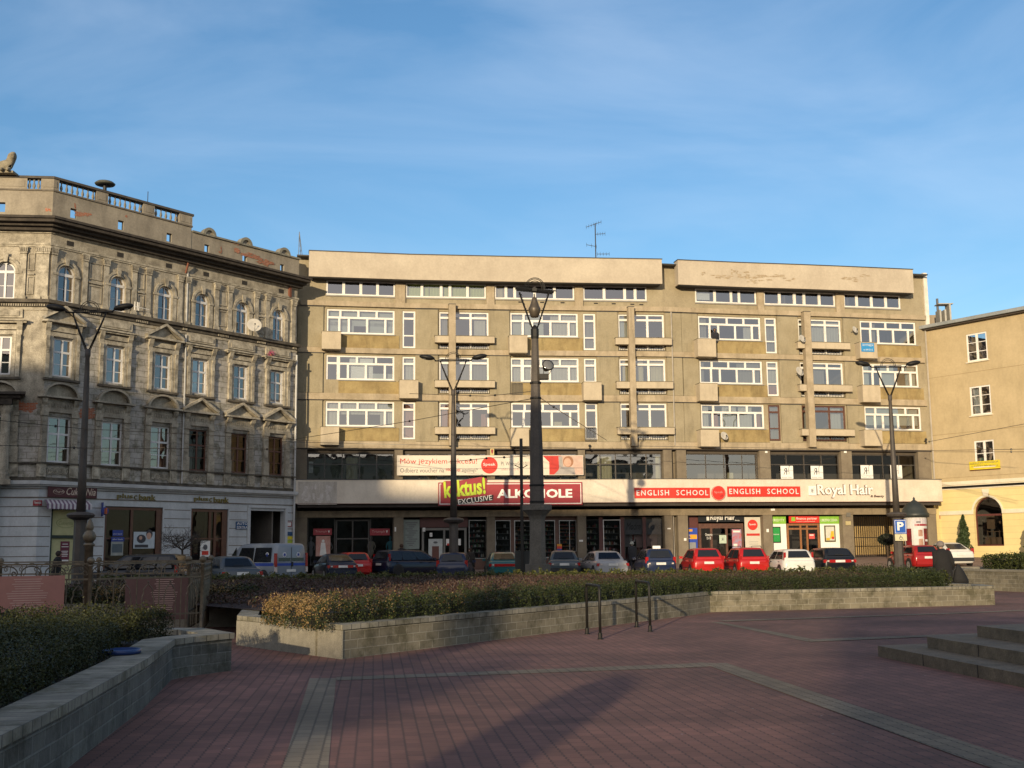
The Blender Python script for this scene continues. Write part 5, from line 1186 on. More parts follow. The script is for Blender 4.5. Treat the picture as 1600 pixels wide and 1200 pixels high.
Rt=Matrix.Rotation(math.radians(6.5),3,'Y'); w.v=[tuple(Rt@(Vector(q)-Vector((0,0,zt)))+Vector((0,0,zt))) for q in w.v]; cr=w.build('crown_frame',iron_m,t)
zL=zz(496)
w=MB(); w.lathe([(.02,zz(459)),(.03,zz(464)),(.11,zz(466)),(.13,zz(470)),(.2,zz(477)),(.265,zz(482)),(.27,zz(482.5)),(.25,zz(487)),(.18,zz(495)),(.15,zz(495.8)),(.005,zz(496))],(0,0,0),14); w.build('hanging_lantern',mat('bronze_lantern',(.1,.082,.06),.45,(.07,.055,.04),4,metal=.3,fine=.1),t,smooth=True)
# floodlight on the column
fx=at(853,575,CY)[0]-CX; fz=zz(575)
fl=thing('floodlight','round floodlight with glass front on a bracket high on the middle column','floodlight',(CX+.3,CY-.15,zz(590)))
w=MB(); w.box(-.12,.28,-.18,.18,-.1,.12); w.build('bracket_box',iron_m,fl)
w=MB(); w.tube([(.05,0,.12),(.06,-.02,.3),(.02,-.05,.4)],.015,5); w.tube([(.28,0,.12),(.4,-.02,.28),(.38,-.05,.4)],.015,5); w.build('yoke',iron_m,fl)
w=MB(); w.lathe([(.08,-.3),(.13,-.2),(.22,.0),(.27,.1),(.27,.14)],(0,0,0),14); R=Matrix.Rotation(math.radians(58),3,'X')@Matrix.Rotation(math.radians(0),3,'Z')
R=Vector((.25,-.8,.35)).to_track_quat('Z','Y').to_matrix()
w.v=[tuple(R@Vector(v)+Vector((.22,-.1,.45))) for v in w.v]; w.build('housing',iron_m,fl,smooth=True)
w=MB(); w.ball((0,0,.12),.25,14,6,sz=.2); w.v=[tuple(R@Vector(v)+Vector((.22,-.1,.45))) for v in w.v]; w.build('glass_front',mat('floodlight_glass',(.28,.27,.24),.12,metal=.5,fine=0),fl,smooth=True)
# black pole with box
p=at(816,858,52); t=thing('black_pole','thin black pole with a small cabinet just left of the middle column','pole',(p[0],52,0))
w=MB(); w.box(-.07,.07,-.07,.07,0,6.55); w.build('post',black_m,t); w=MB(); w.cbox((.22,.3,.95),(1.1,.4,1.15)); w.build('cabinet',mat('dark_cabinet',(.03,.035,.035),.5,fine=.1),t)
w=MB(); w.tube([(-.3,0,5.35),(.02,0,5.2),(.28,0,5.35)],.02,5); w.ball((0,-.1,4.0),.09); w.build('clamp',iron_m,t)
# ================================================================== WIRES
def wire(label,pts,r=.016,sag=0,n=10,beads=()):
    V=[]
    for (a,b) in zip(pts,pts[1:]):
        a=np.array(a,float);b=np.array(b,float)
        for i in range(n):
            q=i/n; p_=a+(b-a)*q; p_[2]-=4*sag*q*(1-q); V.append(p_)
    V.append(np.array(pts[-1],float)); w=MB(); w.tube(V,r,4)
    for f in beads: p_=V[min(len(V)-1,int(f*(len(V)-1)))]; w.ball(p_,.06,8,5)
    return solo(w,'overhead_wire',black_m,label,'wire','overhead tram wires')
def A_(u,v,Y): return tuple(at(u,v,Y))
wire('overhead wire from the left edge to the far lamp, upper of the left pair',[A_(-20,655,44),A_(130,670,47),A_(480,688,64)],beads=(.35,))
wire('overhead wire with small insulators crossing the tenement first floor',[A_(-20,695,44),A_(130,700,47),A_(470,702,64),A_(560,700,66)],beads=(.3,.6))
wire('wire rising from the left end of the white facade to the middle column',[A_(462,686,69),A_(640,658,60),A_(836,622,50)],beads=(.5,))
wire('long thin wire along the floor band of the left facade part',[A_(440,690,66),A_(640,695,66),A_(900,700,68)])
wire('span wire from the middle column down to the facade on its right',[A_(845,622,50),A_(865,636,54),A_(948,688,71.5)],beads=(.5,))
wire('short level span wire left of the middle column at the second floor',[A_(640,615,62),A_(760,619,58),A_(836,611,50)],beads=(.4,.6))
wire('wire with clips in front of the long banner',[A_(700,722,60),A_(760,716,58),A_(836,712,50)],beads=(.3,.5,.7))
wire('wire crossing from the facade bracket to the upper right edge',[A_(1452,690,73),A_(1630,657,62)],beads=(.03,))
wire('upper of two level wires on the yellow building',[A_(1000,697,70),A_(1460,704,70),A_(1640,701,60)],beads=(.85,))
wire('lower of two level wires on the yellow building',[A_(1460,706,70),A_(1640,706,60)],beads=(.7,))
# ================================================================== SIGNS ON THE APARTMENT BLOCK
redd=mat('liquor_sign_red',(.3,.02,.03),.45,(.26,.018,.026),1,fine=.03)
def panel(x0,y0,x1,y1,o,th,name,m,label,cat='sign',P=PM,group=None):
    a,b,z0,z1=P.R(x0,y0,x1,y1,o+th); w=MB(P); w.box(a,b,o,o+th,z0,z1); s_=solo(w,name,m,label,cat,group); return s_,a,b,z0,z1
def sub(s_,name,m,fn,P=PM,smooth=False):
    w=MB(P); fn(w); return w.build(name,m,s_,org=ORG[s_.name],smooth=smooth)
def disc(w,cx,cz,r,b0,b1,n=28,sz=1): w.prism([(cx+r*math.cos(2*PI*i/n),cz+r*sz*math.sin(2*PI*i/n)) for i in range(n)],b0,b1)
banner_m=mat('banner_cloth',(.66,.6,.5),.75,(.6,.54,.45),.8,fine=.04)
s_,a,b,z0,z1=panel(620.5,711.5,911.5,742.5,.42,.03,'banner',banner_m,'long pale banner with red lettering and a portrait hung above the liquor sign','banner')
red_t=mat('print_red',(.55,.03,.02),.6,fine=0); grey_t=mat('print_grey',(.12,.12,.13),.7,fine=0); wht_t=mat('print_white',(.78,.76,.72),.6,fine=0); pnk_t=mat('print_pink',(.55,.3,.27),.7,fine=0)
h=z1-z0; l=b-a; zc=lambda f:z0+h*f
sub(s_,'headline',red_t,lambda w:text(w,'Mów językiem sukcesu!',a+l*.017,a+l*.425,zc(.5),zc(.84),.452,th=.003))
sub(s_,'small_print',grey_t,lambda w:text(w,'Odbierz voucher na',a+l*.017,a+l*.25,zc(.14),zc(.36),.452,th=.003))
sub(s_,'small_print',red_t,lambda w:text(w,'100 lekcji',a+l*.26,a+l*.335,zc(.16),zc(.36),.452,off=.01,th=.003))
sub(s_,'small_print',grey_t,lambda w:text(w,'angielskiego!*',a+l*.345,a+l*.43,zc(.12),zc(.36),.452,th=.003))
cx=a+(b-a)*.48
k_=sub(s_,'red_roundel',red_m,lambda w:disc(w,a+l*.492,zc(.5),h*.42,.4502,.458))
sub(s_,'lettering',wht_t,lambda w:text(w,'Speak',a+l*.458,a+l*.525,zc(.44),zc(.62),.46,off=.01,th=.003))
sub(s_,'address_line',grey_t,lambda w:text(w,'Pl. Wolności 10/11, Łódź',a+l*.555,a+l*.775,zc(.46),zc(.7),.452,th=.003))
sub(s_,'small_print',pnk_t,lambda w:text(w,'telefon 601 02 45',a+l*.555,a+l*.65,zc(.24),zc(.36),.452,th=.003))
sub(s_,'picture_ground',red_t,lambda w:w.prism([(a+l*.78,z1-.03),(a+l*.88,z1-.03),(a+l*.86,z0+.03),(a+l*.815,z0+.03),(a+l*.815,zc(.65))],.4503,.454))
def por(w,cx,cz,r):
    disc(w,cx,cz,r,.455,.457,20,1.2)
sub(s_,'picture_wall',mat('print_skin_wall',(.6,.42,.34),.7,fine=.05),lambda w:w.box(a+l*.86,b-.03,.4502,.4535,z0+.03,z1-.03))
sub(s_,'picture_coat',mat('print_coat',(.38,.35,.33),.7,fine=.1),lambda w:(w.prism([(a+l*.84,z0+.03),(a+l*.955,z0+.03),(a+l*.95,zc(.36)),(a+l*.915,zc(.45)),(a+l*.88,zc(.4))],.4542,.456),w.prism([(a+l*.865,zc(.95)),(a+l*.885,zc(.95)),(a+l*.89,zc(.4)),(a+l*.868,zc(.4))],.4543,.4561)))
sub(s_,'picture_hair',mat('print_hair',(.35,.17,.09),.7,fine=.1),lambda w:disc(w,a+l*.918,zc(.68),h*.27,.4562,.4568,20,1.05))
sub(s_,'picture_face',mat('print_face',(.6,.36,.26),.7,fine=.05),lambda w:disc(w,a+l*.914,zc(.64),h*.19,.457,.4576,20,1.15))
# liquor sign
s_,a,b,z0,z1=panel(684,753.5,910,789.5,1.505,.1,'shop_sign',redd,'dark red liquor shop sign with white border and green and white lettering','sign')
h=z1-z0;l=b-a
def border(w,m=.07,t_=.05,b0=1.606,b1=1.612):
    w.box(a+m,b-m,b0,b1,z1-m-t_,z1-m); w.box(a+m,b-m,b0,b1,z0+m,z0+m+t_); w.box(a+m,a+m+t_,b0,b1-.0005,z0+m+t_,z1-m-t_); w.box(b-m-t_,b-m,b0,b1-.0005,z0+m+t_,z1-m-t_)
sub(s_,'white_border',wht_t,border)
sub(s_,'lettering',white_m,lambda w:[text(w,q,a+l*(x0-684)/226,a+l*(x1-684)/226,z0+h*.31,z0+h*.7,1.607,off=.035,th=.03) for q,x0,x1 in (('ALKO',775.5,836.5),('H',838.5,850.8),('OLE',853,894))])
sub(s_,'cutout_backing',redd,lambda w:(w.prism([(a+l*.02,z0+h*.95),(a+l*.04,z0+h*1.06),(a+l*.15,z0+h*1.08),(a+l*.3,z0+h*1.24),(a+l*.335,z0+h*1.15),(a+l*.33,z0+h*.45),(a+l*.2,z0+h*.36),(a+l*.05,z0+h*.32)],1.59,1.64)))
lime=mat('lime_letter',(.5,.62,.03),.45,fine=.02)
def kak(w,o,off,th):
    text(w,'kaktus!',a+l*.035,a+l*.325,z0+h*.4,z0+h*1.14,o,off=off,shear=.05,th=th,rot=.10)
sub(s_,'letter_shadow',mat('letter_shadow_green',(.04,.1,.02),.6,fine=0),lambda w:kak(w,1.641,.045,.004))
sub(s_,'lettering',lime,lambda w:(kak(w,1.647,.03,.03),w.strip([(a+l*.15,z0+h*.46),(a+l*.2,z0+h*.43),(a+l*.26,z0+h*.48)],.04,1.647,1.66)))
sub(s_,'black_label',black_m,lambda w:w.prism([(a+l*.12,z0+h*.05),(a+l*.375,z0+h*.22),(a+l*.38,z0+h*.45),(a+l*.13,z0+h*.26)],1.641,1.66))
sub(s_,'lettering',white_m,lambda w:text(w,'EXCLUSIVE',a+l*.135,a+l*.37,z0+h*.13,z0+h*.36,1.661,th=.01,rot=.135))
# english school signs
for (x0,y0,x1,y1,lb) in [(990.5,762,1109,778,'red sign reading ENGLISH SCHOOL, left of the red roundel'),(1137,760,1250,776,'red sign reading ENGLISH SCHOOL, right of the red roundel')]:
    s_,a,b,z0,z1=panel(x0,y0,x1,y1,1.505,.07,'shop_sign',red_m,lb,'sign',group='red school signs on the fascia'); h=z1-z0
    sub(s_,'lettering',wht_t,lambda w:text(w,'ENGLISH  SCHOOL',a+.12,b-.12,z0+h*.25,z0+h*.78,1.576,off=.008,spacing=1.25,th=.01))
w=MB(PM); sx,sz_=PM.px(1123,770.3,1.6); disc(w,sx,sz_,.47,1.505,1.6); s_=solo(w,'round_sign',red_m,'round red school sign between the two ENGLISH SCHOOL signs','sign')
sub(s_,'rim',mat('pale_rim',(.6,.4,.35),.5),lambda w:w.arch(sx,sz_,.44,.47,1.6,1.605,0,2*PI,28))
sub(s_,'lettering',pnk_t,lambda w:text(w,'Speak',sx-.3,sx+.3,sz_-.05,sz_+.13,1.601,th=.01)); sub(s_,'lettering',redd,lambda w:text(w,'UP',sx+.08,sx+.3,sz_-.26,sz_-.1,1.601,th=.01))
# hair salon fascia letters
def RHmark(w,cx,cz,sz,o,th=.006):
    text(w,'R',cx-sz*.42,cx+sz*.02,cz-sz*.42,cz+sz*.4,o,th=th); n=len(w.v); 
    # mirrored R
    k=[i for i in range(n)]
    w.v=[(2*(cx-sz*.2)-v[0],v[1],v[2]) for v in w.v]
    w.strip([(cx+sz*.02,cz-sz*.4),(cx+sz*.02,cz+sz*.35)],sz*.07,o,o+th); w.strip([(cx+sz*.3,cz-sz*.4),(cx+sz*.3,cz+sz*.4),(cx+sz*.36,cz+sz*.62),(cx+sz*.46,cz+sz*.66)],sz*.06,o,o+th); w.strip([(cx+sz*.02,cz),(cx+sz*.3,cz)],sz*.05,o,o+th)
s_,a,b,z0,z1=panel(1263,759.5,1276,774,1.505,.08,'shop_sign',white_m,'raised white hair salon name with square monogram on the white fascia','sign'); 
sub(s_,'emblem',grey_t,lambda w:RHmark(w,(a+b)/2,(z0+z1)/2,(b-a)*.6,1.586)); 
a2=PM.px(1278,766,1.6)[0]; b2=PM.px(1365,766,1.6)[0]; zb=PM.px(1320,777.5,1.6)[1]; zt_=PM.px(1320,757,1.6)[1]
lsh=mat('letter_case_brown',(.1,.06,.05),.6,fine=0)
sub(s_,'letter_case',lsh,lambda w:text(w,'Royal Hair',a2-.03,b2-.01,zb-.04,zt_+.02,1.505,off=.035,th=.03)); sub(s_,'lettering',white_m,lambda w:text(w,'Royal Hair',a2,b2,zb,zt_,1.536,off=.02,th=.05))
a3=PM.px(1361,775,1.6)[0]; b3=PM.px(1383,775,1.6)[0]; z3=PM.px(1372,778,1.6)[1]
sub(s_,'lettering',lsh,lambda w:text(w,'& Beauty',a3,b3,z3,z3+.2,1.505,off=.03,shear=.2,th=.02))
# monogram posters in the upper windows
for i,(x0,x1,y0,y1) in enumerate([(1220,1239.3,727.5,748.5),(1267,1286,727.5,748.5),(1345,1364,726.5,748),(1391.5,1409.5,726.5,748)]):
    lb=['first monogram poster from the left in the dark upper windows','second monogram poster, left of the last pier','third monogram poster, right of the pier','fourth monogram poster, partly hidden by the right lamp post'][i]
    s_,a,b,z0,z1=panel(x0,y0,x1,y1,-.2,.02,'window_poster',white_m,lb,'poster',group='white monogram posters above the fascia')
    sub(s_,'emblem',grey_t,lambda w:RHmark(w,(a+b)/2-.02,z0+(z1-z0)*.58,(b-a)*.62,-.179)); sub(s_,'lettering',grey_t,lambda w:text(w,'Royal Hair',a+.08,b-.08,z0+.06,z0+.15,-.179,th=.004))
    sub(s_,'poster_frame',grey_t,lambda w:(w.box(a,b,-.18,-.175,z1-.02,z1),w.box(a,b,-.18,-.175,z0,z0+.02)))
# ground floor signs
for x0,x1,y0,y1,lb in [(489.5,518.5,826,836,'small red lingerie shop sign in the left shop window'),(578,609,826,836.5,'small red lingerie shop sign over the right shop window')]:
    s_,a,b,z0,z1=panel(x0,y0,x1,y1,-.12,.05,'shop_sign',redd,lb,'sign',group='red lingerie shop signs'); sub(s_,'lettering',pnk_t,lambda w:text(w,'Triumph',a+.12,b-.3,z0+.12,z1-.1,-.069,th=.005)); sub(s_,'crown_mark',wht_t,lambda w:w.prism([(b-.24,z1-.12),(b-.12,z1-.12),(b-.18,z0+.12)],-.069,-.064))
s_,a,b,z0,z1=panel(493.5,837.5,516,869,-.16,.02,'window_poster',mat('faded_red_print',(.4,.16,.12),.6,(.5,.3,.25),2,fine=.1),'tall faded red and white poster in the left lingerie shop window','poster')
sub(s_,'figure_print',wht_t,lambda w:(disc(w,(a+b)/2,z1-.3,.09,-.139,-.135,14),w.prism([((a+b)/2-.2,z0+.05),((a+b)/2+.22,z0+.05),((a+b)/2+.12,z1-.4),((a+b)/2-.12,z1-.4)],-.139,-.136)))
s_,a,b,z0,z1=panel(630.5,812,655.5,858,-.1,.05,'info_board',mat('green_grey_panel',(.23,.27,.24),.6,(.19,.22,.2),1,fine=.05),'tall grey green panel with dark lines of writing beside the black shop doorway','board')
sub(s_,'print_lines',grey_t,lambda w:[w.box(a+.12+.1*((k*7)%3),b-.12-.1*((k*5)%4),-.049,-.045,z1-.22-.125*k,z1-.17-.125*k) for k in range(12)])
s_,a,b,z0,z1=panel(669.5,842,691.5,874,-.1,.03,'window_poster',mat('grey_white_print',(.5,.52,.5),.6),'white bordered poster with a brown door picture in the black shop doorway','poster')
sub(s_,'brown_picture',mat('print_brown',(.14,.05,.035),.6),lambda w:w.box(a+.22,b-.22,-.069,-.066,z0,z1-.45)); sub(s_,'dark_shape',grey_t,lambda w:disc(w,(a+b)/2,z1-.22,.14,-.069,-.066,14,.5))
s_,a,b,z0,z1=panel(697,842,720,852,-.1,.03,'window_poster',white_m,'small white poster with a red strip right of the lamp post in the black doorway','poster'); sub(s_,'red_strip',red_m,lambda w:w.box(a+.05,a+.3,-.069,-.066,z0,z0+.12))
for x,y,lb in [(662.5,827.5,'upper of two small white house number tiles on the grey door frame'),(673.5,835.5,'lower of two small white number tiles on the black doorway')]:
    s_,a,b,z0,z1=panel(x-2,y-3,x+2,y+3,-.1,.04,'number_tile',white_m,lb,'number tile'); sub(s_,'numeral',grey_t,lambda w:text(w,'8',a+.05,b-.05,z0+.05,z1-.05,-.059,th=.004))
s_,a,b,z0,z1=panel(870.5,850,878,864,-.05,.02,'sticker',mat('sticker_orange',(.75,.3,.02),.5),'orange, red and blue card in the bottle shop window','sticker'); sub(s_,'red_band',red_m,lambda w:w.box(a,b,-.029,-.026,z0+.27,z0+.42)); sub(s_,'blue_band',mat('bank_blue',(.03,.06,.3)),lambda w:w.box(a,b,-.029,-.026,z0,z0+.26))
s_,a,b,z0,z1=panel(766,701,772,711,.42,.05,'emblem_plate',mat('emblem_yellow',(.6,.5,.2),.5),'small yellow and red emblem plate above the banner','plate'); sub(s_,'shield',redd,lambda w:w.prism([(a+.05,z1-.05),(b-.05,z1-.05),(b-.06,z0+.18),((a+b)/2,z0+.04),(a+.06,z0+.18)],.471,.475))
# bank machine bay
s_,a,b,z0,z1=panel(1073,825,1090,861,-.25,.05,'cash_machine',mat('cashpoint_blue',(.03,.07,.4),.45),'blue and yellow cash machine panel beside the hair salon door','cash machine')
sub(s_,'orange_band',mat('cashpoint_orange',(.75,.35,.02),.5),lambda w:(w.box(a+.22,b-.04,-.199,-.195,z1-.7,z1-.42),w.box(a+.1,a+.4,-.199,-.195,z1-.22,z1-.08))); sub(s_,'keypad',mat('keypad_grey',(.25,.26,.27),.5),lambda w:w.box(a+.12,b-.14,-.199,-.16,z0+.1,z0+.55)); sub(s_,'ring_mark',wht_t,lambda w:w.arch(a+.15,z1-.56,.1,.14,-.199,-.195,0,2*PI,16))
s_,a,b,z0,z1=panel(1091,804.5,1162.5,815.5,-.2,.05,'shop_sign',black_m,'black sign with white hair salon name over the salon door','sign'); sub(s_,'lettering',wht_t,lambda w:(text(w,'Royal Hair',a+(b-a)*.26,a+(b-a)*.8,z0+.02,z1+.03,-.149,off=.02,th=.01),text(w,'Beauty',a+(b-a)*.8,a+(b-a)*.9,z0+.04,z0+.14,-.149,th=.01))); sub(s_,'emblem',wht_t,lambda w:w.box(a+(b-a)*.18,a+(b-a)*.235,-.149,-.14,z0+.1,z1-.06))
s_,a,b,z0,z1=panel(1144,827,1158.5,857,-.14,.02,'window_poster',mat('poster_red_blue',(.5,.07,.06),.5,(.25,.3,.42),3,fine=.05),'red and blue advertising poster right of the salon door','poster'); sub(s_,'print_block',wht_t,lambda w:(w.box(a+.08,b-.08,-.119,-.116,z1-.2,z1-.08),w.box(a+.08,b-.3,-.119,-.116,z0+.1,z0+.3)))
s_,a,b,z0,z1=panel(1124,836,1135,849,-.14,.02,'window_poster',mat('mint_poster',(.5,.6,.48),.5),'small pale green monogram poster on the salon door','poster'); sub(s_,'emblem',grey_t,lambda w:RHmark(w,(a+b)/2,(z0+z1)/2,(b-a)*.5,-.119))
w=MB(PM); aa,bb,zz0,zz1=PM.R(1102,833,1113,843,-.12); text(w,'Wólczańska',aa,bb,zz0+.22,zz1,-.12,th=.004) if False else (text(w,'Otwarte',aa,bb,zz0+.22,zz1,-.12,th=.004),text(w,'10-18',aa+.1,bb-.1,zz0,zz0+.18,-.12,th=.004)); solo(w,'door_lettering',wht_t,'two lines of white lettering on the dark salon door','lettering')
s_,a,b,z0,z1=panel(1164,808,1189,862,-.22,.04,'info_board',mat('cream_panel',(.55,.52,.45),.6,(.5,.47,.4),1,fine=.03),'tall cream school panel with a red roundel between salon and pier','board')
sub(s_,'red_roundel',red_m,lambda w:disc(w,(a+b)/2,z1-.5,.34,-.179,-.17)); sub(s_,'lettering',wht_t,lambda w:text(w,'Speak',(a+b)/2-.24,(a+b)/2+.24,z1-.55,z1-.4,-.169,off=.01,th=.004)); sub(s_,'red_strip',red_t,lambda w:w.box(a+.1,b-.08,-.179,-.176,z1-1.2,z1-1.05)); sub(s_,'print_lines',grey_t,lambda w:[w.box(a+.25,b-.2,-.179,-.177,z1-1.6-.14*k,z1-1.58-.14*k) for k in range(4)])
lgreen=mat('bank_lime_green',(.24,.5,.05),.5,fine=.02); dgreen=mat('bank_dark_green',(.02,.3,.06),.5,fine=.02)
for (x0,x1,tx,lb) in [(1206,1229,'KREDYTY','white office window panel with lime header left of the wooden office door'),(1282,1312,'UBEZPIECZENIA','white office window panel with lime header right of the wooden office door')]:
    s_,a,b,z0,z1=panel(x0,806,x1,872,-.24,.04,'office_panel',white_m,lb,'panel',group='white and lime office panels'); sub(s_,'lime_header',lgreen,lambda w:(w.box(a,b,-.199,-.19,z1-.52,z1),w.prism([(a,z0),(b,z0),(b,z0+.42),((a+b)/2,z0+.5),(a,z0+.36)],-.199,-.19))); sub(s_,'lettering',wht_t,lambda w:text(w,tx,a+.06,b-.1,z1-.36,z1-.2,-.189,th=.004))
s_,a,b,z0,z1=panel(1205.5,823,1220,848,-.17,.04,'poster_frame',black_m,'black framed green poster in the left office window','poster'); sub(s_,'green_sheet',dgreen,lambda w:w.box(a+.02,b-.06,-.129,-.125,z0+.06,z1-.06)); sub(s_,'lettering',wht_t,lambda w:text(w,'finanse',a+.06,b-.12,z0+.5,z0+.6,-.124,th=.003))
s_,a,b,z0,z1=panel(1288.5,821,1305.5,846.5,-.17,.04,'poster_frame',mat('olive_frame',(.1,.08,.03),.5),'dark framed yellow and white poster in the right office window','poster'); sub(s_,'sheet',mat('poster_pale',(.6,.6,.52),.6),lambda w:w.box(a+.08,b-.08,-.129,-.126,z0+.08,z1-.08)); sub(s_,'yellow_figure',mat('poster_yellow',(.65,.45,.03),.6),lambda w:(w.prism([(a+.36,z0+.2),(b-.1,z0+.2),(b-.12,z1-.35),(a+.45,z1-.38)],-.1255,-.124),w.box(a+.1,a+.35,-.1255,-.124,z0+.1,z0+.25))); sub(s_,'red_mark',red_t,lambda w:disc(w,b-.2,z0+.25,.09,-.1235,-.12,14))
s_,a,b,z0,z1=panel(1233,805.5,1280,817,-.2,.08,'shop_sign',red_m,'red finance office sign with a square emblem over the wooden door','sign'); sub(s_,'lettering',wht_t,lambda w:(text(w,'finance partner',a+.5,b-.15,z0+.16,z1-.1,-.119,off=.008,th=.005),text(w,'kredyty i ubezpieczenia',a+.5,b-.3,z0+.06,z0+.12,-.119,th=.004))); sub(s_,'emblem',lgreen,lambda w:(w.box(a+.16,a+.42,-.119,-.115,z0+.12,z1-.1),disc(w,a+.29,(z0+z1)/2,.07,-.114,-.112,12)))
s_,a,b,z0,z1=panel(1264,834,1273,842,-.12,.02,'door_notice',mat('notice_pinkred',(.62,.09,.08),.5),'small red notice on the right leaf of the wooden office door','notice'); sub(s_,'white_band',wht_t,lambda w:w.box(a+.05,b-.08,-.099,-.096,z1-.12,z1-.05))
for (x,y,wd,hh,m_,lb) in [(1071,843,3.5,4,white_m,'tiny white box on the pier beside the blue cash machine'),(1199.5,829,3.5,5,white_m,'small white box on the pier left of the office panels'),(1207,796.5,6,3,white_m,'small white fixture on the beam above the finance office'),(1325.5,817.5,8,6,mat('brass_plate',(.5,.42,.22),.4),'pale brass plate on the pier right of the finance office'),(1325.5,804,7,7,mat('vent_grey',(.16,.15,.13),.7),'square grey vent grille on the pier right of the finance office'),(1045.5,826,6,2,white_m,'small white street plate on the pier between the building halves'),(1199,706,3.5,3,white_m,'small white lamp on the pier right of the school windows'),(1323,706,4,3,white_m,'small round white lamp on the pier between monogram windows'),(618,827,2.5,7,white_m,'white wall lamp on the brown pier by the lingerie shop'),(908,845,6,3,white_m,'white house number on the pier between bottle and clothes shops')]:
    a,b,z0,z1=PM.R(x-wd/2,y-hh/2,x+wd/2,y+hh/2,.35); o0=.36 if y<800 and y>780 else (.302 if y>790 else .122); w=MB(PM); w.box(a,b,o0,o0+.05,z0,z1); w.box(a+.02,b-.02,o0+.05,o0+.07,z0+.02,z1-.02); solo(w,'wall_fixture',m_,lb,'wall fixture','small fixtures on the piers')
# blue banner on planter box
s_,a,b,z0,z1=panel(1346,536,1366,549.5,.87,.02,'balcony_banner',mat('azure_banner',(.02,.22,.5),.6,(.03,.25,.55),2,fine=.03),'small bright blue banner with white lettering on an upper planter box','banner'); sub(s_,'lettering',wht_t,lambda w:(text(w,'DO WYNAJĘCIA',a+.1,b-.06,z0+.34,z1-.06,.891,th=.004),text(w,'tel. 604 33 12',a+.15,b-.12,z0+.08,z0+.2,.891,th=.004)))
# yellow building signs
s_,a,b,z0,z1=panel(1514.5,720,1562,733,.02,.06,'letting_sign',mat('sign_yellow',(.75,.6,.03),.5),'yellow letting sign with dark lettering under the lowest upper window','sign',P=PR)
sub(s_,'lettering',grey_t,lambda w:(text(w,'LOKALE DO WYNAJĘCIA',a+.08,b-.08,z1-.2,z1-.05,.081,th=.004),text(w,'tel. 42 630 10 11  kom. 508 122 112',a+.12,b-.12,z1-.36,z1-.26,.081,th=.004)),P=PR); sub(s_,'red_edge',mat('dark_red_trim',(.12,.02,.015)),lambda w:w.box(a,b,.0,.082,z0-.05,z0-.001),P=PR)
s_,a,b,z0,z1=panel(1461,803.5,1468.5,811,.04,.04,'number_plate_sign',redd,'small dark red house number plate at the corner of the yellow building','house number',P=PR); sub(s_,'numeral',wht_t,lambda w:text(w,'9',a+.08,b-.08,z0+.08,z1-.06,.081,th=.004),P=PR)
# tenement signs
plum=mat('plum_sign',(.075,.012,.016),.5,fine=.03)
s_,a,b,z0,z1=panel(76.5,759.5,153,777.5,.06,.08,'shop_sign',plum,'dark plum bakery sign with pale script above the striped awning','sign',P=PT); crm=mat('print_cream',(.6,.48,.38),.6,fine=0)
sub(s_,'lettering',crm,lambda w:(text(w,'CukierNia',a+(b-a)*.37,a+(b-a)*.97,z0+.12,z1-.08,.141,off=.01,shear=.3,th=.005),text(w,'Magda',a+(b-a)*.1,a+(b-a)*.33,z0+.2,z0+.34,.141,shear=.3,th=.005),w.arch(a+(b-a)*.215,z0+.27,.28,.3,.141,.145,0,2*PI,24,.45)),P=PT)
t=thing('awning','short scalloped awning with white and violet stripes over the bakery window','awning',tuple(PT(5.2,0,3.8)))
A0,A1=3.95,6.35
for k in range(22):
    x0=A0+(A1-A0)*k/22; x1=A0+(A1-A0)*(k+1)/22; w=MB(PT); w.quad((x0,.02,4.22),(x1,.02,4.22),(x1,.75,3.98),(x0,.75,3.98)); w.prism([(x0,3.98),(x1,3.98),(x1,3.76),((x0+x1)/2,3.72),(x0,3.76)],.75,.765)
    w.build('stripe',mat('awning_white',(.6,.57,.58),.8,fine=.03) if k%2 else mat('awning_violet',(.2,.13,.19),.8,fine=.03),t,org=ORG[t.name])
gold=mat('tarnished_gold_letters',(.2,.16,.03),.5,fine=.05)
for (x0,x1,lb) in [(184.5,244.5,'tarnished gold bank name in raised letters, left one'),(304.5,358.5,'tarnished gold bank name in raised letters, right one')]:
    a=PT.px(x0,776,.1)[0]; b=PT.px(x1,778,.1)[0]; w=MB(PT); l=b-a; text(w,'plus',a,a+l*.4,4.34,4.64,.03,off=.012,th=.06); text(w,'bank',a+l*.56,b,4.34,4.64,.03,off=.012,th=.06); w.arch(a+l*.48,4.47,.07,.11,.03,.09,.6,5.6,12); solo(w,'bank_lettering',gold,lb,'lettering','gold bank names on the tenement')
for (x0,y0,x1,y1,m_,lb,tx) in [(51,781.5,66.5,790,redd,'small dark red street name plate left of the awning','Nowomiejska'),(369,815,388,827,mat('plate_blue',(.02,.08,.2),.5),'blue driving school plate with white letters by the gateway','AUTO SZKOŁA'),(447.5,815,456,823,redd,'small dark red number plate on the tenement end pier','1'),(446,831,457,837,mat('plate_blue',(.02,.08,.2)),'blue plate, topmost of three on the tenement end pier',''),(446,838,457,843,mat('sign_yellow',(.75,.6,.03)),'yellow plate in the middle of three on the tenement end pier',''),(446,844,457,849,mat('plate_lime',(.4,.5,.05),.5),'lime plate, lowest of three on the tenement end pier','')]:
    s_,a,b,z0,z1=panel(x0,y0,x1,y1,.01,.04,'wall_plate',m_,lb,'plate',P=PT)
    if tx:
        tt=tx.split(' '); n=len(tt)
        sub(s_,'lettering',wht_t,lambda w:[text(w,q,a+.06,b-.06,z1-(z1-z0)*(i+.85)/n,z1-(z1-z0)*(i+.15)/n,.051,off=.01,th=.004) for i,q in enumerate(tt)],P=PT)
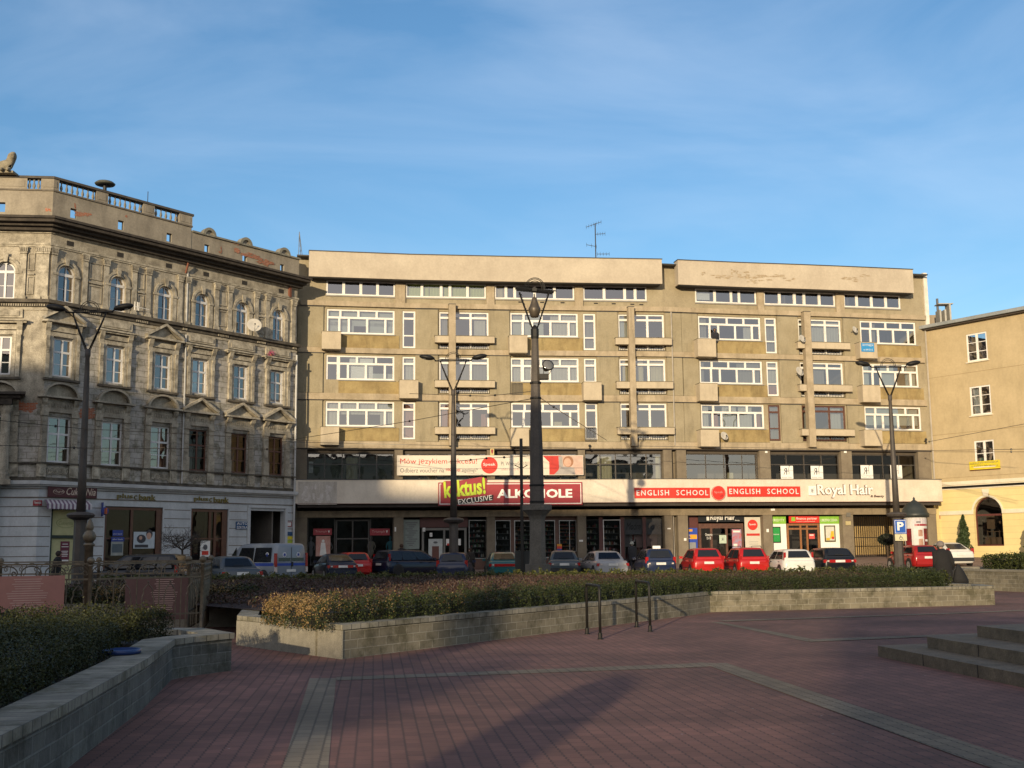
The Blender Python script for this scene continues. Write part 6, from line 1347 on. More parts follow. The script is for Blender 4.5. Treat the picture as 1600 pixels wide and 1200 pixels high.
s_,a,b,z0,z1=panel(208,831,241,857,-.12,.03,'bank_poster',mat('poster_paleblue',(.5,.56,.6),.5,fine=.02),'wide bank poster with two faces beside the cash machine','poster',P=PT)
sub(s_,'print_shapes',mat('print_dark',(.05,.05,.06),.6),lambda w:(disc(w,a+(b-a)*.36,z0+.5,.28,-.089,-.086,16,.8),disc(w,a+(b-a)*.74,z0+.75,.2,-.089,-.086,16,1.2),w.box(a+.08,a+(b-a)*.7,-.089,-.086,z0+.05,z0+.2)),P=PT); sub(s_,'print_skin',mat('print_face',(.6,.36,.26)),lambda w:(disc(w,a+(b-a)*.72,z0+.65,.15,-.0855,-.084,16,1.2),disc(w,a+(b-a)*.33,z0+.55,.1,-.0855,-.084,12)),P=PT)
s_,a,b,z0,z1=panel(313,845,328,870,-.06,.03,'door_poster',white_m,'white poster with a red square on the bank door','poster',P=PT); sub(s_,'red_square',red_m,lambda w:w.box(a+.1,b-.1,-.029,-.026,z0+.1,z0+.32),P=PT); sub(s_,'print_shapes',grey_t,lambda w:disc(w,(a+b)/2,z1-.35,.15,-.029,-.026,14),P=PT)
t=thing('projecting_sign','small projecting blue and orange sign at the corner of the bank front','sign',tuple(PT(7.1,0.0,3.5)))
w=MB(PT); w.box(7.08,7.12,.02,.3,3.45,4.15); w.build('blue_panel',mat('bank_blue',(.03,.06,.3)),t,org=ORG[t.name]); w=MB(PT); w.box(7.07,7.13,.3,.95,3.55,3.85); w.build('orange_panel',mat('orange_panel',(.5,.12,.03),.5),t,org=ORG[t.name]); w=MB(PT); 
p_=PT(7.1,.6,3.7); w=MB(); w.lathe([(.17,-.04),(.2,0),(.17,.04)],(p_[0]-ORG[t.name][0],p_[1]-ORG[t.name][1],p_[2]-ORG[t.name][2]),16,ax='y'); w.build('round_badge',mat('bank_blue',(.03,.06,.3)),t)
# ================================================================== VEHICLES
def paint(name,c,rough=.28): return mat('car_paint_'+name,c,rough,tuple(x*.9 for x in c),2,fine=.02,coat=.45,spec=.35)
tyre=mat('tyre_rubber',(.018,.018,.018),.85,fine=.1); rim_m=mat('alloy_rim',(.5,.5,.5),.35,metal=.6,fine=.05); tail=mat('tail_lamp_red',(.35,.01,.01),.2,coat=.6,fine=0); tailw=mat('lamp_clear',(.6,.5,.45),.2,coat=.5,fine=0)
plate_m=mat('number_plate',(.7,.69,.66),.4,fine=.02); carglass=glass('car_glass',(.12,.14,.15),.14); trim=mat('black_trim',(.02,.02,.022),.6,fine=.05); plum_in=mat('car_cabin',(.02,.02,.022),.9,fine=0)
def loft(w,secs):
    n=len(secs[0]); vs=[p for s_ in secs for p in s_]; fs=[]
    for i in range(len(secs)-1):
        for k in range(n): fs.append([i*n+k,i*n+(k+1)%n,i*n+n+(k+1)%n,i*n+n+k])
    fs+=[list(range(n))[::-1],list(range(len(vs)-n,len(vs)))]
    w.add(vs,fs)
def car(label,X,Y,yaw,col,kind='hatch',L_=4.0,W_=1.7,H_=1.45,name='parked_car',lamps='side',plate_z=.78,wheelr=.31,rack=False,spoil=False,bumper=None,rear_h=None,z=None,label_glass=None,bandlamp=False,taxi=False,white_ref=False):
    """x runs to the front; yaw is the heading of the nose from +X (counter-clockwise)"""
    z0=gz(X,Y)+.006 if z is None else z
    t=thing(name,label,'car' if name!='ambulance_van' else 'van',(X,Y,z0),yaw,'cars parked in front of the buildings')
    h=L_/2; hw=W_/2; belt=rear_h or (.92 if kind!='van' else 1.1); 
    pr={'hatch':(-h+.08,-h+.42,h*.12,h*.5),'wagon':(-h+.06,-h+.32,h*.12,h*.52),'sedan':(-h+.62,-h+1.12,h*.1,h*.5),'coupe':(-h+.3,-h+1.15,h*.05,h*.45)}[kind]
    xb,xr,xf,xw=pr
    # lower body
    P=[(-h,.82*hw,.32,belt-.12),(-h+.05,.93*hw,.24,belt-.03),(-h+.25,hw,.2,belt+.0),(xb+.35,hw,.2,belt),(0,hw,.19,belt-.02),(xw-.1,hw*.985,.19,belt-.05),(h-.55,.96*hw,.2,.8),(h-.2,.88*hw,.22,.7),(h-.04,.72*hw,.28,.6),(h,.6*hw,.34,.5)]
    secs=[]
    for x,b,za,zb in P:
        half=[(b*.86,za),(b*.98,za+.1),(b,za+(zb-za)*.45),(b*.985,za+(zb-za)*.75),(b*.93,zb-.03),(b*.82,zb)]
        secs.append([(x,y,z_) for y,z_ in half]+[(x,-y,z_) for y,z_ in half[::-1]])
    w=MB(); loft(w,secs); body=w.build('body',col,t,smooth=True)
    # greenhouse
    yb,yr=hw*.9,hw*.7; zr=H_
    G=[(xb,belt-.06,0),(xb+(xr-xb)*.25,belt+(zr-belt)*.3,.3),(xr,zr-.035,1),(xr+.3,zr,1),((xr+xf)/2,zr+.01,1),(xf,zr-.02,1),(xf+(xw-xf)*.6,belt+(zr-belt)*.42,.4),(xw,belt-.08,0)]
    secs=[]
    for x,zt_,k in G:
        ztop=max(zt_,belt-.05); q=(ztop-(belt-.06))/(zr-belt+.06); yt=yb+(yr-yb)*q
        half=[(yb,belt-.07),(yb+(yt-yb)*.5,belt-.07+(ztop-belt+.07)*.5),(yt+.02,ztop-.05*q),(yt-.08,ztop-.0),(yt*.5,ztop+.015*q)]
        secs.append([(x,y,z_) for y,z_ in half]+[(x,-y,z_) for y,z_ in half[::-1]])
    w=MB(); loft(w,secs); w.build('roof',col,t,smooth=True)
    # glass
    def gy(z_): return yb+(yr-yb)*(z_-belt+.06)/(zr-belt+.06)+.012
    zl,zh=belt+.03,zr-.1; 
    def xrear(z_): return xb+(xr-xb)*min(1,(z_-belt)/(zr-belt))**1.0
    def xfront(z_): return xw+(xf-xw)*(z_-belt)/(zr-belt)
    for s_ in(-1,1):
        cuts_=[(.1,.52),(.55,.9)] if kind!='wagon' else [(.05,.27),(.3,.6),(.63,.92)]
        if kind=='sedan': cuts_=[(.08,.48),(.52,.9)]
        for a_,b_ in cuts_:
            q=[]
            for z_,f in((zl,a_),(zl,b_),(zh,b_),(zh,a_)):
                xa,xc=xrear(z_)+.1,xfront(z_)-.08; q.append((xa+(xc-xa)*f,s_*gy(z_),z_))
            w=MB(); w.quad(*q); w.build('side_window',carglass if False else trim_glass,t)
    for (x0,x1,nm,yy) in((xb,xr,'rear_window',.8),(xw,xf,'windscreen',.86)):
        sg=-1 if nm=='rear_window' else 1; q=[]
        for f,ff in((.2,-1),(.2,1),(.86,1),(.86,-1)):
            z_=belt+(zr-belt)*f; fx=f if nm=='windscreen' else f
            x=x0+(x1-x0)*fx+sg*.03; 
            if nm=='rear_window':
                x=(xb+(xr-xb)*.25*(f/.3) if f<.3 else xb+(xr-xb)*(.25+.75*(f-.3)/.7))-.035
            q.append((x,ff*gy(z_)*yy*(.98 if f<.5 else .93),z_))
        w=MB(); w.quad(*q); w.build(nm,trim_glass,t)
    # rear lamps
    for s_ in(-1,1):
        w=MB()
        if lamps=='tall': w.cbox((-h+.12,s_*hw*.86,belt-.02),(.13,.15,.32))
        elif lamps=='tallroof': w.cbox((-h+.2,s_*hw*.83,belt+.12),(.1,.1,.5))
        elif lamps=='round': w.lathe([(.1,-.04),(.11,0),(.09,.05)],(-h+.02,s_*hw*.78,belt-.2),12,ax='x')
        else: w.cbox((-h+.07,s_*hw*.8,belt-.2),(.12,.3,.15))
        lo=w.build('tail_lamp',tail,t,smooth=False)
        if white_ref or lamps=='side': w=MB(); w.cbox((-h-.034,s_*hw*.72,belt-.19),(.02,.1,.07)); w.build('reversing_lens',tailw,lo)
    if bandlamp: w=MB(); w.cbox((-h+.03,0,belt-.2),(.12,hw*1.3,.14)); w.build('lamp_band',tail,t)
    w=MB(); w.cbox((-h-.03,0,plate_z if plate_z<.5 else belt-.2),(.02,.5,.12)); w.build('number_plate',plate_m,t)
    w=MB(); w.cbox((-h-.0,0,.44),(.14,hw*1.72,.2)); w.build('bumper',bumper or col,t)
    for s_ in(-1,1):
        for x in(-h+.72,h-.78):
            w=MB(); w.lathe([(wheelr+.06,-.01),(wheelr+.06,.012)],(x,s_*(hw-.005),wheelr+.02),18,ax='y'); w.build('wheel_arch',trim,t)
            w=MB(); w.lathe([(wheelr*.9,-.09),(wheelr,-.07),(wheelr,.05),(wheelr*.9,.06)],(x,s_*(hw-.04),wheelr),18,ax='y'); wh=w.build('wheel',tyre,t,smooth=False)
            w=MB(); yy=s_*(hw-.04)+s_*.065; w.lathe([(wheelr*.6,-.008),(wheelr*.62,.008)],(x,yy,wheelr),16,ax='y')
            w.build('rim',rim_m,wh)
        w=MB(); w.cbox((xw-.32,s_*(hw+.07),belt+.06),(.12,.18,.13)); w.build('wing_mirror',col,t)
        w=MB(); w.box(xb+.4,xw-.4,s_*(hw-.002),s_*(hw+.006),.5,.53); w.build('side_strip',trim,t)
        for x in(xr+.35,xf-.25): w=MB(); w.cbox((x,s_*(hw+.005),belt-.1),(.16,.03,.035)); w.build('door_handle',trim,t)
    w=MB(); w.cbox((xb+.02,0,belt+.13),(.03,.42,.015)); w.build('wiper',trim,t)
    if rack:
        for s_ in(-1,1): w=MB(); w.tube([(xr+.1,s_*yr*.9,zr),(xr+.18,s_*yr*.9,zr+.09),(xf-.1,s_*yr*.9,zr+.09),(xf,s_*yr*.9,zr)],.018,5); w.build('roof_rail',trim,t)
    if spoil: w=MB(); w.cbox((xr-.06,0,zr-.06),(.22,yr*1.7,.04)); w.build('spoiler',col,t)
    if taxi:
        w=MB(); w.prism([(xr+.55,zr+.02),(xr+.75,zr+.02),(xr+.69,zr+.16),(xr+.61,zr+.16)],-.2,.2); w.build('roof_light',white_m,t)
    return t
trim_glass=mat('dark_tinted_glass',(.012,.014,.018),.08,fine=0,spec=.55)
def carpx(label,u,Y,yawdeg,*a,**k):
    """u = photo column of the middle of the tail"""
    yaw=math.radians(yawdeg); L_=k.get('L_',4.0); p=at(u,880,Y); X=p[0]+math.cos(yaw)*L_/2; Yc=Y+math.sin(yaw)*L_/2
    return car(label,X,Yc,yaw,*a,**k)
navy=paint('navy',(.012,.02,.055)); dnavy=paint('dark_blue',(.008,.014,.035)); redc=paint('red',(.42,.012,.01)); redd_=paint('deep_red',(.3,.012,.012)); teal=paint('teal',(.01,.1,.11)); gblue=paint('grey_blue',(.05,.07,.085)); silv=paint('silver',(.34,.34,.35),.3); whitec=paint('white',(.66,.65,.61)); blk=paint('black',(.006,.007,.009)); gsil=paint('grey_silver',(.06,.075,.09)); vansil=paint('van_silver',(.22,.25,.29),.35)
carpx('dark estate car behind the iron fence, in front of the bank',292,50,172,blk,'wagon',L_=4.5,W_=1.75,H_=1.52,lamps='tall')
carpx('grey saloon car with round tail lamp left of the ambulance van',380,47.5,119,gsil,'sedan',L_=4.5,W_=1.72,H_=1.4,lamps='side')
carpx('dark blue hatchback just right of the ambulance van',536,62.5,112,dnavy,'coupe',L_=4.2,W_=1.7,H_=1.38,lamps='side',bandlamp=True)
carpx('bright red hatchback left of the long navy estate car',560,64.5,110,redc,'hatch',L_=3.9,W_=1.66,H_=1.42,lamps='tall')
carpx('long navy estate car parked sideways with tall red tail lamp and alloy wheel',592,65.5,42,dnavy,'wagon',L_=4.65,W_=1.76,H_=1.5,lamps='tallroof',wheelr=.33,name='estate_car')
carpx('small navy hatchback before the lamp post and black doorway',706,59,87,navy,'hatch',L_=3.8,W_=1.68,H_=1.43,lamps='tall',plate_z=.45)
carpx('teal saloon car with full width red lamp band, left of the middle column',789,61,95,teal,'coupe',L_=4.3,W_=1.72,H_=1.38,bandlamp=True,plate_z=.45)
carpx('plain grey blue saloon car right of the middle column',882,61,90,gblue,'sedan',L_=4.4,W_=1.7,H_=1.42,bumper=trim)
carpx('silver saloon car showing its dark left flank, before the clothes shop',958,60,101,silv,'sedan',L_=4.5,W_=1.76,H_=1.4)
carpx('navy hatchback with a white roof sign before the clothes shop',1033,60,95,navy,'hatch',L_=3.9,W_=1.68,H_=1.5,lamps='tall',taxi=True,white_ref=True,rear_h=.95)
carpx('bright red hatchback, left of the two side by side before the hair salon',1108,60,94,redc,'hatch',L_=3.8,W_=1.7,H_=1.5,lamps='tall',rear_h=.97)
carpx('red hatchback with roof rails, right of the two before the hair salon',1179,60.5,95,redc,'hatch',L_=4.0,W_=1.7,H_=1.48,lamps='tall',rack=True)
carpx('white hatchback with high tail lamps before the finance office',1250,59,95,whitec,'hatch',L_=4.1,W_=1.72,H_=1.43,lamps='tallroof')
carpx('black hatchback with a slim red lamp band right of the white one',1313,59.5,95,blk,'hatch',L_=4.2,W_=1.76,H_=1.46,bandlamp=True,rear_h=1.0)
carpx('dark red hatchback by the advertising column, partly behind the woman',1452,63.5,96,redd_,'hatch',L_=3.9,W_=1.68,H_=1.37,lamps='tall',plate_z=.8)
carpx('white hatchback with black bumper strip behind the woman',1503,66,95,whitec,'coupe',L_=4.0,W_=1.66,H_=1.38,bumper=trim,lamps='tall')
# ambulance van
def van(label,u,Y,yawdeg):
    yaw=math.radians(yawdeg); L_=4.85; p=at(u,880,Y); X=p[0]+math.cos(yaw)*L_/2; Yc=Y+math.sin(yaw)*L_/2
    t=thing('ambulance_van',label,'van',(X,Yc,gz(X,Yc)+.006),yaw); h=L_/2; hw=.95; H_=1.98
    P=[(-h,.9,.32,H_-.14),(-h+.05,.94,.26,H_-.05),(-h+.3,.96,.25,H_),(h-2.3,.96,.25,H_),(h-1.75,.95,.25,H_-.1),(h-1.0,.94,.25,1.25),(h-.35,.9,.26,1.0),(h-.05,.78,.3,.8),(h,.6,.38,.6)]
    secs=[]
    for x,b,za,zb in P:
        k=min(1,max(0,(zb-1.0)/.9)); half=[(b*.9,za),(b*.99,za+.12),(b,.9 if zb>1.1 else (za+zb)/2),(b-.02,1.12 if zb>1.2 else zb*.9),(b-.13*k-.02,zb-.12),(b-.2*k-.06,zb)]
        secs.append([(x,y,z_) for y,z_ in half]+[(x,-y,z_) for y,z_ in half[::-1]])
    w=MB(); loft(w,secs); w.build('body',vansil,t,smooth=True)
    def gy(z_): return .935-.145*(z_-1.12)/(H_-.12-1.12)*.8+.02
    for s_ in(-1,1):
        for a_,b_,a2,b2 in((-h+.3,-h+1.65,-h+.36,-h+1.62),(-h+1.72,-h+3.05,-h+1.76,-h+2.75),(h-1.72,h-1.1,h-1.68,h-1.62)):
            w=MB(); w.quad((a_,s_*gy(1.1),1.1),(b_,s_*gy(1.1),1.1),(b2,s_*gy(1.72),1.78),(a2,s_*gy(1.72),1.78)); g=w.build('side_window',trim_glass,t)
        w=MB(); w.box(-h+.1,h-1.2,s_*(hw+.012),s_*(hw+.02),.92,1.06); w.build('blue_stripe',mat('livery_blue',(.02,.06,.35),.4,fine=0),t)
        w=MB(); w.cbox((-h+.02,s_*.885,1.2),(.12,.1,.62)); w.build('tail_lamp',tail,t); w=MB(); w.cbox((-h-.0,s_*.885,.75),(.12,.1,.24)); w.build('lamp_lower',tailw,t)
        for x in(-h+.85,h-.95):
            w=MB(); w.lathe([(.4,-.01),(.4,.012)],(x,s_*(hw+.0),.36),18,ax='y'); w.build('wheel_arch',trim,t)
            w=MB(); w.lathe([(.3,-.1),(.33,-.07),(.33,.05),(.3,.06)],(x,s_*(hw-.02),.33),18,ax='y'); wh=w.build('wheel',tyre,t); w=MB(); w.lathe([(.18,-.01),(.2,.01)],(x,s_*(hw+.045),.33),14,ax='y'); w.build('rim',rim_m,wh)
        w=MB(); w.cbox((h-1.35,s_*(hw+.14),1.2),(.12,.2,.26)); w.build('wing_mirror',trim,t)
    xr_=-h-.008
    for s_ in(-1,1):
        w=MB(); w.quad((xr_,s_*.04,1.14),(xr_,s_*.74,1.14),(xr_+.03,s_*.68,1.72),(xr_+.03,s_*.04,1.74)); rw=w.build('rear_window',trim_glass,t)
        w=MB(); w.lathe([(.11,-.004),(.11,.0)],(xr_-.004,s_*.4,1.44),18,ax='x'); em=w.build('emblem',white_m,rw)
        w=MB()
        for k in range(3): w.cbox((xr_-.012,s_*.4,1.44),(.006,.04,.17),Matrix.Rotation(PI*k/3,3,'X'))
        w.build('star_bars',mat('livery_blue',(.02,.06,.35)),em)
    w=MB(); w.lathe([(.12,-.006),(.12,.0)],(-h+.65,gy(1.44)+.004,1.44),18,ax='y'); em=w.build('emblem',white_m,t)
    w=MB()
    for k in range(3): w.cbox((-h+.65,gy(1.44)+.012,1.44),(.17,.006,.04),Matrix.Rotation(PI*k/3,3,'Y'))
    w.build('star_bars',mat('livery_blue',(.02,.06,.35)),em)
    w=MB(); w.box(xr_-.004,xr_+.01,-.8,.8,.93,1.05); w.build('blue_stripe',mat('livery_blue',(.02,.06,.35)),t)
    w=MB(); w.box(xr_-.012,xr_-.004,-.012,.012,.45,1.78); w.build('door_gap',trim,t); w=MB(); w.cbox((xr_-.02,-.06,1.0),(.03,.07,.2)); w.build('door_handle',trim,t)
    w=MB(); w.cbox((xr_-.01,.0,.7),(.02,.52,.12)); w.build('number_plate',plate_m,t); w=MB(); w.cbox((xr_+.02,0,.42),(.16,1.8,.2)); w.build('bumper',mat('grey_bumper',(.12,.13,.14),.6,fine=.05),t)
    return t
van('silver ambulance van with blue stripe and round star emblems on its dark rear windows',455,55,138)
# ================================================================== PEOPLE
skin=mat('skin',(.42,.25,.17),.6,fine=.05)
def person(label,X,Y,z,yaw,h=1.68,coat=(.02,.02,.022),legs=(.03,.03,.04),hair=(.04,.025,.015),coatlen=.62,pose='walk',hat=None,armR=None,armL=None,sub=2,lean=.04,width=1.0,fingers=True):
    t=thing('person',label,'person',(X,Y,z),yaw)   # local +Y is where the person faces
    s=h/1.68; V=[];E_=[];R_=[]
    def v(x,y,z_,r): V.append((x*s,y*s,z_*s)); R_.append(r*s); return len(V)-1
    def e(a,b): E_.append((a,b))
    st=.16 if pose=='walk' else .03
    pel=v(0,0,.92,.125); sp=v(0,lean*.5,1.12,.125); ch=v(0,lean,1.3,.14); nk=v(0,lean*1.4,1.43,.055); n2=v(0,lean*1.7,1.49,.052); hd=v(0,lean*2+.01,1.56,.085); top=v(0,lean*2,1.62,.082)
    for a,b in((pel,sp),(sp,ch),(ch,nk),(nk,n2),(n2,hd),(hd,top)): e(a,b)
    nose=v(0,lean*2+.115,1.545,.014); e(hd,nose)
    for sg,arm in((1,armR),(-1,armL)):
        sh=v(.17*sg,lean,1.37,.06); e(ch,sh); arm=arm or [(.22,.0,1.1,.043),(.235,.08,.87,.03)]
        p=sh
        for (x,y,z_,r) in arm: q=v(x*sg,y,z_,r); e(p,q); p=q
        x,y,z_,r=arm[-1]; ha=v(x*sg,y+.02,z_-.07,.026); e(p,ha)
        if fingers:
            for k,(dx,ln) in enumerate([(-.026,.065),(-.009,.078),(.009,.074),(.025,.058)]):
                a_=v((x+.0)*sg+.0,y+.02+dx,z_-.1,.0095); b_=v((x-.008)*sg,y+.02+dx,z_-.1-ln*.55,.0085); c_=v((x-.03)*sg,y+.02+dx,z_-.1-ln,.0078); e(ha,a_); e(a_,b_); e(b_,c_)
            a_=v((x-.02)*sg,y+.05,z_-.075,.011); b_=v((x-.035)*sg,y+.065,z_-.11,.009); e(ha,a_); e(a_,b_)
        hp=v(.09*sg,0,.86,.085); kn=v(.1*sg,st*sg*.6+.02,.48,.056); an=v(.1*sg,st*sg*1.1-.03,.09,.038); to=v(.11*sg,st*sg*1.1+.12,.035,.032); e(pel,hp); e(hp,kn); e(kn,an); e(an,to)
    me=bpy.data.meshes.new('body'); me.from_pydata(V,E_,[]); ob=bpy.data.objects.new('body',me); COL.objects.link(ob)
    sk=ob.modifiers.new('s','SKIN'); sk.use_smooth_shade=True; sk.branch_smoothing=.3
    for i,sv in enumerate(me.skin_vertices[0].data): sv.radius=(R_[i],R_[i]); sv.use_root=(i==0)
    ob.modifiers.new('u','SUBSURF').levels=sub; evalmesh(ob); ob.data.materials.clear(); 
    lm=mat('trousers_%d'%int(sum(legs)*1000),legs,.85,fine=.1); ob.data.materials.append(skin); ob.data.materials.append(lm)
    for p_ in ob.data.polygons: p_.material_index=1 if p_.center.z<.95*s else 0; p_.use_smooth=True
    ob.parent=t
    # coat: shell round torso and sleeves, open hem
    cm=mat('coat_%d'%int(sum(coat)*1000+coat[0]*100),coat,.9,tuple(c*.6 for c in coat),3,bump=.3,fine=.15)
    w=MB(); n=18; zh=coatlen
    secs=[]
    for z_,rx,ry,yy in[(zh,.25*width,.2*width,.0),(zh+.12,.25*width,.2*width,0),(.9,.24*width,.185*width,0),(1.1,.235*width,.17*width,lean*.5),(1.27,.25*width,.165*width,lean),(1.36,.235*width,.14,lean),(1.43,.13,.1,lean*1.2),(1.47,.085,.08,lean*1.5)]:
        secs.append([(rx*math.cos(2*PI*k/n)*(1+.03*math.sin(k*3+z_*9))*s,(yy+ry*math.sin(2*PI*k/n))*s,z_*s) for k in range(n)])
    loft(w,secs)
    for sg,arm in((1,armR),(-1,armL)):
        arm=arm or [(.22,.0,1.1,.043),(.235,.08,.87,.03)]
        pts=[(.14*sg*s,lean*s,1.38*s),(.19*sg*s,lean*s,1.34*s)]+[(x*sg*s,y*s,z_*s) for x,y,z_,r in arm]; w.tube(pts,[.08*s*width,.088*s*width,.072*s*width,.055*s],10)
    w.build('coat',cm,t,smooth=True)
    hm=mat('hair_%d'%int(sum(hair)*1000),hair,.9,fine=.2,bump=.3)
    w=MB(); hy=lean*2*s
    if hat: w.ball((0,hy-.01,1.6*s),.115*s,14,9,sz=.95); w.lathe([(.117*s,1.555*s),(.122*s,1.565*s),(.12*s,1.6*s),(.115*s,1.605*s)],(0,hy-.005,0),14); w.build('hat',mat('knitted_hat_%d'%int(sum(hat)*100),hat,.95,bump=.5,fine=.2),t,smooth=True)
    else: w.ball((0,hy-.02,1.585*s),.108*s,14,9,sz=1.05); w.build('hair',hm,t,smooth=True)
    return t
wp=at(1472,858,35.4)
person('woman in long black coat and grey knitted hat walking away with a black bag',wp[0],35.4,0,math.radians(-6),h=1.7,coat=(.011,.01,.01),hat=(.2,.17,.16),coatlen=.42,width=1.06,armR=[(.26,-.02,1.08,.045),(.3,.06,.86,.032)],lean=.09)
t=thing('shopping_bag','bulging black shopping bag hanging from the right hand of the woman','bag',(wp[0]+.42,35.3,.42),math.radians(-6))
w=MB(); secs=[]
for z_,a_,b_ in[(0,.17,.05),(.03,.22,.08),(.14,.215,.1),(.36,.15,.07),(.5,.09,.04),(.62,.04,.02)]: secs.append([(1.2*a_*math.cos(2*PI*k/14)*(1+.06*math.sin(k*2.6+z_*8)),b_*math.sin(2*PI*k/14),z_) for k in range(14)])
loft(w,secs); w.v=[(x*.85-.06*(z_/.62)**1.5+.05,y,z_*.95) for x,y,z_ in w.v]; w.build('sack',mat('black_bag_vinyl',(.005,.005,.006),.8,fine=.1,bump=.4),t,smooth=True)
w=MB(); w.tube([(-.02,0,.56),(-.09,0,.5),(-.15,.02,.44)],.012,5); w.build('handle',trim,t)
for (u,Y,h_,yw,lb,co,ha,ht) in [(88,45.5,1.7,-80,'dark haired person in black passing the bakery window behind the iron fence',(.015,.014,.014),(.03,.02,.015),None),(628,66,1.74,30,'person in black with dark hair behind the long navy estate car',(.015,.013,.013),(.05,.025,.015),None),(735.5,63.5,1.62,150,'person in long dark brown coat standing between the navy and teal cars',(.035,.028,.022),(.04,.03,.02),None),(989,66,1.66,20,'person in dark jacket and pale helmet before the clothes shop window',(.03,.03,.034),(.04,.03,.02),(.42,.42,.36))]:
    p=at(u,880,Y); person(lb,p[0],Y,gz(p[0],Y)+(.12 if Y>65.3 else 0),math.radians(yw),h=h_,coat=co,hair=ha,hat=ht,sub=1,pose='stand',fingers=False)
p=PM.px(1117,519,-.1); q=PM(p[0],-.12,0); person('person leaning out of the open upper window in the right part',q[0],q[1],p[1]-1.42,math.radians(170),h=1.6,coat=(.02,.02,.03),sub=1,pose='stand',fingers=False,lean=.2,coatlen=.7)
# scooter
p=at(981,880,66.2); t=thing('motor_scooter','small dark motor scooter with spoked wheel before the clothes shop','scooter',(p[0],66.2,gz(p[0],66.2)+.12),math.radians(10))
for x in(-.6,.6): w=MB(); w.lathe([(.2,-.05),(.28,-.04),(.28,.04),(.2,.05)],(x,0,.28),16,ax='y'); wh=w.build('wheel',tyre,t); w=MB(); w.lathe([(.16,-.055),(.17,.055)],(x,0,.28),12,ax='y'); w.build('rim',rim_m,wh)
w=MB(); w.prism([(-.75,.5),(-.2,.35),(.3,.3),(.45,.95),(.35,1.0),(.15,.45),(-.1,.7),(-.8,.75)],-.14,.14); w.build('body',trim,t); w=MB(); w.tube([(.42,0,.95),(.3,0,1.08)],.03,6); w.tube([(.3,-.3,1.08),(.3,.3,1.08)],.02,6); w.build('handlebar',steel_m,t)
# mannequins in the lingerie windows
for (u,c_,lb) in [(486,(.3,.3,.32),'pale mannequin at the far left of the lingerie window'),(513.5,(.5,.48,.46),'white mannequin right of the faded poster'),(581,(.4,.34,.26),'tan mannequin beside the lingerie shop door'),(610.5,(.06,.3,.38),'mannequin in turquoise at the right edge of the lingerie window')]:
    s_,_=PM.px(u,850,.0); q=PM(s_,-.55,.75); t=thing('mannequin',lb,'mannequin',tuple(q),0,'shop window mannequins')
    w=MB(); w.lathe([(.12,0),(.12,.02),(.02,.03),(.02,.5),(.13,.62),(.15,.8),(.11,1.0),(.17,1.25),(.16,1.38),(.05,1.45),(.045,1.5),(.08,1.56),(.085,1.66),(.05,1.74),(.004,1.76)],(0,0,0),12,sy=.65); w.build('figure',mat('mannequin_%d'%int(c_[0]*100+c_[2]*10),c_,.6,fine=.05),t,smooth=True)
    for sg in(-1,1): w=MB(); w.tube([(.16*sg,0,1.34),(.24*sg,.02,1.1),(.2*sg,-.06,.9)],[.045,.04,.03],7); w.build('arm',mat('mannequin_%d'%int(c_[0]*100+c_[2]*10),c_),t,smooth=True)
# ================================================================== ADVERTISING COLUMN, PARKING SIGN
p=at(1432.5,858,66.5); X0,Y0=p[0],66.5; z0=gz(X0,Y0)+.12
t=thing('advertising_column','round advertising column with dark green dome and posters beside the right lamp post','advertising column',(X0,Y0,z0)); k=66.5/1800
Z=lambda v:at(1432,v,Y0)[2]-z0
w=MB(); w.lathe([(.68,0),(.68,.2),(.62,.25),(.62,Z(808))],(0,0,0),24); w.build('drum',mat('column_white',(.62,.6,.58),.6,fine=.05),t,smooth=False)
w=MB(); w.lathe([(.63,Z(809)),(.78,Z(808)),(.8,Z(803)),(.72,Z(801)),(.66,Z(795)),(.45,Z(787)),(.16,Z(783)),(.06,Z(781)),(.07,Z(779)),(.005,Z(776))],(0,0,0),20); w.build('dome',mat('dark_green_dome',(.028,.034,.031),.5,fine=.1),t,smooth=True)
def cpatch(name,a0,a1,z0_,z1_,m,par,r=.625):
    w=MB(); n=6; vs=[]
    for i in range(n+1): a=a0+(a1-a0)*i/n; vs+=[(r*math.sin(a),-r*math.cos(a),z0_),(r*math.sin(a),-r*math.cos(a),z1_)]
    w.add(vs,[[2*i,2*i+2,2*i+3,2*i+1] for i in range(n)]); return w.build(name,m,par)
pr=cpatch('poster',-1.45,-.72,Z(872),Z(826),mat('poster_crimson',(.25,.01,.015),.5,(.06,.01,.01),3,fine=.1),t); cpatch('print_block',-1.2,-.85,Z(866),Z(860),wht_t,pr,.628)
pr=cpatch('poster',.42,1.2,Z(858),Z(826),mat('poster_crimson',(.25,.01,.015)),t); cpatch('print_block',.55,1.0,Z(846),Z(843),wht_t,pr,.628)
pr=cpatch('poster',-.6,1.3,Z(822),Z(810),mat('poster_lilac',(.55,.5,.52),.5,fine=.03),t); cpatch('print_block',-.4,1.1,Z(822),Z(819),redd,pr,.628); cpatch('print_block',-.25,.15,Z(817),Z(815),grey_t,pr,.628)
for a,b in((838,828),(856,842)): pr=cpatch('poster',-.12,.3,Z(a),Z(b),mat('poster_brown',(.28,.12,.08),.5,(.45,.3,.22),5,fine=.1),t)
pr=cpatch('poster',.3,.95,Z(870),Z(863),mat('plate_blue',(.02,.08,.2)),t)
p=at(1407,830,63.4); t=thing('parking_sign','blue parking sign with white P above a yellow wheelchair plate','road sign',(p[0]+.05,63.55,at(1407,830,63.5)[2]-.6))
w=MB(); z1_=at(1407,812,63.5)[2]-t.location.z; zm=at(1407,834,63.5)[2]-t.location.z; zb_=at(1407,845,63.5)[2]-t.location.z
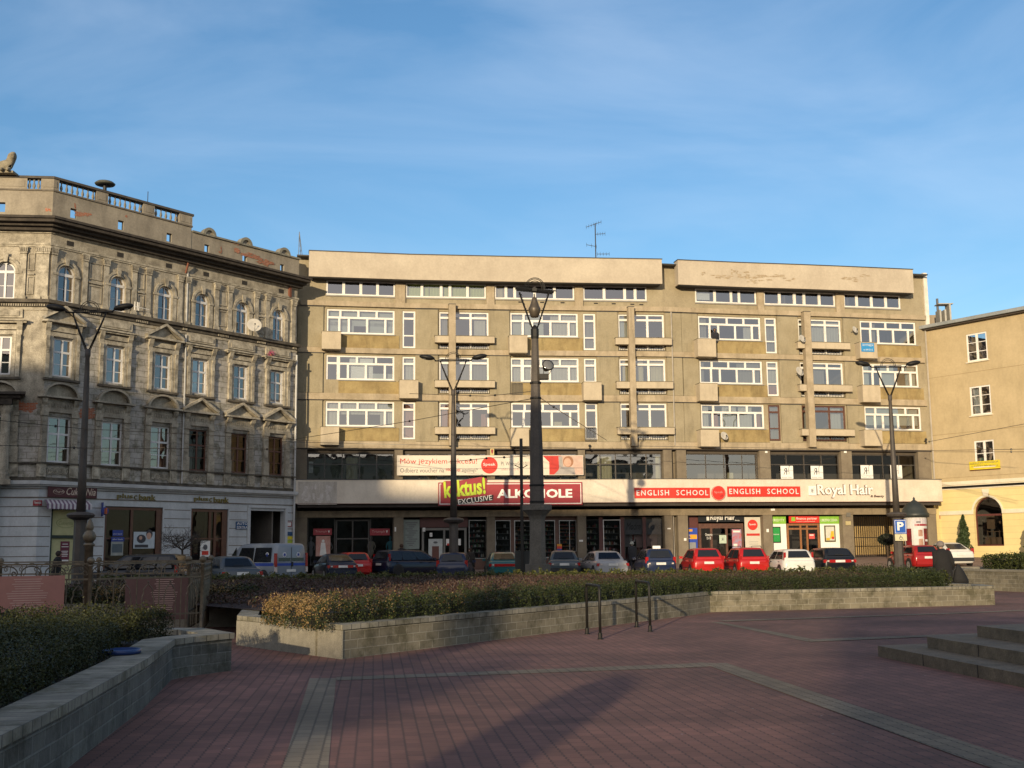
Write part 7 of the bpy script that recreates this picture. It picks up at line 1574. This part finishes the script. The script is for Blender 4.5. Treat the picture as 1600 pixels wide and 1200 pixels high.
w.box(-.33,.33,-.02,.0,zm,z1_); bp=w.build('blue_plate',mat('sign_blue',(.01,.09,.42),.4,fine=0),t)
w=MB(); w.box(-.3,.3,-.023,-.021,zm+.03,zm+.05); w.box(-.3,.3,-.023,-.021,z1_-.05,z1_-.03); w.box(-.3,-.28,-.0232,-.0212,zm+.05,z1_-.05); w.box(.28,.3,-.0232,-.0212,zm+.05,z1_-.05); w.build('border',wht_t,bp)
w=MB(); vs0=len(w.v); text(w,'P',-.17,.19,zm+.18,z1_-.12,0,off=.03,th=.004); w.v=[(v[0],-.022-v[1],v[2]) for v in w.v]; w.build('lettering',wht_t,bp)
w=MB(); w.box(-.32,.32,-.02,.0,zb_,zm-.02); yp=w.build('yellow_plate',mat('plate_yellow',(.6,.55,.35),.5,fine=0),t); w=MB(); w.arch(.0,(zb_+zm)/2-.05,.07,.1,-.024,-.021,.3,5.5,14); w.tube([(-.02,-.022,zm-.07),(-.01,-.022,zm-.22),(.08,-.022,zm-.22),(.12,-.022,zm-.32)],.014,4); w.build('wheelchair_mark',grey_t,yp)
s_,a,b,z0_,z1_=panel(1448,822,1455,838,.4,.03,'wall_notice',white_m,'white notice with black lettering behind the advertising column','notice',P=PM) if False else (None,)*5
# ================================================================== PLANTS
def conifer(label,X,Y,z,h,r,n,seed):
    t=thing('conifer_shrub',label,'shrub',(X,Y,z),0,'conifers before the yellow building'); q=np.random.default_rng(seed)
    u=q.random(n)**.75; a=q.random(n)*2*PI; rr=r*(1-u)**.7*(.75+.3*np.sin(a*3+u*14)+.2*np.sin(a*5-u*31))*(.55+.45*q.random(n)**.4)*(1-.25*np.exp(-u*8)); P_=np.column_stack([X+rr*np.cos(a),Y+rr*np.sin(a),z+.1+u*h])
    c=np.array([.035,.055,.02])[None,:]*(1+.7*(q.random(n)-.5))[:,None]; leafmesh('crown',P_,.13,c,t,up=.9)
    w=MB(); w.tube([(0,0,0),(0,0,h*.8)],[.06,.015],6); w.build('trunk',mat('bark',(.09,.06,.04),.9,bump=.5,fine=.2),t); return t
p=at(1509,880,74.5); conifer('pointed green conifer standing left of the arched shop window',p[0],74.5,gz(p[0],74.5),2.75,.55,5000,1)
p=at(1613,880,70); conifer('conifer cut by the right edge of the frame beside the arched shop window',p[0],70,gz(p[0],70),2.3,.5,4000,2)
p=at(1386,843,72.5); t=thing('clipped_shrub','dark oval clipped shrub on a thin stem before the iron gate','shrub',(p[0],72.5,gz(p[0],72.5)+.12))
q=np.random.default_rng(9); d=q.normal(size=(5000,3)); d/=np.linalg.norm(d,axis=1)[:,None]; rr=(.75+.25*q.random(5000))[:,None]; zc_=p[2]
P_=np.array([p[0],72.5,zc_])+d*rr*np.array([.58,.45,.36]); leafmesh('crown',P_,.09,np.array([.012,.016,.009])[None,:]*(1+.6*(q.random(5000)-.5))[:,None],t)
w=MB(); w.ball((0,0,zc_-t.location.z),.45,12,8,sz=.68); w.build('dark_hull',mat('inner_hull_dark',(.022,.02,.012)),t); w=MB(); w.tube([(0,0,0),(0,0,zc_-t.location.z)],.03,6); w.build('trunk',mat('bark',(.09,.06,.04)),t)  # solid dark ball filling the inside of the crown
# bare little tree by the bank
p=at(284,880,56); tz=0; t=thing('bare_tree','small leafless tree with a dense twiggy crown between the two bank fronts','tree',(p[0],56,0)); bk=mat('dark_twigs',(.05,.04,.033),.9,fine=.2)
w=MB(); w.tube([(0,0,0),(.03,0,1.2),(0,.02,1.75)],[.07,.055,.05],7); w.build('trunk',bk,t)
w=MB(); rr_=random.Random(11)
def grow(p_,d_,l,r,dep):
    e_=p_+d_*l; m_=(p_+e_)/2+Vector([rr_.uniform(-1,1)*l*.08 for _ in range(3)]); w.tube([p_,m_,e_],[r,r*.85,r*.65],4,cap=False)
    if dep:
        for _ in range(4 if dep>2 else 3):
            nd=(d_+Vector((rr_.gauss(0,.55),rr_.gauss(0,.55),rr_.gauss(.02,.38)))).normalized(); grow(e_ if rr_.random()<.7 else m_,nd,l*rr_.uniform(.62,.85),r*.6,dep-1)
for k in range(7): a=2*PI*k/7; grow(Vector((0,.02,1.7)),Vector((math.cos(a)*.8,math.sin(a)*.8,.55)).normalized(),.5,.03,4)
w.build('crown',bk,t)
# ================================================================== ROOF AND FACADE FITTINGS
dish_m=mat('pale_dish',(.55,.52,.46),.6,fine=.05)
def dish(label,P,u,v,o,r,turn=0):
    a,z=P.px(u,v,o); q=P(a,o,z); t=thing('satellite_dish',label,'satellite dish',tuple(q),0,'satellite dishes on the facades'); R=Vector((math.sin(turn),-math.cos(turn),.35)).to_track_quat('Z','Y').to_matrix()
    w=MB(); w.lathe([(.001,-.09*r*2),(r*.5,-.06*r*2),(r,.0),(r*1.02,.01),(r*.98,.015),(r*.5,-.04*r*2),(.001,-.07*r*2)],(0,0,0),24); w.v=[tuple(R@Vector(x)) for x in w.v]; w.build('reflector',dish_m,t,smooth=True)
    w=MB(); w.tube([(0,0,-.12),(0,0,-.35)],.025,5); w.tube([(0,-r,0),(0,-r*.25,r*.7)],.014,5); w.v=[tuple(R@Vector(x)) for x in w.v]; w.build('mount',steel_m,t)
    w=MB(); w.ball((0,-r*.25,r*.72),.05,8,5); w.v=[tuple(R@Vector(x)) for x in w.v]; w.build('feed_horn',trim,t)
dish('large pale satellite dish on the tenement between two arched windows',PT,399,508,.7,.42,.35)
dish('satellite dish on the upper right loggia ledge',PM,1254,529,.8,.27,.6); dish('satellite dish on the middle right loggia ledge',PM,1249.5,580,.8,.32,.6)
dish('satellite dish at the upper right corner of the last wall panel',PM,1336,515,.5,.24,.6); dish('satellite dish beside the lowest planter box, right building part',PM,1132,681,.5,.28,.5)
def antenna(label,base,top,arms,name='roof_antenna'):
    t=thing(name,label,'antenna',tuple(base)); H=top; w=MB(); w.tube([(0,0,0),(0,0,H)],.035,6); w.build('mast',trim,t)
    for (z,l0,l1,tilt,n) in arms:
        w=MB(); w.tube([(l0,0,z+l0*tilt),(l1,0,z+l1*tilt)],.02,4)
        for k in range(n): x=l0+(l1-l0)*k/max(1,n-1); w.tube([(x,-.25,z+x*tilt-.1),(x,.25,z+x*tilt+.1)],.01,3); w.tube([(x,0,z+x*tilt-.14),(x,0,z+x*tilt+.14)],.01,3)
        w.build('aerial',trim,t)
p=at(931,404,75); antenna('tall television mast with four aerials on the roof above the middle',(p[0],75,19.85),at(931,349,75)[2]-19.85,[(at(931,350,75)[2]-19.85,-.6,.4,.35,7),(at(931,366,75)[2]-19.85,0,.65,.05,5),(at(931,385,75)[2]-19.85,-.6,.05,-.2,3),(at(931,397,75)[2]-19.85,.1,.9,0,5)])
p=at(467,405,72); t=thing('lattice_mast','thin tapering lattice mast at the joint of tenement and apartment block','mast',(p[0],72,19.0)); H=at(466,362,72)[2]-19.0
w=MB()
for (x,y) in((-.05,0),(.38,.1),(.15,.3)): w.tube([(x,y,0),(0,0,H)],.02,4)
for k in range(9): f=k/9; w.tube([(-.05*(1-f),0,H*f),(.38*(1-f),.1*(1-f),H*(f+.05)),(.15*(1-f),.3*(1-f),H*f)],.012,3)
w.build('lattice',steel_m,t)
p=at(556.5,393,75); w=MB(); w.lathe([(.14,0),(.14,1.0),(.2,1.02),(.2,1.06),(.12,1.08),(.12,1.14),(.22,1.15),(.22,1.3),(.02,1.36)],(p[0],75,19.85),12); solo(w,'flue_pipe',steel_m,'short steel flue pipe on the roof over the left parapet','flue')
# mushroom vent on the tenement, thin rod, little aerial, gargoyle sculpture
p=PT.px(153,293,-1.2); q=PT(p[0],-1.2,0); t=thing('roof_cowl','dark mushroom shaped cowl above the balustrade','roof cowl',(q[0],q[1],18.4)); zc_=at(155,284,q[1])[2]-18.4
w=MB(); w.tube([(0,0,0),(0,0,zc_-.1)],.1,10); w.build('pipe',trim,t); w=MB(); w.lathe([(.2,zc_-.2),(.5,zc_-.18),(.54,zc_-.12),(.42,zc_-.02),(.2,zc_+.05),(.01,zc_+.07)],(0,0,0),18); w.build('cap',mat('patinated_cap',(.08,.085,.07),.7,fine=.2),t,smooth=True)
q=PT(9.6,-1,0); w=MB(); w.tube([(q[0],q[1],18.4),(q[0],q[1],21.4)],.02,5); solo(w,'lightning_rod',trim,'thin lightning rod above the third balustrade section','rod')
t=thing('wall_aerial','small white aerial on a short arm under the second arched window','antenna',tuple(PT(8.75,.3,14.5))); o_=ORG[t.name]
w=MB(PT); w.tube([(8.4,.3,14.5),(9.35,.35,14.45)],.015,4); w.build('boom',white_m,t,org=o_); w=MB(PT)
for x in(8.5,8.65,8.75): w.tube([(x,.3,14.3),(x,.3,14.75)],.02,4)
w.build('element',white_m,t,org=o_)
q=at(18,262,55.3); t=thing('stone_sculpture','weathered stone sculpture of a crouching lion on the corner of the balustrade','sculpture',(q[0]-.3,55.6,20.42)); sm_=mat('weathered_sculpture',(.3,.26,.18),.95,(.17,.15,.11),4,bump=.8,fine=.3)
V=[];E_=[];R_=[]
def sv(x,y,z,r,par=None): 
    V.append((x,y,z)); R_.append(r); 
    if par is not None: E_.append((par,len(V)-1))
    return len(V)-1
a0=sv(-1.2,.0,.28,.3); a1=sv(-.7,0,.32,.3,a0); a2=sv(-.1,-.05,.38,.28,a1); a3=sv(.15,-.1,.6,.22,a2); a4=sv(.22,-.14,.85,.23,a3); a5=sv(.3,-.22,.98,.17,a4); a6=sv(.34,-.4,.86,.09,a5)
for s2 in(-.16,.16): b=sv(.0+s2,-.3,.18,.11,a2); sv(.05+s2,-.62,.08,.08,b); c_=sv(-1.1,s2-.2,.14,.14,a0); sv(-.85,s2-.25,.07,.08,c_)
for s2 in(-.1,.1): sv(.28+s2,-.15,1.1,.05,a5)
me=bpy.data.meshes.new('lion'); me.from_pydata(V,E_,[]); ob=bpy.data.objects.new('figure',me); COL.objects.link(ob); sk=ob.modifiers.new('s','SKIN'); sk.use_smooth_shade=True
for i,s2 in enumerate(me.skin_vertices[0].data): s2.radius=(R_[i],R_[i]); s2.use_root=(i==0)
ob.modifiers.new('u','SUBSURF').levels=2; evalmesh(ob); ob.data.materials.clear(); ob.data.materials.append(sm_); ob.parent=t
w=MB(); w.box(-1.5,.4,-.35,.3,-.01,.1); w.build('plinth',sm_,t)
# facade bracket for the wires
for (u,v,P,o,lb) in [(921.5,699,PM,.35,'small dark wire bracket under the first floor band, right of the middle column'),(1447,689,PM,.4,'pale wire anchor at the far right corner of the apartment block')]:
    a,z=P.px(u,v,o); q=P(a,o,z); w=MB(); w.tube([(q[0],q[1]+.35,q[2]),(q[0],q[1],q[2])],.03,5); w.ball((q[0],q[1],q[2]+.1),.09,8,5); w.ball((q[0],q[1],q[2]-.1),.07,8,5); solo(w,'wire_bracket',trim,lb,'bracket')
# pink flowers on the tenement ledge
q=PT.px(426,553,.4); t=thing('flower_pot','bunch of pink flowers on the last window hood of the tenement','flowers',tuple(PT(q[0],.3,13.04))); qq=np.random.default_rng(3); P_=np.array(PT(q[0],.3,13.2))+qq.normal(size=(160,3))*np.array([.11,.08,.09]); leafmesh('petals',P_,.07,np.tile(np.array([.4,.05,.16]),(160,1)),t)
w=MB(); w.lathe([(.06,0),(.09,.13),(.001,.13)],(0,0,0),10); w.build('pot',mat('terracotta',(.3,.12,.06),.9),t)
